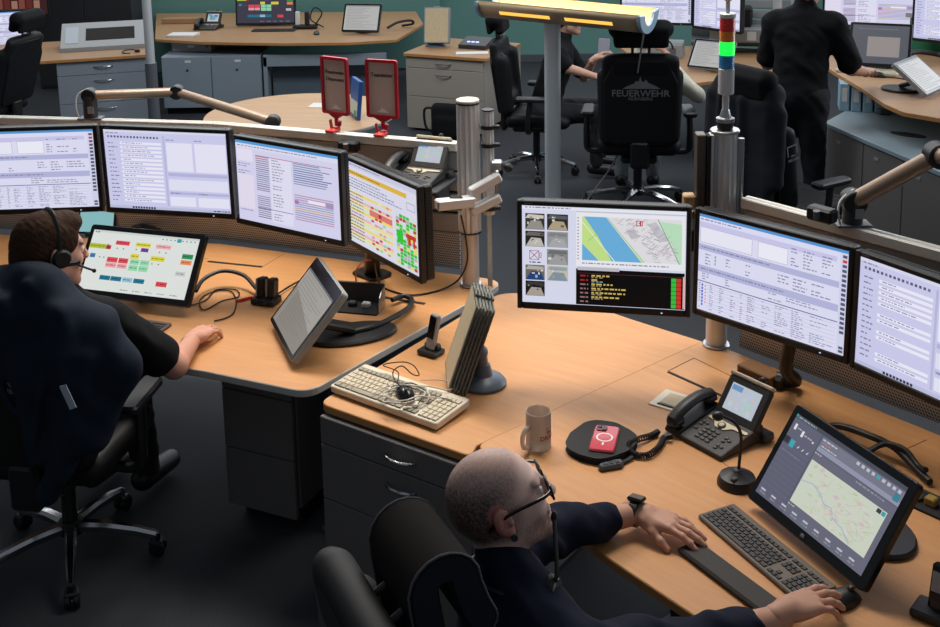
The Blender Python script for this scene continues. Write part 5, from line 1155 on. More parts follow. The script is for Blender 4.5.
def chair_parts(seat_z=0.47, recline=R(8), back_h=0.66, head_z=None, head=True, res=0.012, arms=True, star=R(18), headscale=1.0, logo=None, sidelogo=False, head_y=0.0):
    """builds a 24-hour swivel chair facing +y at the origin; returns its Empty"""
    t = thing('office_chair', 'office chair', 'chair')
    for k in range(5):
        a = star + 2 * PI * k / 5; M = rotz(a); lg = MB()
        top = [(0.03, 0.024, 0.135), (0.14, 0.021, 0.128), (0.25, 0.017, 0.108), (0.325, 0.012, 0.085)]
        P = [[(x, -w, z), (x, -w * .55, z + 0.012), (x, w * .55, z + 0.012), (x, w, z), (x, w * .8, z - 0.024), (x, -w * .8, z - 0.024), (x, -w, z)] for x, w, z in top]
        lg.grid(P, M); lg.add([P[-1][i] for i in range(6)], [(5, 4, 3, 2, 1, 0)], M); L_ = lg.build('base_leg', CHROME, t)
        cs_ = MB()
        for sy in (-1, 1): cs_.cyl((0, 0, -0.011 + sy * 0.016), 0.030, 0.022, 18, M @ T(0.325, 0, 0.0305) @ rotx(PI / 2), ch=0.004)
        cs_.cyl((0.325, 0, 0.04), 0.012, 0.05, 10, M); cs_.box((0.32, 0, 0.055), (0.05, 0.05, 0.02), M, 0.006); cs_.build('caster', BLACK, L_)
    MB().cyl((0, 0, 0.095), 0.045, 0.06, 20, ch=0.006).cyl((0, 0, 0.15), 0.028, seat_z - 0.26, 18).build('gas_column', BLACK, t)
    MB().box((0, -0.02, seat_z - 0.085), (0.22, 0.32, 0.06), bev=0.015).box((0, -0.26, seat_z - 0.03), (0.12, 0.05, 0.18), bev=0.015).build('mechanism', BLACK, t)
    z = seat_z
    soft('seat', [rbx((0, 0.03, z - 0.01), (0.245, 0.25, 0.045), 0.04, k=.03), cone((-0.215, -0.15, z + 0.015), (-0.215, 0.22, z + 0.01), 0.045, 0.04, .03), cone((0.215, -0.15, z + 0.015), (0.215, 0.22, z + 0.01), 0.045, 0.04, .03), cone((-0.17, 0.255, z - 0.005), (0.17, 0.255, z - 0.005), 0.045, 0.045, .03)], res, LEATHER, t)
    B = T(0, -0.205, z + 0.04) @ rotx(recline)
    bp = [rbx((0, -0.02, back_h * .5), (0.235, 0.035, back_h * .5), 0.035, k=.03), rbx((0, -0.015, back_h * .88), (0.20, 0.045, back_h * .14), 0.04, k=.04), cone((-0.205, 0.02, 0.05), (-0.215, 0.035, back_h * .75), 0.045, 0.05, .04), cone((0.205, 0.02, 0.05), (0.215, 0.035, back_h * .75), 0.045, 0.05, .04), cone((-0.1, 0.01, 0.10), (0.1, 0.01, 0.10), 0.05, 0.05, .05)]
    bo = soft('backrest', xf(bp, B), res, LEATHER, t)
    MB().prism(roundpoly([(-0.215, 0.02), (0.215, 0.02), (0.225, back_h * .72), (0.16, back_h * .97), (-0.16, back_h * .97), (-0.225, back_h * .72)], 0.06), 0.0, 0.02, B @ T(0, -0.047, 0) @ rotx(PI / 2), 0.006).build('back_shell', mat('chair_shell', (17, 17, 19), 0.4), t)
    if logo: 
        W_ = mat('chair_print', (150, 150, 150), 0.5)
        text_mesh(logo[0], 0.062, B @ T(0, -0.0685, back_h * .60) @ rotx(PI / 2), t, W_, bold=True); text_mesh(logo[1], 0.028, B @ T(0, -0.0685, back_h * .54) @ rotx(PI / 2), t, W_, bold=True)
        MB().prism([(-0.11, 0), (0.12, 0), (0.085, 0.022), (0.045, 0.04), (0.03, 0.062), (0.02, 0.045), (0.005, 0.05), (-0.002, 0.085), (-0.012, 0.05), (-0.03, 0.052), (-0.04, 0.035), (-0.08, 0.018)][::-1], -0.0005, 0.0005, B @ T(0, -0.0685, back_h * .655) @ rotx(PI / 2)).build('emblem', W_, t)
    hz = back_h + 0.17 if head_z is None else head_z; q = headscale
    if head:
        if head == 'roll':
            roll_headrest(t, B @ T(0, head_y, hz))
        hp = None if head == 'roll' else [cone((-0.135 * q, 0.0, hz), (0.135 * q, 0.0, hz), 0.062 * q, 0.062 * q, .03), rbx((0, 0.03 * q, hz - 0.05 * q), (0.165 * q, 0.035 * q, 0.075 * q), 0.03 * q, k=.03), rbx((0, -0.052 * q, hz - 0.04 * q), (0.165 * q, 0.02 * q, 0.07 * q), 0.018 * q, k=.02)]
        if hp: soft('headrest', xf(hp, B), min(res, 0.01), FABRIC, t)
        hb = MB()
        for sx in (-1, 1): hb.tube([B @ Vector((sx * 0.05, -0.02, back_h * .9)), B @ Vector((sx * 0.05, -0.015 + head_y, hz - 0.03))], 0.009, 8)
        hb.build('headrest_posts', DGREY, t)
    if arms:
        for sx in (-1, 1):
            ar = MB(); ar.tube(bez([(sx * 0.2, -0.02, z - 0.07), (sx * 0.31, -0.02, z - 0.06), (sx * 0.325, -0.02, z + 0.03), (sx * 0.32, 0.0, z + 0.19)], 12), 0.021, 8, squash=(1, 1)); a_o = ar.build('armrest', BLACK, t)
            MB().prism(roundpoly([(sx * 0.32 - 0.045, -0.12), (sx * 0.32 + 0.045, -0.12), (sx * 0.31 + 0.04, 0.15), (sx * 0.31 - 0.04, 0.15)], 0.03), z + 0.185, z + 0.222, ch=0.01).build('arm_pad', BLACK, a_o)
    if sidelogo:
        W_ = mat('chair_print', (150, 150, 150), 0.5)
        fr = MB()
        for c_, s_ in (((0, 0.03), (0.075, 0.007)), ((0, -0.03), (0.03, 0.007)), ((-0.035, 0), (0.007, 0.06)), ((0.035, 0.005), (0.007, 0.05))): fr.box((c_[0], c_[1], 0), (s_[0], s_[1], 0.001))
        SM = B @ T(0.266, 0.02, back_h * .62) @ rotz(PI / 2) @ rotx(PI / 2)
        fr2 = MB(); fr2.v = [tuple(SM @ Vector(v)) for v in fr.v]; fr2.f, fr2.mi, fr2.sm = fr.f, fr.mi, fr.sm; fr2.build('emblem', W_, t)
        text_mesh('RECARO', 0.022, SM @ T(0.005, -0.055, 0), t, W_, bold=True)
    return t
def put(t, label, loc, rz, group='swivel chairs of the control room'):
    t.location = loc; t.rotation_euler = (0, 0, rz); return tag(t, label, 'chair', group)

# ------------------------------------------------------------------ people
def head_prims(s=1.0):
    """face towards +y, centre between the ears"""
    return [ell((0, -0.014, 0.034), (0.077, 0.100, 0.088), k=.02), ell((0, -0.03, 0.0), (0.071, 0.085, 0.075), k=.03), ell((0, 0.034, -0.035), (0.061, 0.062, 0.085), k=.03), cone((-0.052, 0.0, -0.06), (-0.018, 0.07, -0.104), 0.020, 0.016, .03), cone((0.052, 0.0, -0.06), (0.018, 0.07, -0.104), 0.020, 0.016, .03), ell((0, 0.078, -0.103), (0.024, 0.017, 0.017), k=.02),
            ell((0, 0.082, 0.026), (0.054, 0.016, 0.012), k=.015), cone((0, 0.094, 0.014), (0, 0.115, -0.026), 0.008, 0.0115, .010), ell((0, 0.112, -0.031), (0.0185, 0.011, 0.0095), k=.008), ell((-0.038, 0.066, -0.026), (0.024, 0.022, 0.022), k=.02), ell((0.038, 0.066, -0.026), (0.024, 0.022, 0.022), k=.02),
            ell((0, 0.091, -0.066), (0.025, 0.010, 0.0065), k=.006), ell((0, 0.089, -0.078), (0.022, 0.010, 0.007), k=.006), ell((-0.031, 0.098, 0.002), (0.014, 0.012, 0.010), k=.01, sub=True), ell((0.031, 0.098, 0.002), (0.014, 0.012, 0.010), k=.01, sub=True), ell((-0.031, 0.0835, 0.002), (0.0125, 0.0125, 0.0125), k=.002), ell((0.031, 0.0835, 0.002), (0.0125, 0.0125, 0.0125), k=.002)]
def ear_prims(sx):
    M = np.array(rotz(sx * R(30)) @ rotx(R(10)))
    return [ell((sx * 0.083, -0.016, -0.002), (0.0085, 0.021, 0.034), M, .004), ell((sx * 0.078, -0.006, -0.034), (0.008, 0.010, 0.014), M, .006), ell((sx * 0.094, -0.010, 0.004), (0.0085, 0.0125, 0.021), M, .003, True), ell((sx * 0.088, 0.001, -0.006), (0.006, 0.006, 0.009), M, .004)]
def hand_prims(side, curl=(30, 30, 30, 30), spread=1.0, thumb=(35, 20), flat=0.0):
    """wrist at origin, fingers towards +y, back of the hand +z, thumb towards side*(+x)"""
    P = [cone((0, -0.03, 0), (0, 0.015, 0), 0.026, 0.027, .02), ell((side * 0.003, 0.048, 0), (0.041, 0.048, 0.0165), k=.02)]
    L = [(0.040, 0.025, 0.020), (0.045, 0.028, 0.021), (0.041, 0.026, 0.021), (0.032, 0.020, 0.019)]; xs = (0.030, 0.010, -0.011, -0.030); ys = (0.088, 0.092, 0.088, 0.078); rr = (0.0100, 0.0102, 0.0096, 0.0085)
    for i in range(4):
        p = np.array((side * xs[i], ys[i], 0.002)); P.append(cone((side * xs[i] * .6, 0.03, 0.0), p, 0.014, rr[i] + 0.002, .012)); yaw = R(-xs[i] * side * 260 * spread); el = R(8)
        for j in range(3):
            el -= R(curl[i]) * (0.9, 1.0, .7)[j]; d = np.array((-math.sin(yaw) * math.cos(el), math.cos(yaw) * math.cos(el), math.sin(el))); q = p + d * L[i][j]; r0 = rr[i] * (1 - .08 * j); P.append(cone(p, q, r0, r0 * .93, .004)); p = q
    p = np.array((side * 0.024, 0.018, -0.004)); P.append(cone((side * 0.012, 0.0, 0), p, 0.018, 0.017, .015)); yaw = R(thumb[0]); el = R(-8)
    for j, l in enumerate((0.040, 0.030, 0.026)):
        yy = yaw - R(thumb[1]) * j; el -= R(6); d = np.array((side * math.sin(yy) * math.cos(el), math.cos(yy) * math.cos(el), math.sin(el))); q = p + d * l; P.append(cone(p, q, (0.0150, 0.0118, 0.0108)[j], (0.0118, 0.0108, 0.0092)[j], .008)); p = q
    return P
def frame_from(y, up=(0, 0, 1)):
    y = Vector(y).normalized(); x = y.cross(Vector(up)).normalized(); z = x.cross(y); return Matrix(((x.x, y.x, z.x, 0), (x.y, y.y, z.y, 0), (x.z, y.z, z.z, 0), (0, 0, 0, 1)))
def person(label, J, head_M, hs, hands, res, shirt_m, trouser_m, sleeve, skin=(196, 146, 124), hair=None, hairm=None, headfn=None, group=None, body_face=R(90), shirt_d=0.012, wr=0.002, headres=0.004, collar=True, handres=0.003, shoes=True, cutlow=None, ear=1.0, collar_h=0.035):
    """J: joints in world space; sleeve: fraction of the forearm covered (negative: short sleeve, part of the upper arm)"""
    root = thing('person', label, 'person', (J['pelvis'][0], J['pelvis'][1], 0), 0, group); O = np.array((J['pelvis'][0], J['pelvis'][1], 0)); g = {k: np.array(v, float) for k, v in J.items()}
    r = (g['shR'] - g['shL']); r = r / np.linalg.norm(r); up = g['neck'] - g['pelvis']; up = up / np.linalg.norm(up); fw = np.cross(up, r); fw /= np.linalg.norm(fw); r2 = np.cross(fw, up); TF = np.stack([r2, fw, up], 1); k = hs
    ch = g['pelvis'] * .30 + g['neck'] * .70; be = g['pelvis'] * .65 + g['neck'] * .35
    torso = [ell(ch + fw * .01, (.165 * k, .112 * k, .17 * k), TF, .05), ell(be, (.148 * k, .112 * k, .17 * k), TF, .06), ell(g['pelvis'] + up * .03, (.165 * k, .125 * k, .12 * k), TF, .05), cone(g['neck'] - up * .03, g['shL'] - up * .005, .058 * k, .058 * k, .05), cone(g['neck'] - up * .03, g['shR'] - up * .005, .058 * k, .058 * k, .05)]
    upper = {}; fore = {}
    for s in 'LR':
        upper[s] = cone(g['sh' + s], g['el' + s], .056 * k, .044 * k, .03); fore[s] = cone(g['el' + s], g['wr' + s], .043 * k, .028 * k, .015)
    legs = []
    for s in 'LR': legs += [cone(g['hip' + s], g['kn' + s], .088 * k, .060 * k, .04), cone(g['kn' + s], g['an' + s], .058 * k, .040 * k, .02)]
    hc = np.array(head_M, float)[:3, 3]
    neck = [cone(g['neck'] - up * .02, hc + np.array(head_M, float)[:3, :3] @ np.array((0, -0.025, -0.06)) * hs, .060 * k, .056 * k, .03)]
    HP = xf(head_prims(), head_M, hs)
    ears = xf(ear_prims(-1) + ear_prims(1), head_M, hs)
    hnd = []
    for s in 'LR':
        if hands.get(s): Mh, kw = hands[s]; hnd.append((xf(hand_prims(**kw), Mh, k), handres))
    feet = []
    for s in 'LR':
        a = g['an' + s]; dirf = fw * np.array((1, 1, 0)); dirf /= max(np.linalg.norm(dirf), 1e-6); feet += [cone(a + np.array((0, 0, -.03)) - dirf * .03, a + dirf * .17 + np.array((0, 0, -.05)), .042, .034, .02)]
    Hinv = np.linalg.inv(np.array(head_M, float))
    def colfn(v):
        c = np.tile(np.array(lin(skin)), (len(v), 1)); q = (v - Hinv[:3, 3] * 0) ; lc = (np.c_[v, np.ones(len(v))] @ Hinv.T)[:, :3] / hs
        if headfn is not None: c = headfn(lc, c)
        return c
    skm = paint_attr('skin', 0.5, 0.1, 500, 0.4, 0.06)
    body = soft('body', torso + list(upper.values()) + list(fore.values()) + legs + neck, res, skm, root, it=2, colfn=colfn, extra=[(HP + neck, headres), (xf(ear_prims(-1) + ear_prims(1), head_M, hs * ear) + [HP[1]], headres)] + hnd, origin=O)
    # clothing over the body
    sl = list(upper.values()) if sleeve >= 0 else []; cuts = []
    sh = grow(torso, shirt_d); 
    for s in 'LR':
        u, f = upper[s], fore[s]
        if sleeve >= 0:
            sh.append(cone(u[1], u[2], u[3] + shirt_d + .004, u[4] + shirt_d + .004, .03)); e = f[1] + (f[2] - f[1]) * sleeve; sh.append(cone(f[1], e, f[3] + shirt_d + .004, f[3] + (f[4] - f[3]) * sleeve + shirt_d, .02))
        else:
            e = u[1] + (u[2] - u[1]) * (-sleeve); sh.append(cone(u[1], e, u[3] + shirt_d + .004, u[4] + shirt_d + .014, .03))
    if collar: sh.append(cone(g['neck'] - up * .03, g['neck'] + up * collar_h + (hc - g['neck']) * .12, .078 * k, .068 * k, .015))
    soft('shirt', sh, res, shirt_m, root, wrinkle=wr, it=2, origin=O)
    tr = grow(legs, .012) + [grow([torso[2]], .018)[0]]
    soft('trousers', tr, max(res, .008), trouser_m, root, wrinkle=wr, origin=O)
    if shoes: soft('shoes', grow(feet, .008), max(res, .008), BLACK, root, origin=O)
    if hair: soft('hair', xf(hair, head_M, hs), headres, hairm, root, origin=O, wrinkle=0.0007, wfreq=210, it=1)
    return root, O
NAVY = mat('navy_sweatshirt', (19, 26, 44), 0.85, noise=0.25, scale=60, bump=0.25, bscale=900, spec=0.2)
POLO = mat('black_polo', (19, 19, 22), 0.85, noise=0.2, scale=60, bump=0.2, bscale=900, spec=0.2)
TROU = mat('dark_trousers', (20, 21, 26), 0.85, noise=0.2, scale=50, bump=0.2, bscale=700)
def headM(c, face, pitch=0, roll=0): return T(*c) @ rotz(face - PI / 2) @ rotx(pitch) @ roty(roll)
def mixc(c, m, col): m = np.clip(m, 0, 1)[:, None]; return c * (1 - m) + np.array(lin(col)) * m
def sstep(a, b, x): t = np.clip((x - a) / (b - a), 0, 1); return t * t * (3 - 2 * t)
rngn = np.random.default_rng(4)
# ------------------------------------------------------------------ bearded man in the foreground
def head_fg(l, c):
    x, y, z = l[:, 0], l[:, 1], l[:, 2]; near = (np.abs(x) < .13) & (np.abs(z) < .16) & (np.abs(y) < .16)
    c = mixc(c, near * 1.0, (236, 196, 182))
    nz = rngn.normal(0, 1, len(l))
    hairline = sstep(0.055, 0.02, y - 0.5 * (z - 0.05)) * sstep(-0.075, -0.045, z + 0.35 * y)       # clipped hair, high forehead
    side = sstep(0.05, 0.015, y) * sstep(-0.07, -0.04, z)
    h = np.clip(np.maximum(hairline, side) * near, 0, 1) * (0.42 + 0.10 * nz + 0.46 * sstep(.04, -.04, y) * sstep(.12, .05, z))
    c = mixc(c, h * (1 - .45 * sstep(.06, .12, z) * sstep(-.06, .0, y)), (56, 46, 40))
    beard = near * sstep(-0.035, -0.055, z) * sstep(-0.02, 0.03, y) * (0.5 + 0.1 * nz) + near * sstep(-.05, -.065, z) * sstep(.05, .07, y) * .3; beard = np.maximum(beard, near * sstep(.085, .095, y) * sstep(-.04, -.05, z) * .8)
    c = mixc(c, beard * (1 - sstep(-.062, -.066, z) * sstep(-.084, -.078, z) * (np.abs(x) < .022) * (y > .085)), (104, 76, 62))
    brow = near * (y > .07) * sstep(.020, .026, z) * sstep(.042, .034, z) * (np.abs(x) > .012) * .5; c = mixc(c, brow, (80, 60, 50))
    eye = (np.hypot(np.abs(x) - .031, z - .002) < .011) & (y > .088); c = mixc(c, eye * 1.0, (225, 220, 215)); c = mixc(c, (eye & (np.hypot(np.abs(x) - .031, z - .002) < .0055)) * 1.0, (60, 70, 80))
    return mixc(c, ((np.abs(x) > .078) & near) * .5, (214, 130, 118))
hc2 = atY(500, 499, 2.48)
fac2 = R(13)
J2 = dict(pelvis=(0.13, 2.36, 0.50), neck=(0.06, 2.43, 0.95), shL=(0.06, 2.64, 0.87), shR=(0.21, 2.30, 0.85), elL=(0.215, 2.86, 0.80), wrL=(0.455, 2.972, 0.778), elR=(0.47, 2.39, 0.80), wrR=(0.735, 2.50, 0.79), hipL=(0.12, 2.45, 0.50), hipR=(0.20, 2.29, 0.50), knL=(0.44, 2.56, 0.54), knR=(0.52, 2.38, 0.54), anL=(0.48, 2.60, 0.11), anR=(0.58, 2.42, 0.11))
def hand_dir(p, q, roll=0.0): return T(*p) @ frame_from(Vector(q) - Vector(p)) @ roty(roll)
hL = hand_dir((0.462, 2.966, 0.782), (0.60, 2.885, 0.772)); hR = hand_dir((0.742, 2.505, 0.800), (0.90, 2.585, 0.795))
man2, O2 = person('bearded man with glasses in navy sweatshirt typing in the foreground', J2, headM(hc2, fac2, R(17), R(0)), 1.06,
    {'L': (hL, dict(side=1, curl=(16, 14, 15, 20), thumb=(30, 6))), 'R': (hR, dict(side=-1, curl=(14, 15, 20, 26), thumb=(32, 12)))}, 0.007, NAVY, TROU, 0.62, skin=(196, 148, 126), headfn=head_fg, wr=0.0055, headres=0.0035, handres=0.0028, ear=1.0, collar_h=0.02)
# his glasses, ear plug, headset around the neck and wrist watch
H2 = headM(hc2, fac2, R(17), 0); s2 = 1.06
def onhead(HM, s, pts): return [HM @ (Vector(p) * s) for p in pts]
def wearable(name, label, cat, loc): return thing(name, label, cat, loc)
gl = wearable('glasses', 'black rectangular glasses worn by the bearded man', 'glasses', hc2); G = T(-hc2) @ H2 @ Matrix.Scale(s2, 4)
lens = MB(); fr_ = MB()
for sx in (-1, 1):
    fr_.tube([(sx * 0.036 + x, 0.108, 0.001 + z) for x, z in rrect(0.052, 0.034, 0.010)], 0.0028, 6, G, closed=True)
fr_.tube([(-0.012, 0.109, 0.006), (0.0, 0.112, 0.008), (0.012, 0.109, 0.006)], 0.0025, 6, G); fr_.build('frame', GLOSS, gl)
for sx in (-1, 1):
    MB().tube(bez([(sx * 0.062, 0.107, 0.010), (sx * 0.076, 0.085, 0.011), (sx * 0.084, 0.02, 0.013), (sx * 0.086, -0.02, 0.008), (sx * 0.082, -0.05, -0.008)], 16), 0.0034, 6, G, squash=(.7, 1.2)).build('temple', GLOSS, gl)
    MB().prism(rrect(0.048, 0.030, 0.009), -0.0006, 0.0006, G @ T(sx * 0.036, 0.108, 0.001) @ rotx(PI / 2)).build('lens', mat('lens_glass', (230, 235, 240), 0.05, trans=0.95), gl)
MB().cyl((0, 0, 0), 0.0075, 0.006, 18, G @ T(0.0855, -0.004, -0.042) @ roty(PI / 2)).build('ear_plug', DGREY, gl)['label'] = 'dark round ear plug'
nk = Vector(J2['neck'])
hd = wearable('headset', 'black headset hanging around the neck of the bearded man', 'headset', nk)
N_ = T(0.012, -0.0, 0.03) @ rotz(fac2 + R(12) - PI / 2)
MB().tube([N_ @ Vector((0.092 * math.cos(a), 0.098 * math.sin(a), -0.02 * math.sin(a) - 0.01)) for a in [R(-215) + R(250) * k / 24 for k in range(25)]], 0.006, 8).build('headband', BLACK, hd)
c_ = N_ @ Vector((0.088, 0.062, -0.012))
MB().cyl((0, 0, -0.012), 0.031, 0.024, 24, T(c_) @ rotz(fac2 + R(-10)) @ roty(PI / 2) @ rotx(R(30)), ch=0.006).build('ear_cup', BLACK, hd)
MB().lathe([(0.018, 0.014), (0.024, 0.016), (0.024, 0.012)], 20, T(c_) @ rotz(fac2 + R(-10)) @ roty(PI / 2) @ rotx(R(30))).build('chrome_ring', STEEL, hd)
be = hc2 - nk + Vector((0.125, -0.03, -0.03))
MB().tube(bez([c_, c_ + Vector((0.012, -0.004, 0.04)), be], 12), 0.005, 8).ball(be, (0.008, 0.008, 0.016)).build('boom', BLACK, hd)
wv = Vector((0.445, 2.968, 0.781)); wt = wearable('wrist_watch', 'black square smart watch on the left wrist of the bearded man', 'watch', wv)
wd = (Vector((0.60, 2.885, 0)) - Vector((0.462, 2.966, 0))).normalized(); WM = frame_from(wd)
MB().lathe([(0.0375, -0.012), (0.0385, -0.011), (0.0385, 0.011), (0.0375, 0.012), (0.034, 0.012), (0.034, -0.012)], 28, WM @ rotx(PI / 2)).build('strap', BLACK, wt)
MB().box((0, 0, 0.040), (0.040, 0.046, 0.012), WM @ roty(R(-12)), 0.004).build('case', GLOSS, wt); MB().box((0, 0, 0.0463), (0.032, 0.038, 0.001), WM @ roty(R(-12))).build('display', mat('watch_face', (90, 78, 60), 0.2), wt)
# his chair
ch2 = chair_parts(seat_z=0.40, recline=R(9), back_h=0.64, head_z=0.665, res=0.009, star=R(4), head='roll', head_y=0.145)
put(ch2, 'black swivel chair of the bearded man, its headrest roll at the lower edge', (0.03, 2.335, 0), R(25) - PI / 2)

# ------------------------------------------------------------------ left man in black polo
def head_l(l, c):
    x, y, z = l[:, 0], l[:, 1], l[:, 2]; near = (np.abs(x) < .13) & (np.abs(z) < .16) & (np.abs(y) < .16)
    c = mixc(c, near * sstep(-.05, -.07, z) * sstep(.0, .04, y) * .25, (120, 90, 76))
    brow = near * (y > .07) * sstep(.020, .026, z) * sstep(.042, .034, z) * (np.abs(x) > .012) * .6; c = mixc(c, brow, (60, 44, 36))
    eye = (np.hypot(np.abs(x) - .031, z - .002) < .011) & (y > .088); c = mixc(c, eye * 1.0, (225, 220, 215)); return mixc(c, (eye & (np.hypot(np.abs(x) - .031, z - .002) < .0055)) * 1.0, (60, 50, 40))
hc1 = atY(51, 251, 3.88); fac1 = R(42)
J1 = dict(pelvis=(-1.58, 3.92, 0.50), neck=(-1.50, 3.90, 1.085), shL=(-1.68, 3.99, 1.01), shR=(-1.315, 3.86, 1.01), elL=(-1.74, 4.20, 0.80), wrL=(-1.58, 4.40, 0.775), elR=(-1.105, 3.955, 0.785), wrR=(-1.095, 4.19, 0.775), hipL=(-1.66, 3.98, 0.50), hipR=(-1.49, 3.92, 0.50), knL=(-1.60, 4.40, 0.52), knR=(-1.40, 4.36, 0.52), anL=(-1.60, 4.45, 0.11), anR=(-1.38, 4.42, 0.11))
HAIR = mat('brown_hair', (60, 40, 28), 0.8, spec=0.15, noise=0.5, scale=220, stretch=(1, 1, .3), bump=0.5, bscale=420)
hair1 = [ell((0, -0.024, 0.044), (0.085, 0.104, 0.090), k=.02), ell((0, -0.055, -0.005), (0.080, 0.070, 0.075), k=.03), ell((-0.062, 0.012, 0.045), (0.022, 0.05, 0.045), k=.02), ell((0.062, 0.012, 0.045), (0.022, 0.05, 0.045), k=.02), ell((0, 0.055, 0.095), (0.062, 0.038, 0.030), k=.03), cone((0, -0.075, -0.04), (0, -0.062, -0.085), 0.05, 0.04, .03)]
h1R = hand_dir((-1.095, 4.195, 0.779), (-1.045, 4.34, 0.772))
h1L = hand_dir((-1.575, 4.405, 0.778), (-1.50, 4.53, 0.772))
man1, O1 = person('man with brown hair and headset in black polo at the left desk', J1, headM(hc1, fac1, R(-6), 0), 1.10, {'R': (h1R, dict(side=-1, curl=(22, 20, 22, 26), thumb=(32, 8))), 'L': (h1L, dict(side=1, curl=(18, 18, 18, 20), thumb=(30, 8)))}, 0.008, POLO, TROU, -0.78, skin=(206, 152, 130), headfn=head_l, hair=hair1, hairm=HAIR, wr=0.003, handres=0.0032)
hs1 = thing('headset', 'black headset with microphone boom worn by the left man', 'headset', hc1); G1 = T(-hc1) @ headM(hc1, fac1, R(-6), 0) @ Matrix.Scale(1.10, 4)
MB().tube([(0.094 * math.cos(a), -0.012, 0.012 + 0.128 * math.sin(a)) for a in [PI * k / 24 for k in range(25)]], 0.0045, 8, G1, squash=(1.6, .6)).build('headband', BLACK, hs1)
for sx in (-1, 1):
    MB().cyl((0, 0, 0), 0.030, 0.022, 24, G1 @ T(sx * 0.088 - (0.022 if sx < 0 else 0), -0.006, 0.0) @ roty(PI / 2), ch=0.006).build('ear_cup', BLACK, hs1)
MB().box((0.104, 0.022, -0.018), (0.012, 0.05, 0.016), G1 @ rotz(R(4)), 0.004).tube([(0.104, 0.04, -0.022), (0.098, 0.075, -0.042), (0.085, 0.105, -0.058)], 0.0035, 8, G1).ball((0.084, 0.108, -0.060), 0.007, G1).build('boom', BLACK, hs1)
# his chair with a jacket over the back
ch1 = chair_parts(seat_z=0.47, recline=R(8), back_h=0.62, res=0.012, star=R(-62), logo=('FEUERWEHR', 'NÜRNBERG'), head=False)
put(ch1, 'black swivel chair of the left man, chrome star base in front', (-1.55, 3.99, 0), R(80) - PI / 2)

JK = mat('navy_jacket', (24, 36, 50), 0.8, noise=0.2, scale=40, bump=0.3, bscale=600, spec=0.2)
MJ = T(-1.55, 3.99, 0) @ rotz(R(80) - PI / 2)
jp = [rbx((0.02, -0.33, 1.10), (0.25, 0.035, 0.14), 0.03, k=.06), cone((-0.22, -0.26, 1.24), (0.14, -0.25, 1.27), 0.075, 0.07, .06), cone((0.10, -0.25, 1.26), (0.30, -0.24, 1.12), 0.075, 0.07, .06), cone((0.30, -0.24, 1.12), (0.40, -0.24, 0.99), 0.07, 0.06, .05), cone((0.38, -0.25, 0.98), (0.30, -0.30, 0.76), 0.065, 0.05, .05), rbx((0.20, -0.335, 0.90), (0.13, 0.03, 0.18), 0.028, k=.06), cone((0.24, -0.33, 0.78), (0.14, -0.345, 0.56), 0.06, 0.045, .05), cone((-0.2, -0.33, 1.1), (-0.24, -0.33, 0.85), 0.05, 0.04, .05), cone((0.05, -0.36, 1.25), (0.12, -0.375, 0.70), 0.03, 0.02, .03), cone((0.20, -0.35, 1.18), (0.28, -0.36, 0.80), 0.03, 0.02, .03), cone((-0.08, -0.36, 1.24), (-0.12, -0.375, 1.0), 0.03, 0.018, .03), cone((0.30, -0.29, 1.10), (0.34, -0.30, 0.82), 0.025, 0.02, .03), cone((0.0, -0.345, 1.30), (0.22, -0.36, 0.95), 0.022, 0.012, .015), cone((0.12, -0.33, 1.30), (0.36, -0.29, 0.98), 0.022, 0.014, .015), cone((-0.15, -0.345, 1.28), (0.06, -0.375, 0.86), 0.02, 0.012, .015), cone((0.18, -0.375, 1.0), (0.10, -0.39, 0.66), 0.018, 0.01, .012)]
jk = thing('jacket', 'dark navy jacket hung over the chair back of the left man', 'jacket', (MJ @ Vector((0, -0.3, 0.5))))
jp = xf(jp, T(0.0, 0.0, -0.075))
soft('cloth', xf(jp, MJ), 0.009, JK, jk, wrinkle=0.006, wfreq=17, origin=tuple(jk.location))
q = atY(68, 397, 3.52) - jk.location
MB().box((0, 0, 0), (0.026, 0.003, 0.085), T(q) @ rotz(R(-12)) @ roty(R(-22))).build('care_label', mat('care_label', (176, 186, 200), 0.6), jk)
# ------------------------------------------------------------------ far workstations
FZ = 0.74
CABLOW = mat('low_cabinet_blue_grey', (140, 152, 162), 0.5, noise=0.03, scale=6)
DARKBAND = mat('cabinet_and_shade_dark', (44, 48, 54), 0.6)  # cabinet body colour, also the painted shade under the long far desk
def far_top(label, poly, rad, z=FZ, m=OAKFAR, e=OAKEDGE):
    return worktop('worktop', label, poly, rad, m, e, z1=z)
# left: drawer unit with sloped console
drawer_unit('drawer_unit', 'pale grey three-drawer unit below the sloped console at far left', (-3.86, 10.56), (-3.06, 10.79), 0.85, FZ - 0.036, (0.13, 0.27, 0.25), CABF, hl=0.18)
far_top('far worktop with sloped console left of the long far desk', [(-5.4, 10.05), (-3.92, 10.50), (-3.02, 10.75), (-3.3, 11.85), (-5.7, 11.2)], [0, .05, .05, .05, 0])
con = thing('sloped_console', 'grey sloped console with dark inset display on the far left worktop', 'console', (-3.55, 11.02, FZ), R(15))
MB().prism([(-0.38, 0), (0.38, 0), (0.38, 0.30), (-0.38, 0.30)], 0, 0.001, T(0, 0, 0)).build('base_sheet', MGREY, con)
cm = MB(); vs = [(x, y, z) for x in (-0.40, 0.40) for y, z in ((0, 0), (0.42, 0), (0.42, 0.22), (0, 0.04))]
cm.add(vs, [(0, 1, 2, 3), (7, 6, 5, 4), (0, 4, 5, 1), (3, 2, 6, 7), (1, 5, 6, 2), (0, 3, 7, 4)]); cm.build('case', LGREY, con)
sl = math.atan2(0.18, 0.42)
MB().box((0.06, 0.23, 0.001), (0.46, 0.22, 0.006), T(0, 0, 0.04) @ rotx(sl), 0.002).build('display_glass', mat('console_display', (34, 28, 24), 0.6, spec=0.1), con)
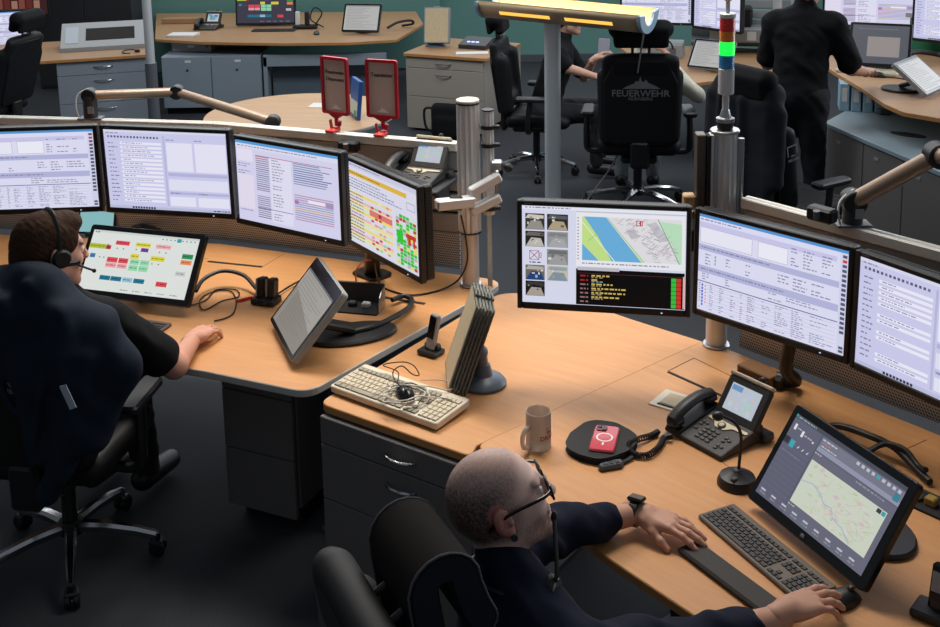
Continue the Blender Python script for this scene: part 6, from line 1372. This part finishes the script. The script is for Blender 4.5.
MB().box((-0.30, 0.23, 0.001), (0.12, 0.30, 0.004), T(0, 0, 0.04) @ rotx(sl)).build('blank_plate', mat('console_plate', (170, 176, 184), 0.45), con)
hb = thing('headset', 'small black headset lying before the sloped console', 'headset', (-3.25, 10.85, FZ + 0.004), 0.4)
MB().tube([(0.07 * math.cos(a), 0.05 * math.sin(a), 0.008 + 0.01 * math.sin(a)) for a in [2 * PI * k / 20 for k in range(16)]], 0.007, 6).build('headband', BLACK, hb)
MB().cyl((0.07, 0, 0), 0.026, 0.022, 16, ch=0.005).build('ear_cup', BLACK, hb)
monitor('bluish white monitor cut off by the left edge, behind the far chair', (-5.05, 11.40, 1.06), R(20), 0, c_dispatch, 31, group='far monitors')
monitor('dark monitor with reddish picture at the upper left corner', (-5.25, 12.1, 1.36), R(10), 0, lambda W, H, s: (lambda q: ([q.rect(.02 + .1 * i, .45 + .1 * ((i * 7) % 3), .10 + .1 * i, .85, ((120, 66, 54), (92, 40, 36), (150, 110, 92))[i % 3], 1) for i in range(9)], q)[1])(Screen(W, H, (56, 30, 30))), 32, W=0.75, H=0.42, group='far monitors')
# centre: long far desk
cdesk = far_top('long curved far worktop below the teal wall', [(-3.22, 11.64), (-2.71, 11.42), (-1.87, 11.25), (-1.2, 11.22), (-0.73, 11.34), (-0.50, 12.35), (-0.62, 13.3), (-3.7, 13.5)], [.05, .3, .5, .3, .08, .1, 0, 0])
tag(MB().box((-2.1, 13.6, 0.62), (3.5, 0.08, 1.22), bev=0.01).build('rear_panel', TEAL), 'low teal panel standing behind the long far desk', 'panel')
low = thing('low_cabinet', 'blue grey low cabinet with two locked doors under the long far desk', 'cabinet', (-3.1, 11.36, 0), 0)
MB().box((0.5, 0.30, 0.335), (1.0, 0.56, 0.53), bev=0.004).build('body', CABLOW, low); MB().box((0.5, 0.32, 0.035), (0.96, 0.5, 0.07)).build('plinth', GAPM, low)
for k in range(2):
    d = MB().box((0.25 + k * 0.5, 0.008, 0.335), (0.49, 0.018, 0.52), bev=0.003).build('door', CABLOW, low)
    MB().box((0.27 + k * 0.5, -0.003, 0.55), (0.06, 0.004, 0.022)).build('label_plate', WHITE, d); MB().cyl((0, 0, 0), 0.012, 0.006, 12, T(0.26 + k * 0.5, -0.001, 0.46) @ rotx(PI / 2)).build('lock', DGREY, d)
low2 = thing('modesty_panel', 'blue grey recessed front panel right of the locked doors', 'panel', (-2.08, 11.36, 0), 0)
MB().box((0.62, 0.04, 0.54), (1.24, 0.06, 0.12), bev=0.004).build('top_rail', CABLOW, low2); MB().box((0.66, 0.20, 0.27), (1.2, 0.03, 0.46), bev=0.004).build('panel', mat('modesty_blue_grey', (92, 106, 116), 0.6), low2)
MB().box((0.02, 0.10, 0.29), (0.04, 0.18, 0.58), bev=0.003).build('side', CABLOW, low2)
tag(MB().box((-1.9, 12.1, 0.655), (2.3, 0.05, 0.09), bev=0.004).build('shade_strip', DARKBAND), 'dark strip standing in for the shade under the long far desk', 'shade strip')  # dark strip put in as the shade between worktop and low cabinet
dr = thing('hanging_drawer', 'small grey locked drawer hanging under the left of the long far desk', 'drawer', (-2.85, 11.62, 0.602), R(-8))
MB().box((0, 0.15, 0.05), (0.42, 0.3, 0.095), bev=0.004).build('box', LGREY, dr); MB().box((0.0, -0.003, 0.06), (0.07, 0.006, 0.025)).build('label_plate', WHITE, dr); MB().cyl((0, 0, 0), 0.012, 0.008, 12, T(0.17, 0.001, 0.06) @ rotx(PI / 2)).build('lock', DGREY, dr)
def alu_leg(label, x, y, z, r=0.03, z0=0.0):
    t = thing('support_column', label, 'column', (x, y, z0)); z = z - z0; MB().box((0, 0, 0.02), (0.10, 0.5, 0.04), bev=0.01).build('foot', MGREY, t); MB().cyl((0, 0, 0.03), r + .012, z * .42, 18).build('sleeve', MGREY, t); MB().cyl((0, 0, 0.03), r, z - .03, 18).build('tube', ALU, t)
alu_leg('tall aluminium column at the left end of the long far desk', -2.96, 10.50, 1.6, 0.042)
# things on the long far desk
dp3 = desk_phone('black desk phone with bright display at the left of the long far desk', (-2.95, 12.15, FZ), R(-8), small=True, scr_seed=9)
mon_far = monitor('far touch monitor with coloured tiles on dark ground', (-2.52, 12.45, 1.12), R(-2), R(8), c_dark_tiles, 33, W=0.62, H=0.35, group='far monitors', led=False)
MB().box((0, 0.08, -0.17), (0.24, 0.12, 0.03), bev=0.01).build('stand', BLACK, mon_far)
keyboard('dark keyboard before the far tile monitor', (-2.30, 11.98, FZ), R(-3), 0.46, 0.14, DGREY, BLACK, 0.014)
mouse('black mouse right of the far dark keyboard', (-1.58, 11.75, FZ), R(10))
pad = thing('paper_stack', 'stack of white paper at the left end of the long far desk', 'paper', (-2.98, 11.80, FZ), R(-10))
for k in range(4): MB().box((0.004 * k, 0, 0.003 + k * 0.006), (0.30 - 0.004 * k, 0.21, 0.005), rotz(R(1.5 * k))).build('sheet', PAPER, pad)
tag(MB().box((-3.2, 12.7, FZ + 0.03), (0.42, 0.12, 0.06), bev=0.005).build('wooden_block', OAKFAR), 'beech block at the rear left of the long far desk', 'block')
ch_ = thing('battery_charger', 'small black charger with two white handsets on the long far desk', 'charger', (-1.75, 12.15, FZ), 0)
MB().box((0, 0, 0.02), (0.26, 0.12, 0.04), bev=0.01).build('foot', BLACK, ch_)
for k in range(2): MB().box((-0.08 + k * 0.10, 0.0, 0.11), (0.05, 0.05, 0.15), rotx(R(-8)), 0.01).build('handset', (WHITE, BLACK)[k], ch_)
MB().tube(bez([(0.1, 0, 0.03), (0.18, 0.02, 0.16), (0.10, 0.03, 0.22), (0.06, 0.0, 0.1), (0.2, -0.05, 0.02)], 20), 0.008, 6).build('lead', CABLE, ch_)
tm_ = terminal('grey touch screen tilted at the right of the long far desk', (-1.30, 11.72, 0.79), R(-12), R(30), 0.36, 0.27, (.02, .02, .02, .02), 0.03, c_docs, 34, (0.16, 0.24, 0.3), dz=FZ)
cable('black cable loop behind the far grey touch screen', [(-0.86, 11.9, FZ + .03), (-0.75, 11.95, FZ + .08), (-0.62, 12.0, FZ + .09), (-0.60, 12.1, FZ + .04), (-0.72, 12.1, FZ + .02)], 0.014, CABLE, 24)
# right: grey drawer unit with flip stand
drawer_unit('drawer_unit', 'taupe grey three-drawer unit under the far flip panel stand', (-0.60, 10.60), (0.12, 10.27), 0.9, FZ - 0.036, (0.10, 0.27, 0.31), mat('cabinet_taupe', (168, 160, 148), 0.5, noise=0.03, scale=6), hl=0.16, hpos=0.5)
far_top('small far worktop on the taupe drawer unit', [(-0.63, 10.58), (0.15, 10.22), (0.5, 11.0), (-0.28, 11.42)], .03)
flip_stand('far flip panel stand with pale sheets on the taupe drawer unit', (-0.33, 10.94, FZ), 0.10, (-0.20, 10.80, FZ + 0.05), R(172), R(14), 0.24, 0.34, 6, 0.02, mat('pale_page', (206, 186, 150), 0.7, noise=0.2, scale=60), frame=LGREY)
dv = thing('intercom_unit', 'dark intercom box with lit keys beside the far flip panel stand', 'intercom', (0.06, 10.80, FZ), R(-25))
cm = MB(); vs = [(x, y, z) for x in (-0.14, 0.14) for y, z in ((-0.1, 0), (0.1, 0), (0.1, 0.09), (-0.1, 0.04))]
cm.add(vs, [(0, 1, 2, 3), (7, 6, 5, 4), (0, 4, 5, 1), (3, 2, 6, 7), (1, 5, 6, 2), (0, 3, 7, 4)]).build('case', DGREY, dv)
for k in range(3): MB().box((-0.06 + k * 0.045, -0.02, 0.065), (0.03, 0.02, 0.01), rotx(R(14))).build('lit_key', glow('lit_key', (170, 190, 255), 1.2), dv)
tag(MB().box((0.02, 10.50, FZ + 0.004), (0.30, 0.12, 0.006), rotz(0)).build('paper_sheet', PAPER), 'white sheet lying on the small far worktop', 'paper')
bag = thing('shoulder_bag', 'black bag leaning against the taupe drawer unit', 'bag', (-0.20, 10.22, 0), R(-20))
soft('pouch', [rbx((0, 0, 0.17), (0.17, 0.06, 0.16), 0.05, k=.03), rbx((0, -0.05, 0.12), (0.13, 0.03, 0.10), 0.03, k=.03)], 0.015, FABRIC, bag); MB().tube(bez([(-0.15, 0, 0.28), (-0.24, 0.0, 0.26), (-0.22, -0.02, 0.1), (-0.16, 0, 0.06)], 14), 0.012, 6).build('strap', LEATHER, bag)
# ------------------------------------------------------------------ round table
rt = thing('round_table', 'round beech table behind the red sign holders', 'table', (-1.24, 8.18, 0))
MB().lathe([(0, FZ - 0.028), (0.66, FZ - 0.028), (0.69, FZ - 0.018), (0.69, FZ), (0, FZ)], 64).build('top', wood('beech_round', (214, 170, 124), (196, 150, 104), R(10), .4), rt)
MB().lathe([(0.692, FZ - 0.02), (0.694, FZ - 0.004), (0.692, FZ - 0.002)], 64).build('edge_band', EDGE, rt)
MB().cyl((0, 0, 0.02), 0.045, FZ - 0.05, 20).build('column', ALU, rt); MB().lathe([(0.30, 0), (0.30, 0.012), (0.06, 0.03)], 32).build('foot', MGREY, rt)
br = thing('brochure_stand', 'blue and white upright brochure standing on the round table', 'brochure', (-0.83, 8.02, FZ), R(-70))
MB().box((0, 0.0, 0.14), (0.21, 0.03, 0.28), rotx(R(-6)), 0.003).build('body', mat('brochure_blue', (44, 96, 176), 0.4), br); MB().box((0, -0.017, 0.08), (0.21, 0.002, 0.10), rotx(R(-6))).build('lower_print', mat('brochure_white', (206, 222, 210), 0.4), br); MB().box((0.06, -0.0185, 0.04), (0.05, 0.002, 0.05), rotx(R(-6))).build('green_print', mat('brochure_green', (70, 160, 90), 0.4), br)
lf = thing('leaflet', 'white leaflet with dark picture lying on the round table', 'leaflet', (-1.10, 8.42, FZ), R(-10)); MB().box((0, 0, 0.002), (0.21, 0.15, 0.003)).build('sheet', PAPER, lf); MB().box((0.03, 0, 0.0038), (0.08, 0.06, 0.0006)).build('picture', DGREY, lf)
# ------------------------------------------------------------------ floor lamp
fl = thing('floor_lamp', 'tall floor lamp with long warm glowing trough', 'lamp', (0.575, 7.9, 0)); A = atY(488, 4, 8.15); B_ = atY(648, 19, 7.62); dA = (B_ - A); yl = math.atan2(dA.y, dA.x); LL = dA.length
MB().lathe([(0.20, 0), (0.20, 0.012), (0.065, 0.02)], 32).build('foot', STEEL, fl); MB().prism(rrect(0.112, 0.10, 0.04), 0.015, 1.42, ch=0.002).build('pole', mat('lamp_pole', (214, 220, 224), 0.4, 0.15), fl)
ctr = (A + B_) / 2 - fl.location; LMx = T(ctr.x, ctr.y, ctr.z) @ rotz(yl) @ roty(-math.asin(dA.z / LL)); tr_o = MB(); n = 14; wv_ = []
for i in range(n + 1): a = PI + PI * i / n; wv_.append((0.19 * math.cos(a), 0.13 * math.sin(a) + 0.04))
P = [[(x, y, z) for y, z in wv_] for x in (-LL / 2, LL / 2)]; tr_o.grid(P, LMx); P2 = [[(x, y * .95, z * .95 + 0.004) for y, z in wv_] for x in (-LL / 2, LL / 2)]
tr_o.build('trough', mat('lamp_trough', (196, 172, 140), 0.45, 0.1), fl, solid=0.006)
warm = glow('warm_tube', (255, 206, 140), 14.0); MB().tube([(-LL / 2 + .06, 0, -0.02), (LL / 2 - .06, 0, -0.02)], 0.02, 10, LMx).build('light_tube', warm, fl)
MB().grid(P2, LMx @ T(0, 0, 0.008)).build('reflector', mat('lamp_reflector', (250, 226, 180), 0.5), fl)
for sx in (-1, 1):
    cap = MB().prism([(y * 1.1, z * 1.1) for y, z in wv_] + [(0.10, 0.035), (0.085, -0.005), (0.05, -0.035), (0, -0.045), (-0.05, -0.035), (-0.085, -0.005), (-0.10, 0.035)], -0.012, 0.012, LMx @ T(sx * LL / 2, 0, 0) @ rotz(PI / 2) @ rotx(PI / 2), 0.003); cap.build('end_cap', mat('lamp_end_cap', (176, 206, 226), 0.35), fl)
aa = PI * 1.17; yy_, zz_ = 0.19 * math.cos(aa), 0.13 * math.sin(aa) + 0.04; na = math.atan2(math.sin(aa) / 0.13, math.cos(aa) / 0.19)
for x0, x1 in ((-LL * .36, -LL * .04), (LL * .05, LL * .34)): MB().box((0, 0, 0), (x1 - x0, 0.006, 0.035), LMx @ T((x0 + x1) / 2, yy_, zz_) @ rotx(na - PI), 0.002).build('glow_slot', glow('warm_slot', (255, 190, 86), 1.2), fl)
MB().tube(bez([LMx @ Vector((LL / 2 - 0.05, 0.05, -0.06)), LMx @ Vector((LL / 2 - 0.05, 0.05, -0.2)), (0.5, 0.1, 0.5), (0.2, 0.1, 0.02)], 16), 0.006, 6).build('lead', LGREY, fl)
# ------------------------------------------------------------------ far chairs and people
c3 = chair_parts(seat_z=0.47, recline=R(6), back_h=0.60, res=0.014, star=R(30), logo=('FEUERWEHR', 'NÜRNBERG'), sidelogo=False)
put(c3, 'black swivel chair with printed back, person in white sleeve sitting in it', (1.21, 8.12, 0), R(84) - PI / 2); c3.scale = (1.14, 1.1, 1.08)
MB().box((0, 0, 0), (0, 0, 0)) if False else None
c6 = chair_parts(seat_z=0.47, recline=R(8), back_h=0.60, res=0.014, star=R(10)); put(c6, 'black swivel chair behind the lamp pole, man in dark clothes sitting in it', (0.53, 9.10, 0), R(-12) - PI / 2)
c4 = chair_parts(seat_z=0.47, recline=R(10), back_h=0.62, res=0.014, star=R(40), sidelogo=True); put(c4, 'empty black swivel chair with jacket beside the signal tower', (1.93, 6.72, 0), R(28) - PI / 2)
c5 = chair_parts(seat_z=0.47, recline=R(18), back_h=0.62, res=0.014, star=R(0), sidelogo=True); put(c5, 'black swivel chair at the far left in front of the console', (-4.20, 9.85, 0), R(165) - PI / 2)
JK2 = mat('black_jacket', (24, 27, 35), 0.85, noise=0.2, scale=40, bump=0.3, bscale=600, sheen=0.0)
MJ4 = T(1.93, 6.72, 0) @ rotz(R(28) - PI / 2) @ T(-0.06, 0, 0); jp4 = [rbx((0, -0.35, 0.82), (0.27, 0.04, 0.36), 0.035, k=.05), cone((-0.2, -0.30, 1.20), (0.2, -0.30, 1.20), 0.075, 0.075, .06), cone((-0.27, -0.30, 1.12), (-0.31, -0.33, 0.55), 0.07, 0.05, .05), cone((0.27, -0.31, 1.1), (0.29, -0.34, 0.7), 0.05, 0.045, .05), cone((0.05, -0.39, 1.15), (0.08, -0.40, 0.55), 0.03, 0.02, .03), cone((-0.12, -0.39, 1.15), (-0.15, -0.40, 0.5), 0.03, 0.02, .03)]
jk4 = thing('jacket', 'black jacket hung over the empty chair beside the signal tower', 'jacket', MJ4 @ Vector((0, -0.35, 0.45))); soft('cloth', xf(jp4, MJ4), 0.012, JK2, jk4, wrinkle=0.0025, wfreq=20, origin=tuple(jk4.location))
WHT = mat('cream_sweater', (206, 202, 184), 0.85, noise=0.08, scale=40, bump=0.3, bscale=500); GRYT = mat('grey_trousers', (120, 128, 132), 0.85, noise=0.1, scale=40)
def seated(p, face, lean=0.0, z=0.50, hs=1.0):
    """joints of a seated figure: p pelvis xy, face heading"""
    f = Vector((math.cos(face), math.sin(face), 0)); r = Vector((f.y, -f.x, 0)); b = Vector((p[0], p[1], z)); n = b + Vector((0, 0, 0.57)) + f * (0.05 + lean); J = dict(pelvis=b, neck=n)
    for s, k in (('L', -1), ('R', 1)):
        J['sh' + s] = n + r * k * 0.185 - Vector((0, 0, 0.07)); J['hip' + s] = b + r * k * 0.09 + f * .02; J['kn' + s] = b + r * k * 0.12 + f * 0.46 + Vector((0, 0, 0.03)); J['an' + s] = b + r * k * 0.12 + f * 0.44 + Vector((0, 0, 0.11 - z))
        J['el' + s] = J['sh' + s] + Vector((0, 0, -0.24)) + f * 0.12 + r * k * .04; J['wr' + s] = J['el' + s] + f * 0.22 + Vector((0, 0, 0.02)) - r * k * .05
    return J, f, r, n
def simple_hair(c): return [ell((0, -0.02, 0.042), (0.084, 0.104, 0.090), k=.02), ell((0, -0.05, -0.01), (0.080, 0.072, 0.075), k=.03), ell((0, 0.05, 0.09), (0.06, 0.035, 0.028), k=.03)]
J4, f4, r4, n4 = seated((1.23, 8.14), R(84)); J4['elR'] = Vector((1.64, 8.16, 0.83)); J4['wrR'] = Vector((1.47, 8.28, 1.03)); J4['shR'] = Vector((1.41, 8.13, 1.0))
hd4 = n4 + Vector((0.02, 0.02, 0.19)) + f4 * .03
person('person in cream sweater holding a headset, mostly hidden by the printed chair', J4, headM(hd4, R(80)), 1.0, {'R': (hand_dir(J4['wrR'], J4['wrR'] + Vector((-0.03, 0.02, 0.1))), dict(side=-1, curl=(35, 35, 35, 35)))}, 0.012, WHT, GRYT, 0.9, headfn=head_l, hair=simple_hair(0), hairm=HAIR, headres=0.007, handres=0.005, wr=0.003)
hp4 = thing('headset', 'black headset held up beside the printed chair', 'headset', Vector((1.44, 8.36, 1.13)))
MB().cyl((0, 0, -0.02), 0.045, 0.035, 18, roty(R(40)), ch=0.01).tube([(0.06 * math.cos(a), 0.02, 0.07 * math.sin(a)) for a in [PI * k / 12 for k in range(13)]], 0.007, 6).build('ear_cup', BLACK, hp4)
J3, f3, r3, n3 = seated((0.59, 9.11), R(-12), 0.10); J3['wrR'] = Vector((0.97, 8.80, 0.85)); J3['elR'] = Vector((0.75, 8.86, 0.93)) + Vector((0, 0, -.02)); J3['elL'] = J3['shL'] + f3 * .16 + Vector((0, 0, -.24)); J3['wrL'] = Vector((0.99, 9.0, 0.95))
hd3 = n3 + Vector((0.05, 0, 0.19))
person('seated man in black polo behind the lamp pole with bare forearm', J3, headM(hd3, R(-10)), 1.0, {'R': (hand_dir(J3['wrR'], J3['wrR'] + Vector((0.1, -0.03, -0.03))), dict(side=-1, curl=(25, 25, 25, 25))), 'L': (hand_dir(J3['wrL'], J3['wrL'] + Vector((0.08, 0.0, 0.06))), dict(side=1, curl=(45, 45, 45, 45)))}, 0.012, POLO, TROU, -0.75, skin=(206, 160, 138), headfn=head_l, hair=simple_hair(0), hairm=HAIR, headres=0.007, handres=0.005, wr=0.003)
ph_ = thing('smartphone', 'grey phone held before the seated man behind the lamp pole', 'phone', Vector((1.06, 8.985, 1.03)), R(-20)); MB().box((0, 0, 0), (0.09, 0.012, 0.17), rotx(R(-15)), 0.004).build('body', mat('phone_lilac', (150, 146, 160), 0.4), ph_)
# patch on his chest
# standing man
S0 = Vector((2.20, 7.55, 0)); fs = R(62); f = Vector((math.cos(fs), math.sin(fs), 0)); r = Vector((f.y, -f.x, 0))
JS = dict(pelvis=S0 + Vector((0, 0, 0.93)), neck=S0 + f * .10 + Vector((0, 0, 1.50)))
for s, k in (('L', -1), ('R', 1)):
    JS['sh' + s] = JS['neck'] + r * k * 0.19 - Vector((0, 0, 0.075)); JS['hip' + s] = JS['pelvis'] + r * k * .09 - Vector((0, 0, .03)); JS['kn' + s] = S0 + r * k * .11 + f * .03 + Vector((0, 0, 0.50)); JS['an' + s] = S0 + r * k * .12 + Vector((0, 0, 0.10))
JS['elR'] = JS['shR'] + f * 0.07 + r * 0.12 + Vector((0, 0, -0.30)); JS['wrR'] = JS['elR'] + f * 0.22 + r * .06 + Vector((0, 0, -0.06)); JS['elL'] = JS['shL'] + f * 0.06 - r * .06 + Vector((0, 0, -0.30)); JS['wrL'] = JS['elL'] + f * 0.24 + Vector((0, 0, -0.06))
person('standing man in black polo and cargo trousers at the right far desk', JS, headM(JS['neck'] + Vector((0.03, 0.03, 0.17)), fs), 1.10, {'R': (hand_dir(JS['wrR'], JS['wrR'] + f), dict(side=-1)), 'L': (hand_dir(JS['wrL'], JS['wrL'] + f), dict(side=1))}, 0.011, POLO, TROU, -0.85, skin=(206, 156, 134), headfn=head_l, hair=simple_hair(0), hairm=HAIR, headres=0.007, handres=0.005, wr=0.004, shirt_d=0.018)
# ------------------------------------------------------------------ desk of the person in cream
far_top('far worktop in front of the person in cream sweater', [(1.55, 9.10), (1.75, 8.98), (2.05, 9.12), (2.48, 9.30), (2.9, 10.4), (1.4, 10.9)], [.1, .15, .1, .05, 0, 0])
alu_leg('aluminium column under the far worktop beside the signal tower', 2.2, 9.6, FZ - 0.03)
alu_leg('aluminium column under the far worktop behind the cream sweater', 1.6, 10.1, FZ - 0.03)
terminal('grey touch screen on the far worktop right of the white cup', (1.84, 9.50, 0.79), R(-35), R(38), 0.33, 0.24, (.02, .02, .02, .02), 0.03, c_docs, 41, (0.14, 0.2, 0.28), rim=LGREY, dz=FZ)
cup = thing('cup', 'white cup on the far worktop beside the touch screen', 'cup', (1.62, 9.55, FZ)); MB().lathe([(0.0, 0.002), (0.035, 0), (0.045, 0.01), (0.045, 0.095), (0.041, 0.095), (0.040, 0.012), (0, 0.01)], 24).build('body', WHITE, cup); MB().tube(bez([(-0.04, 0, 0.08), (-0.075, 0, 0.075), (-0.075, 0, 0.035), (-0.04, 0, 0.025)], 12), 0.007, 8).build('handle', WHITE, cup)
monitor('far monitor with lavender tables right of the lamp trough', (1.40, 10.45, 1.40), R(-14), 0, c_dispatch, 42, W=0.62, H=0.38, group='far monitors')
monitor('far monitor turned aside beside the signal tower', (2.03, 10.28, 1.38), R(-50), 0, c_form, 43, W=0.50, H=0.38, group='far monitors')
bx_ = thing('computer_unit', 'light grey desktop computer lying below the far monitors', 'computer', (1.72, 10.25, FZ), R(-14)); MB().box((0, 0, 0.06), (0.42, 0.3, 0.12), bev=0.006).build('case', LGREY, bx_); MB().box((0.12, -0.152, 0.06), (0.06, 0.004, 0.06)).build('drive_bay', MGREY, bx_)
bx2 = thing('computer_unit', 'light grey desktop computer on the slatted shelf behind the signal tower', 'computer', (2.42, 10.35, 0.85), R(-12)); MB().box((0, 0, 0.06), (0.46, 0.3, 0.12), bev=0.006).build('case', LGREY, bx2); MB().box((0.14, -0.152, 0.06), (0.08, 0.004, 0.08)).build('drive_bay', WHITE, bx2)
rk = thing('slatted_shelf', 'grey slatted rear panel with shelf behind the signal tower', 'shelf', (2.52, 10.56, FZ), R(-12))
for k in range(7): MB().box((0, 0, 0.05 + k * 0.09), (0.9, 0.02, 0.075), bev=0.004).build('slat', LGREY, rk)
MB().box((0, -0.18, 0.10), (0.9, 0.34, 0.02), bev=0.003).build('board', MGREY, rk)
cb = thing('coffee_machine', 'black device standing on the slatted shelf', 'device', (2.48, 10.40, 0.971), R(-12)); MB().box((0, 0, 0.09), (0.2, 0.18, 0.18), bev=0.02).cyl((-0.06, -0.10, 0.05), 0.045, 0.03, 18).build('body', BLACK, cb)
for k, (x, y) in enumerate(((2.80, 10.35), (2.95, 10.30))): alu_leg(('round aluminium post left of the standing man', 'second round aluminium post left of the standing man')[k], x, y, 1.9, 0.045)
# ------------------------------------------------------------------ right far desk
RZ = 0.93
R_ = [at(x, y, RZ) for x, y in ((783, 40), (806, 52), (833, 71), (862, 88), (885, 104), (903, 112), (945, 119))]
far_top('raised far worktop beside the standing man', [(q.x, q.y) for q in R_] + [(4.6, 7.6), (4.4, 9.6), (3.2, 10.1)], [.05, 0, .1, .1, .1, .1, 0, 0, 0, 0], z=RZ)
alu_leg('black perforated lifting column under the raised far worktop', 2.95, 8.22, RZ - 0.03, 0.05, 0.7005); alu_leg('lifting column at the rear of the raised far worktop', 3.7, 9.2, RZ - 0.03, 0.05)
ct = thing('low_counter', 'blue grey low counter with doors below the raised far worktop', 'counter', (2.46, 7.80, 0)); C_ = [Vector((0, 0)), Vector((0.31, -1.30)), Vector((0.60, -2.2)), Vector((1.35, -1.9)), Vector((0.95, -0.2)), Vector((0.55, 0.72))]
MB().prism(roundpoly([(q.x, q.y) for q in C_], [.03, .1, 0, 0, .1, .05]), 0.67, 0.70, ch=0.003).build('top', mat('counter_blue_grey', (150, 166, 174), 0.35), ct)
MB().prism([(0.03, -0.02), (0.34, -1.30), (0.62, -2.17), (1.30, -1.88), (0.92, -0.2), (0.54, 0.68)], 0.06, 0.672).build('body', mat('counter_taupe', (104, 102, 102), 0.55), ct)
d = (C_[1] - C_[0]); an = math.atan2(d.y, d.x); DM = T(0.03, -0.02, 0) @ rotz(an)
for k in range(3):
    w = d.length / 3; dd = MB().box((w * (k + .5), -0.006, 0.37), (w - 0.008, 0.018, 0.58), DM, 0.003).build('door', mat('counter_door', (116, 112, 110), 0.55), ct); MB().box((w * (k + .35), -0.017, 0.60), (0.05, 0.004, 0.02), DM).build('label_plate', LGREY, dd)
grm = thing('cable_grommet', 'dark oval cable grommet in the low counter', 'grommet', at(908, 135, 0.7005), R(-40)); MB().prism([(0.12 * math.cos(a), 0.05 * math.sin(a)) for a in [2 * PI * k / 24 for k in range(24)]], 0, 0.006, ch=0.002).build('rim', DGREY, grm); MB().box((0, 0, 0.006), (0.1, 0.03, 0.002)).build('slot', GAPM, grm)
bn = [(2.70 + 0.075 * k) for k in range(4)]
for k, x in enumerate(bn):
    b = thing('binder', ('pale blue binder nearest the standing man under the raised worktop', 'second pale blue binder under the raised worktop', 'third pale blue binder under the raised worktop', 'pale blue binder beside the perforated column')[k], 'binder', (x, 8.12 - 0.03 * k, 0.7005), R(-14), 'binders on the low counter'); MB().box((0, 0.10, 0.10), (0.066, 0.2, 0.2), bev=0.004).build('cover', mat('binder_blue', (150, 182, 200), 0.5), b); MB().box((0, -0.001, 0.12), (0.036, 0.003, 0.10)).build('spine_label', PAPER, b)
t_rf = terminal('dark touch screen with grey map on the raised far worktop', tuple(at(850, 62, RZ + 0.06)), R(-24), R(28), 0.40, 0.30, (.022, .022, .022, .026), 0.03, lambda W, H, s: (lambda q: (q.rect(.28, .3, .85, .82, (160, 152, 150), 1), q.words(.1, .08, .8, .03, (120, 120, 130), 2), q)[2])(Screen(W, H, (92, 94, 104))), 51, (0.16, 0.22, 0.28), dz=RZ)
keyboard('pale keyboard on the raised far worktop before the dark touch screen', at(835, 72, RZ), R(-30), 0.44, 0.17, BEIGE, mat('beige_keycap', (196, 184, 160)), 0.02)
mouse('black mouse before the pale far keyboard', at(878, 77, RZ), R(60), scale=1.1)
cable('mouse lead on the raised far worktop', [at(885, 77, RZ + .005), at(898, 78, RZ + .005), at(912, 80, RZ + .005)], 0.005, CABLE, 8)
dp4 = desk_phone('black desk phone half hidden behind the standing man', at(842, 52, RZ), R(-30), scr_seed=12)
t_rr = terminal('touch screen seen edge on at the right far edge', tuple(at(926, 92, RZ + 0.05)), R(48), R(52), 0.36, 0.26, (.02, .02, .02, .02), 0.03, c_docs, 52, (0.14, 0.22, 0.26), rim=LGREY, dz=RZ)
cable('black cable bundle behind the far dark touch screen', [at(900, 58, RZ + .05), at(915, 52, RZ + .08), at(935, 54, RZ + .06), at(950, 58, RZ + .04)], 0.02, CABLE, 16)
gp = thing('green_partition', 'green low partition behind the raised far worktop', 'partition', (3.75, 9.2, RZ + 0.001), R(-38)); MB().box((0.5, 0, 0.13), (2.2, 0.03, 0.26), bev=0.004).build('panel', mat('green_panel', (44, 128, 92), 0.6), gp); MB().box((0.5, 0, 0.28), (2.2, 0.05, 0.04), bev=0.004).build('top_rail', ALU, gp)
monitor('far monitor with lavender tables above the standing man', atY(756, -14, 9.9), R(-10), 0, c_list, 53, W=0.66, H=0.40, group='far monitors') if False else None
mfr = monitor('far monitor with text columns right of the standing man', atY(826, -24, 9.55), R(-22), 0, c_list, 54, W=0.74, H=0.40, group='far monitors')
mfr2 = monitor('far monitor with lavender form at the upper right corner', atY(916, -12, 9.1), R(-45), 0, c_form, 55, W=0.64, H=0.40, group='far monitors')

dk_ = thing('equipment_cabinet', 'tall dark equipment cabinet at the top left behind the console', 'cabinet', (-4.32, 13.1, 0)); MB().box((0, 0, 0.75), (1.1, 0.6, 1.5), bev=0.01).build('body', DARKBAND, dk_)
for k in range(2): MB().box((-0.275 + 0.55 * k, -0.305, 0.75), (0.54, 0.015, 1.44), bev=0.004).build('door', DGREY, dk_)
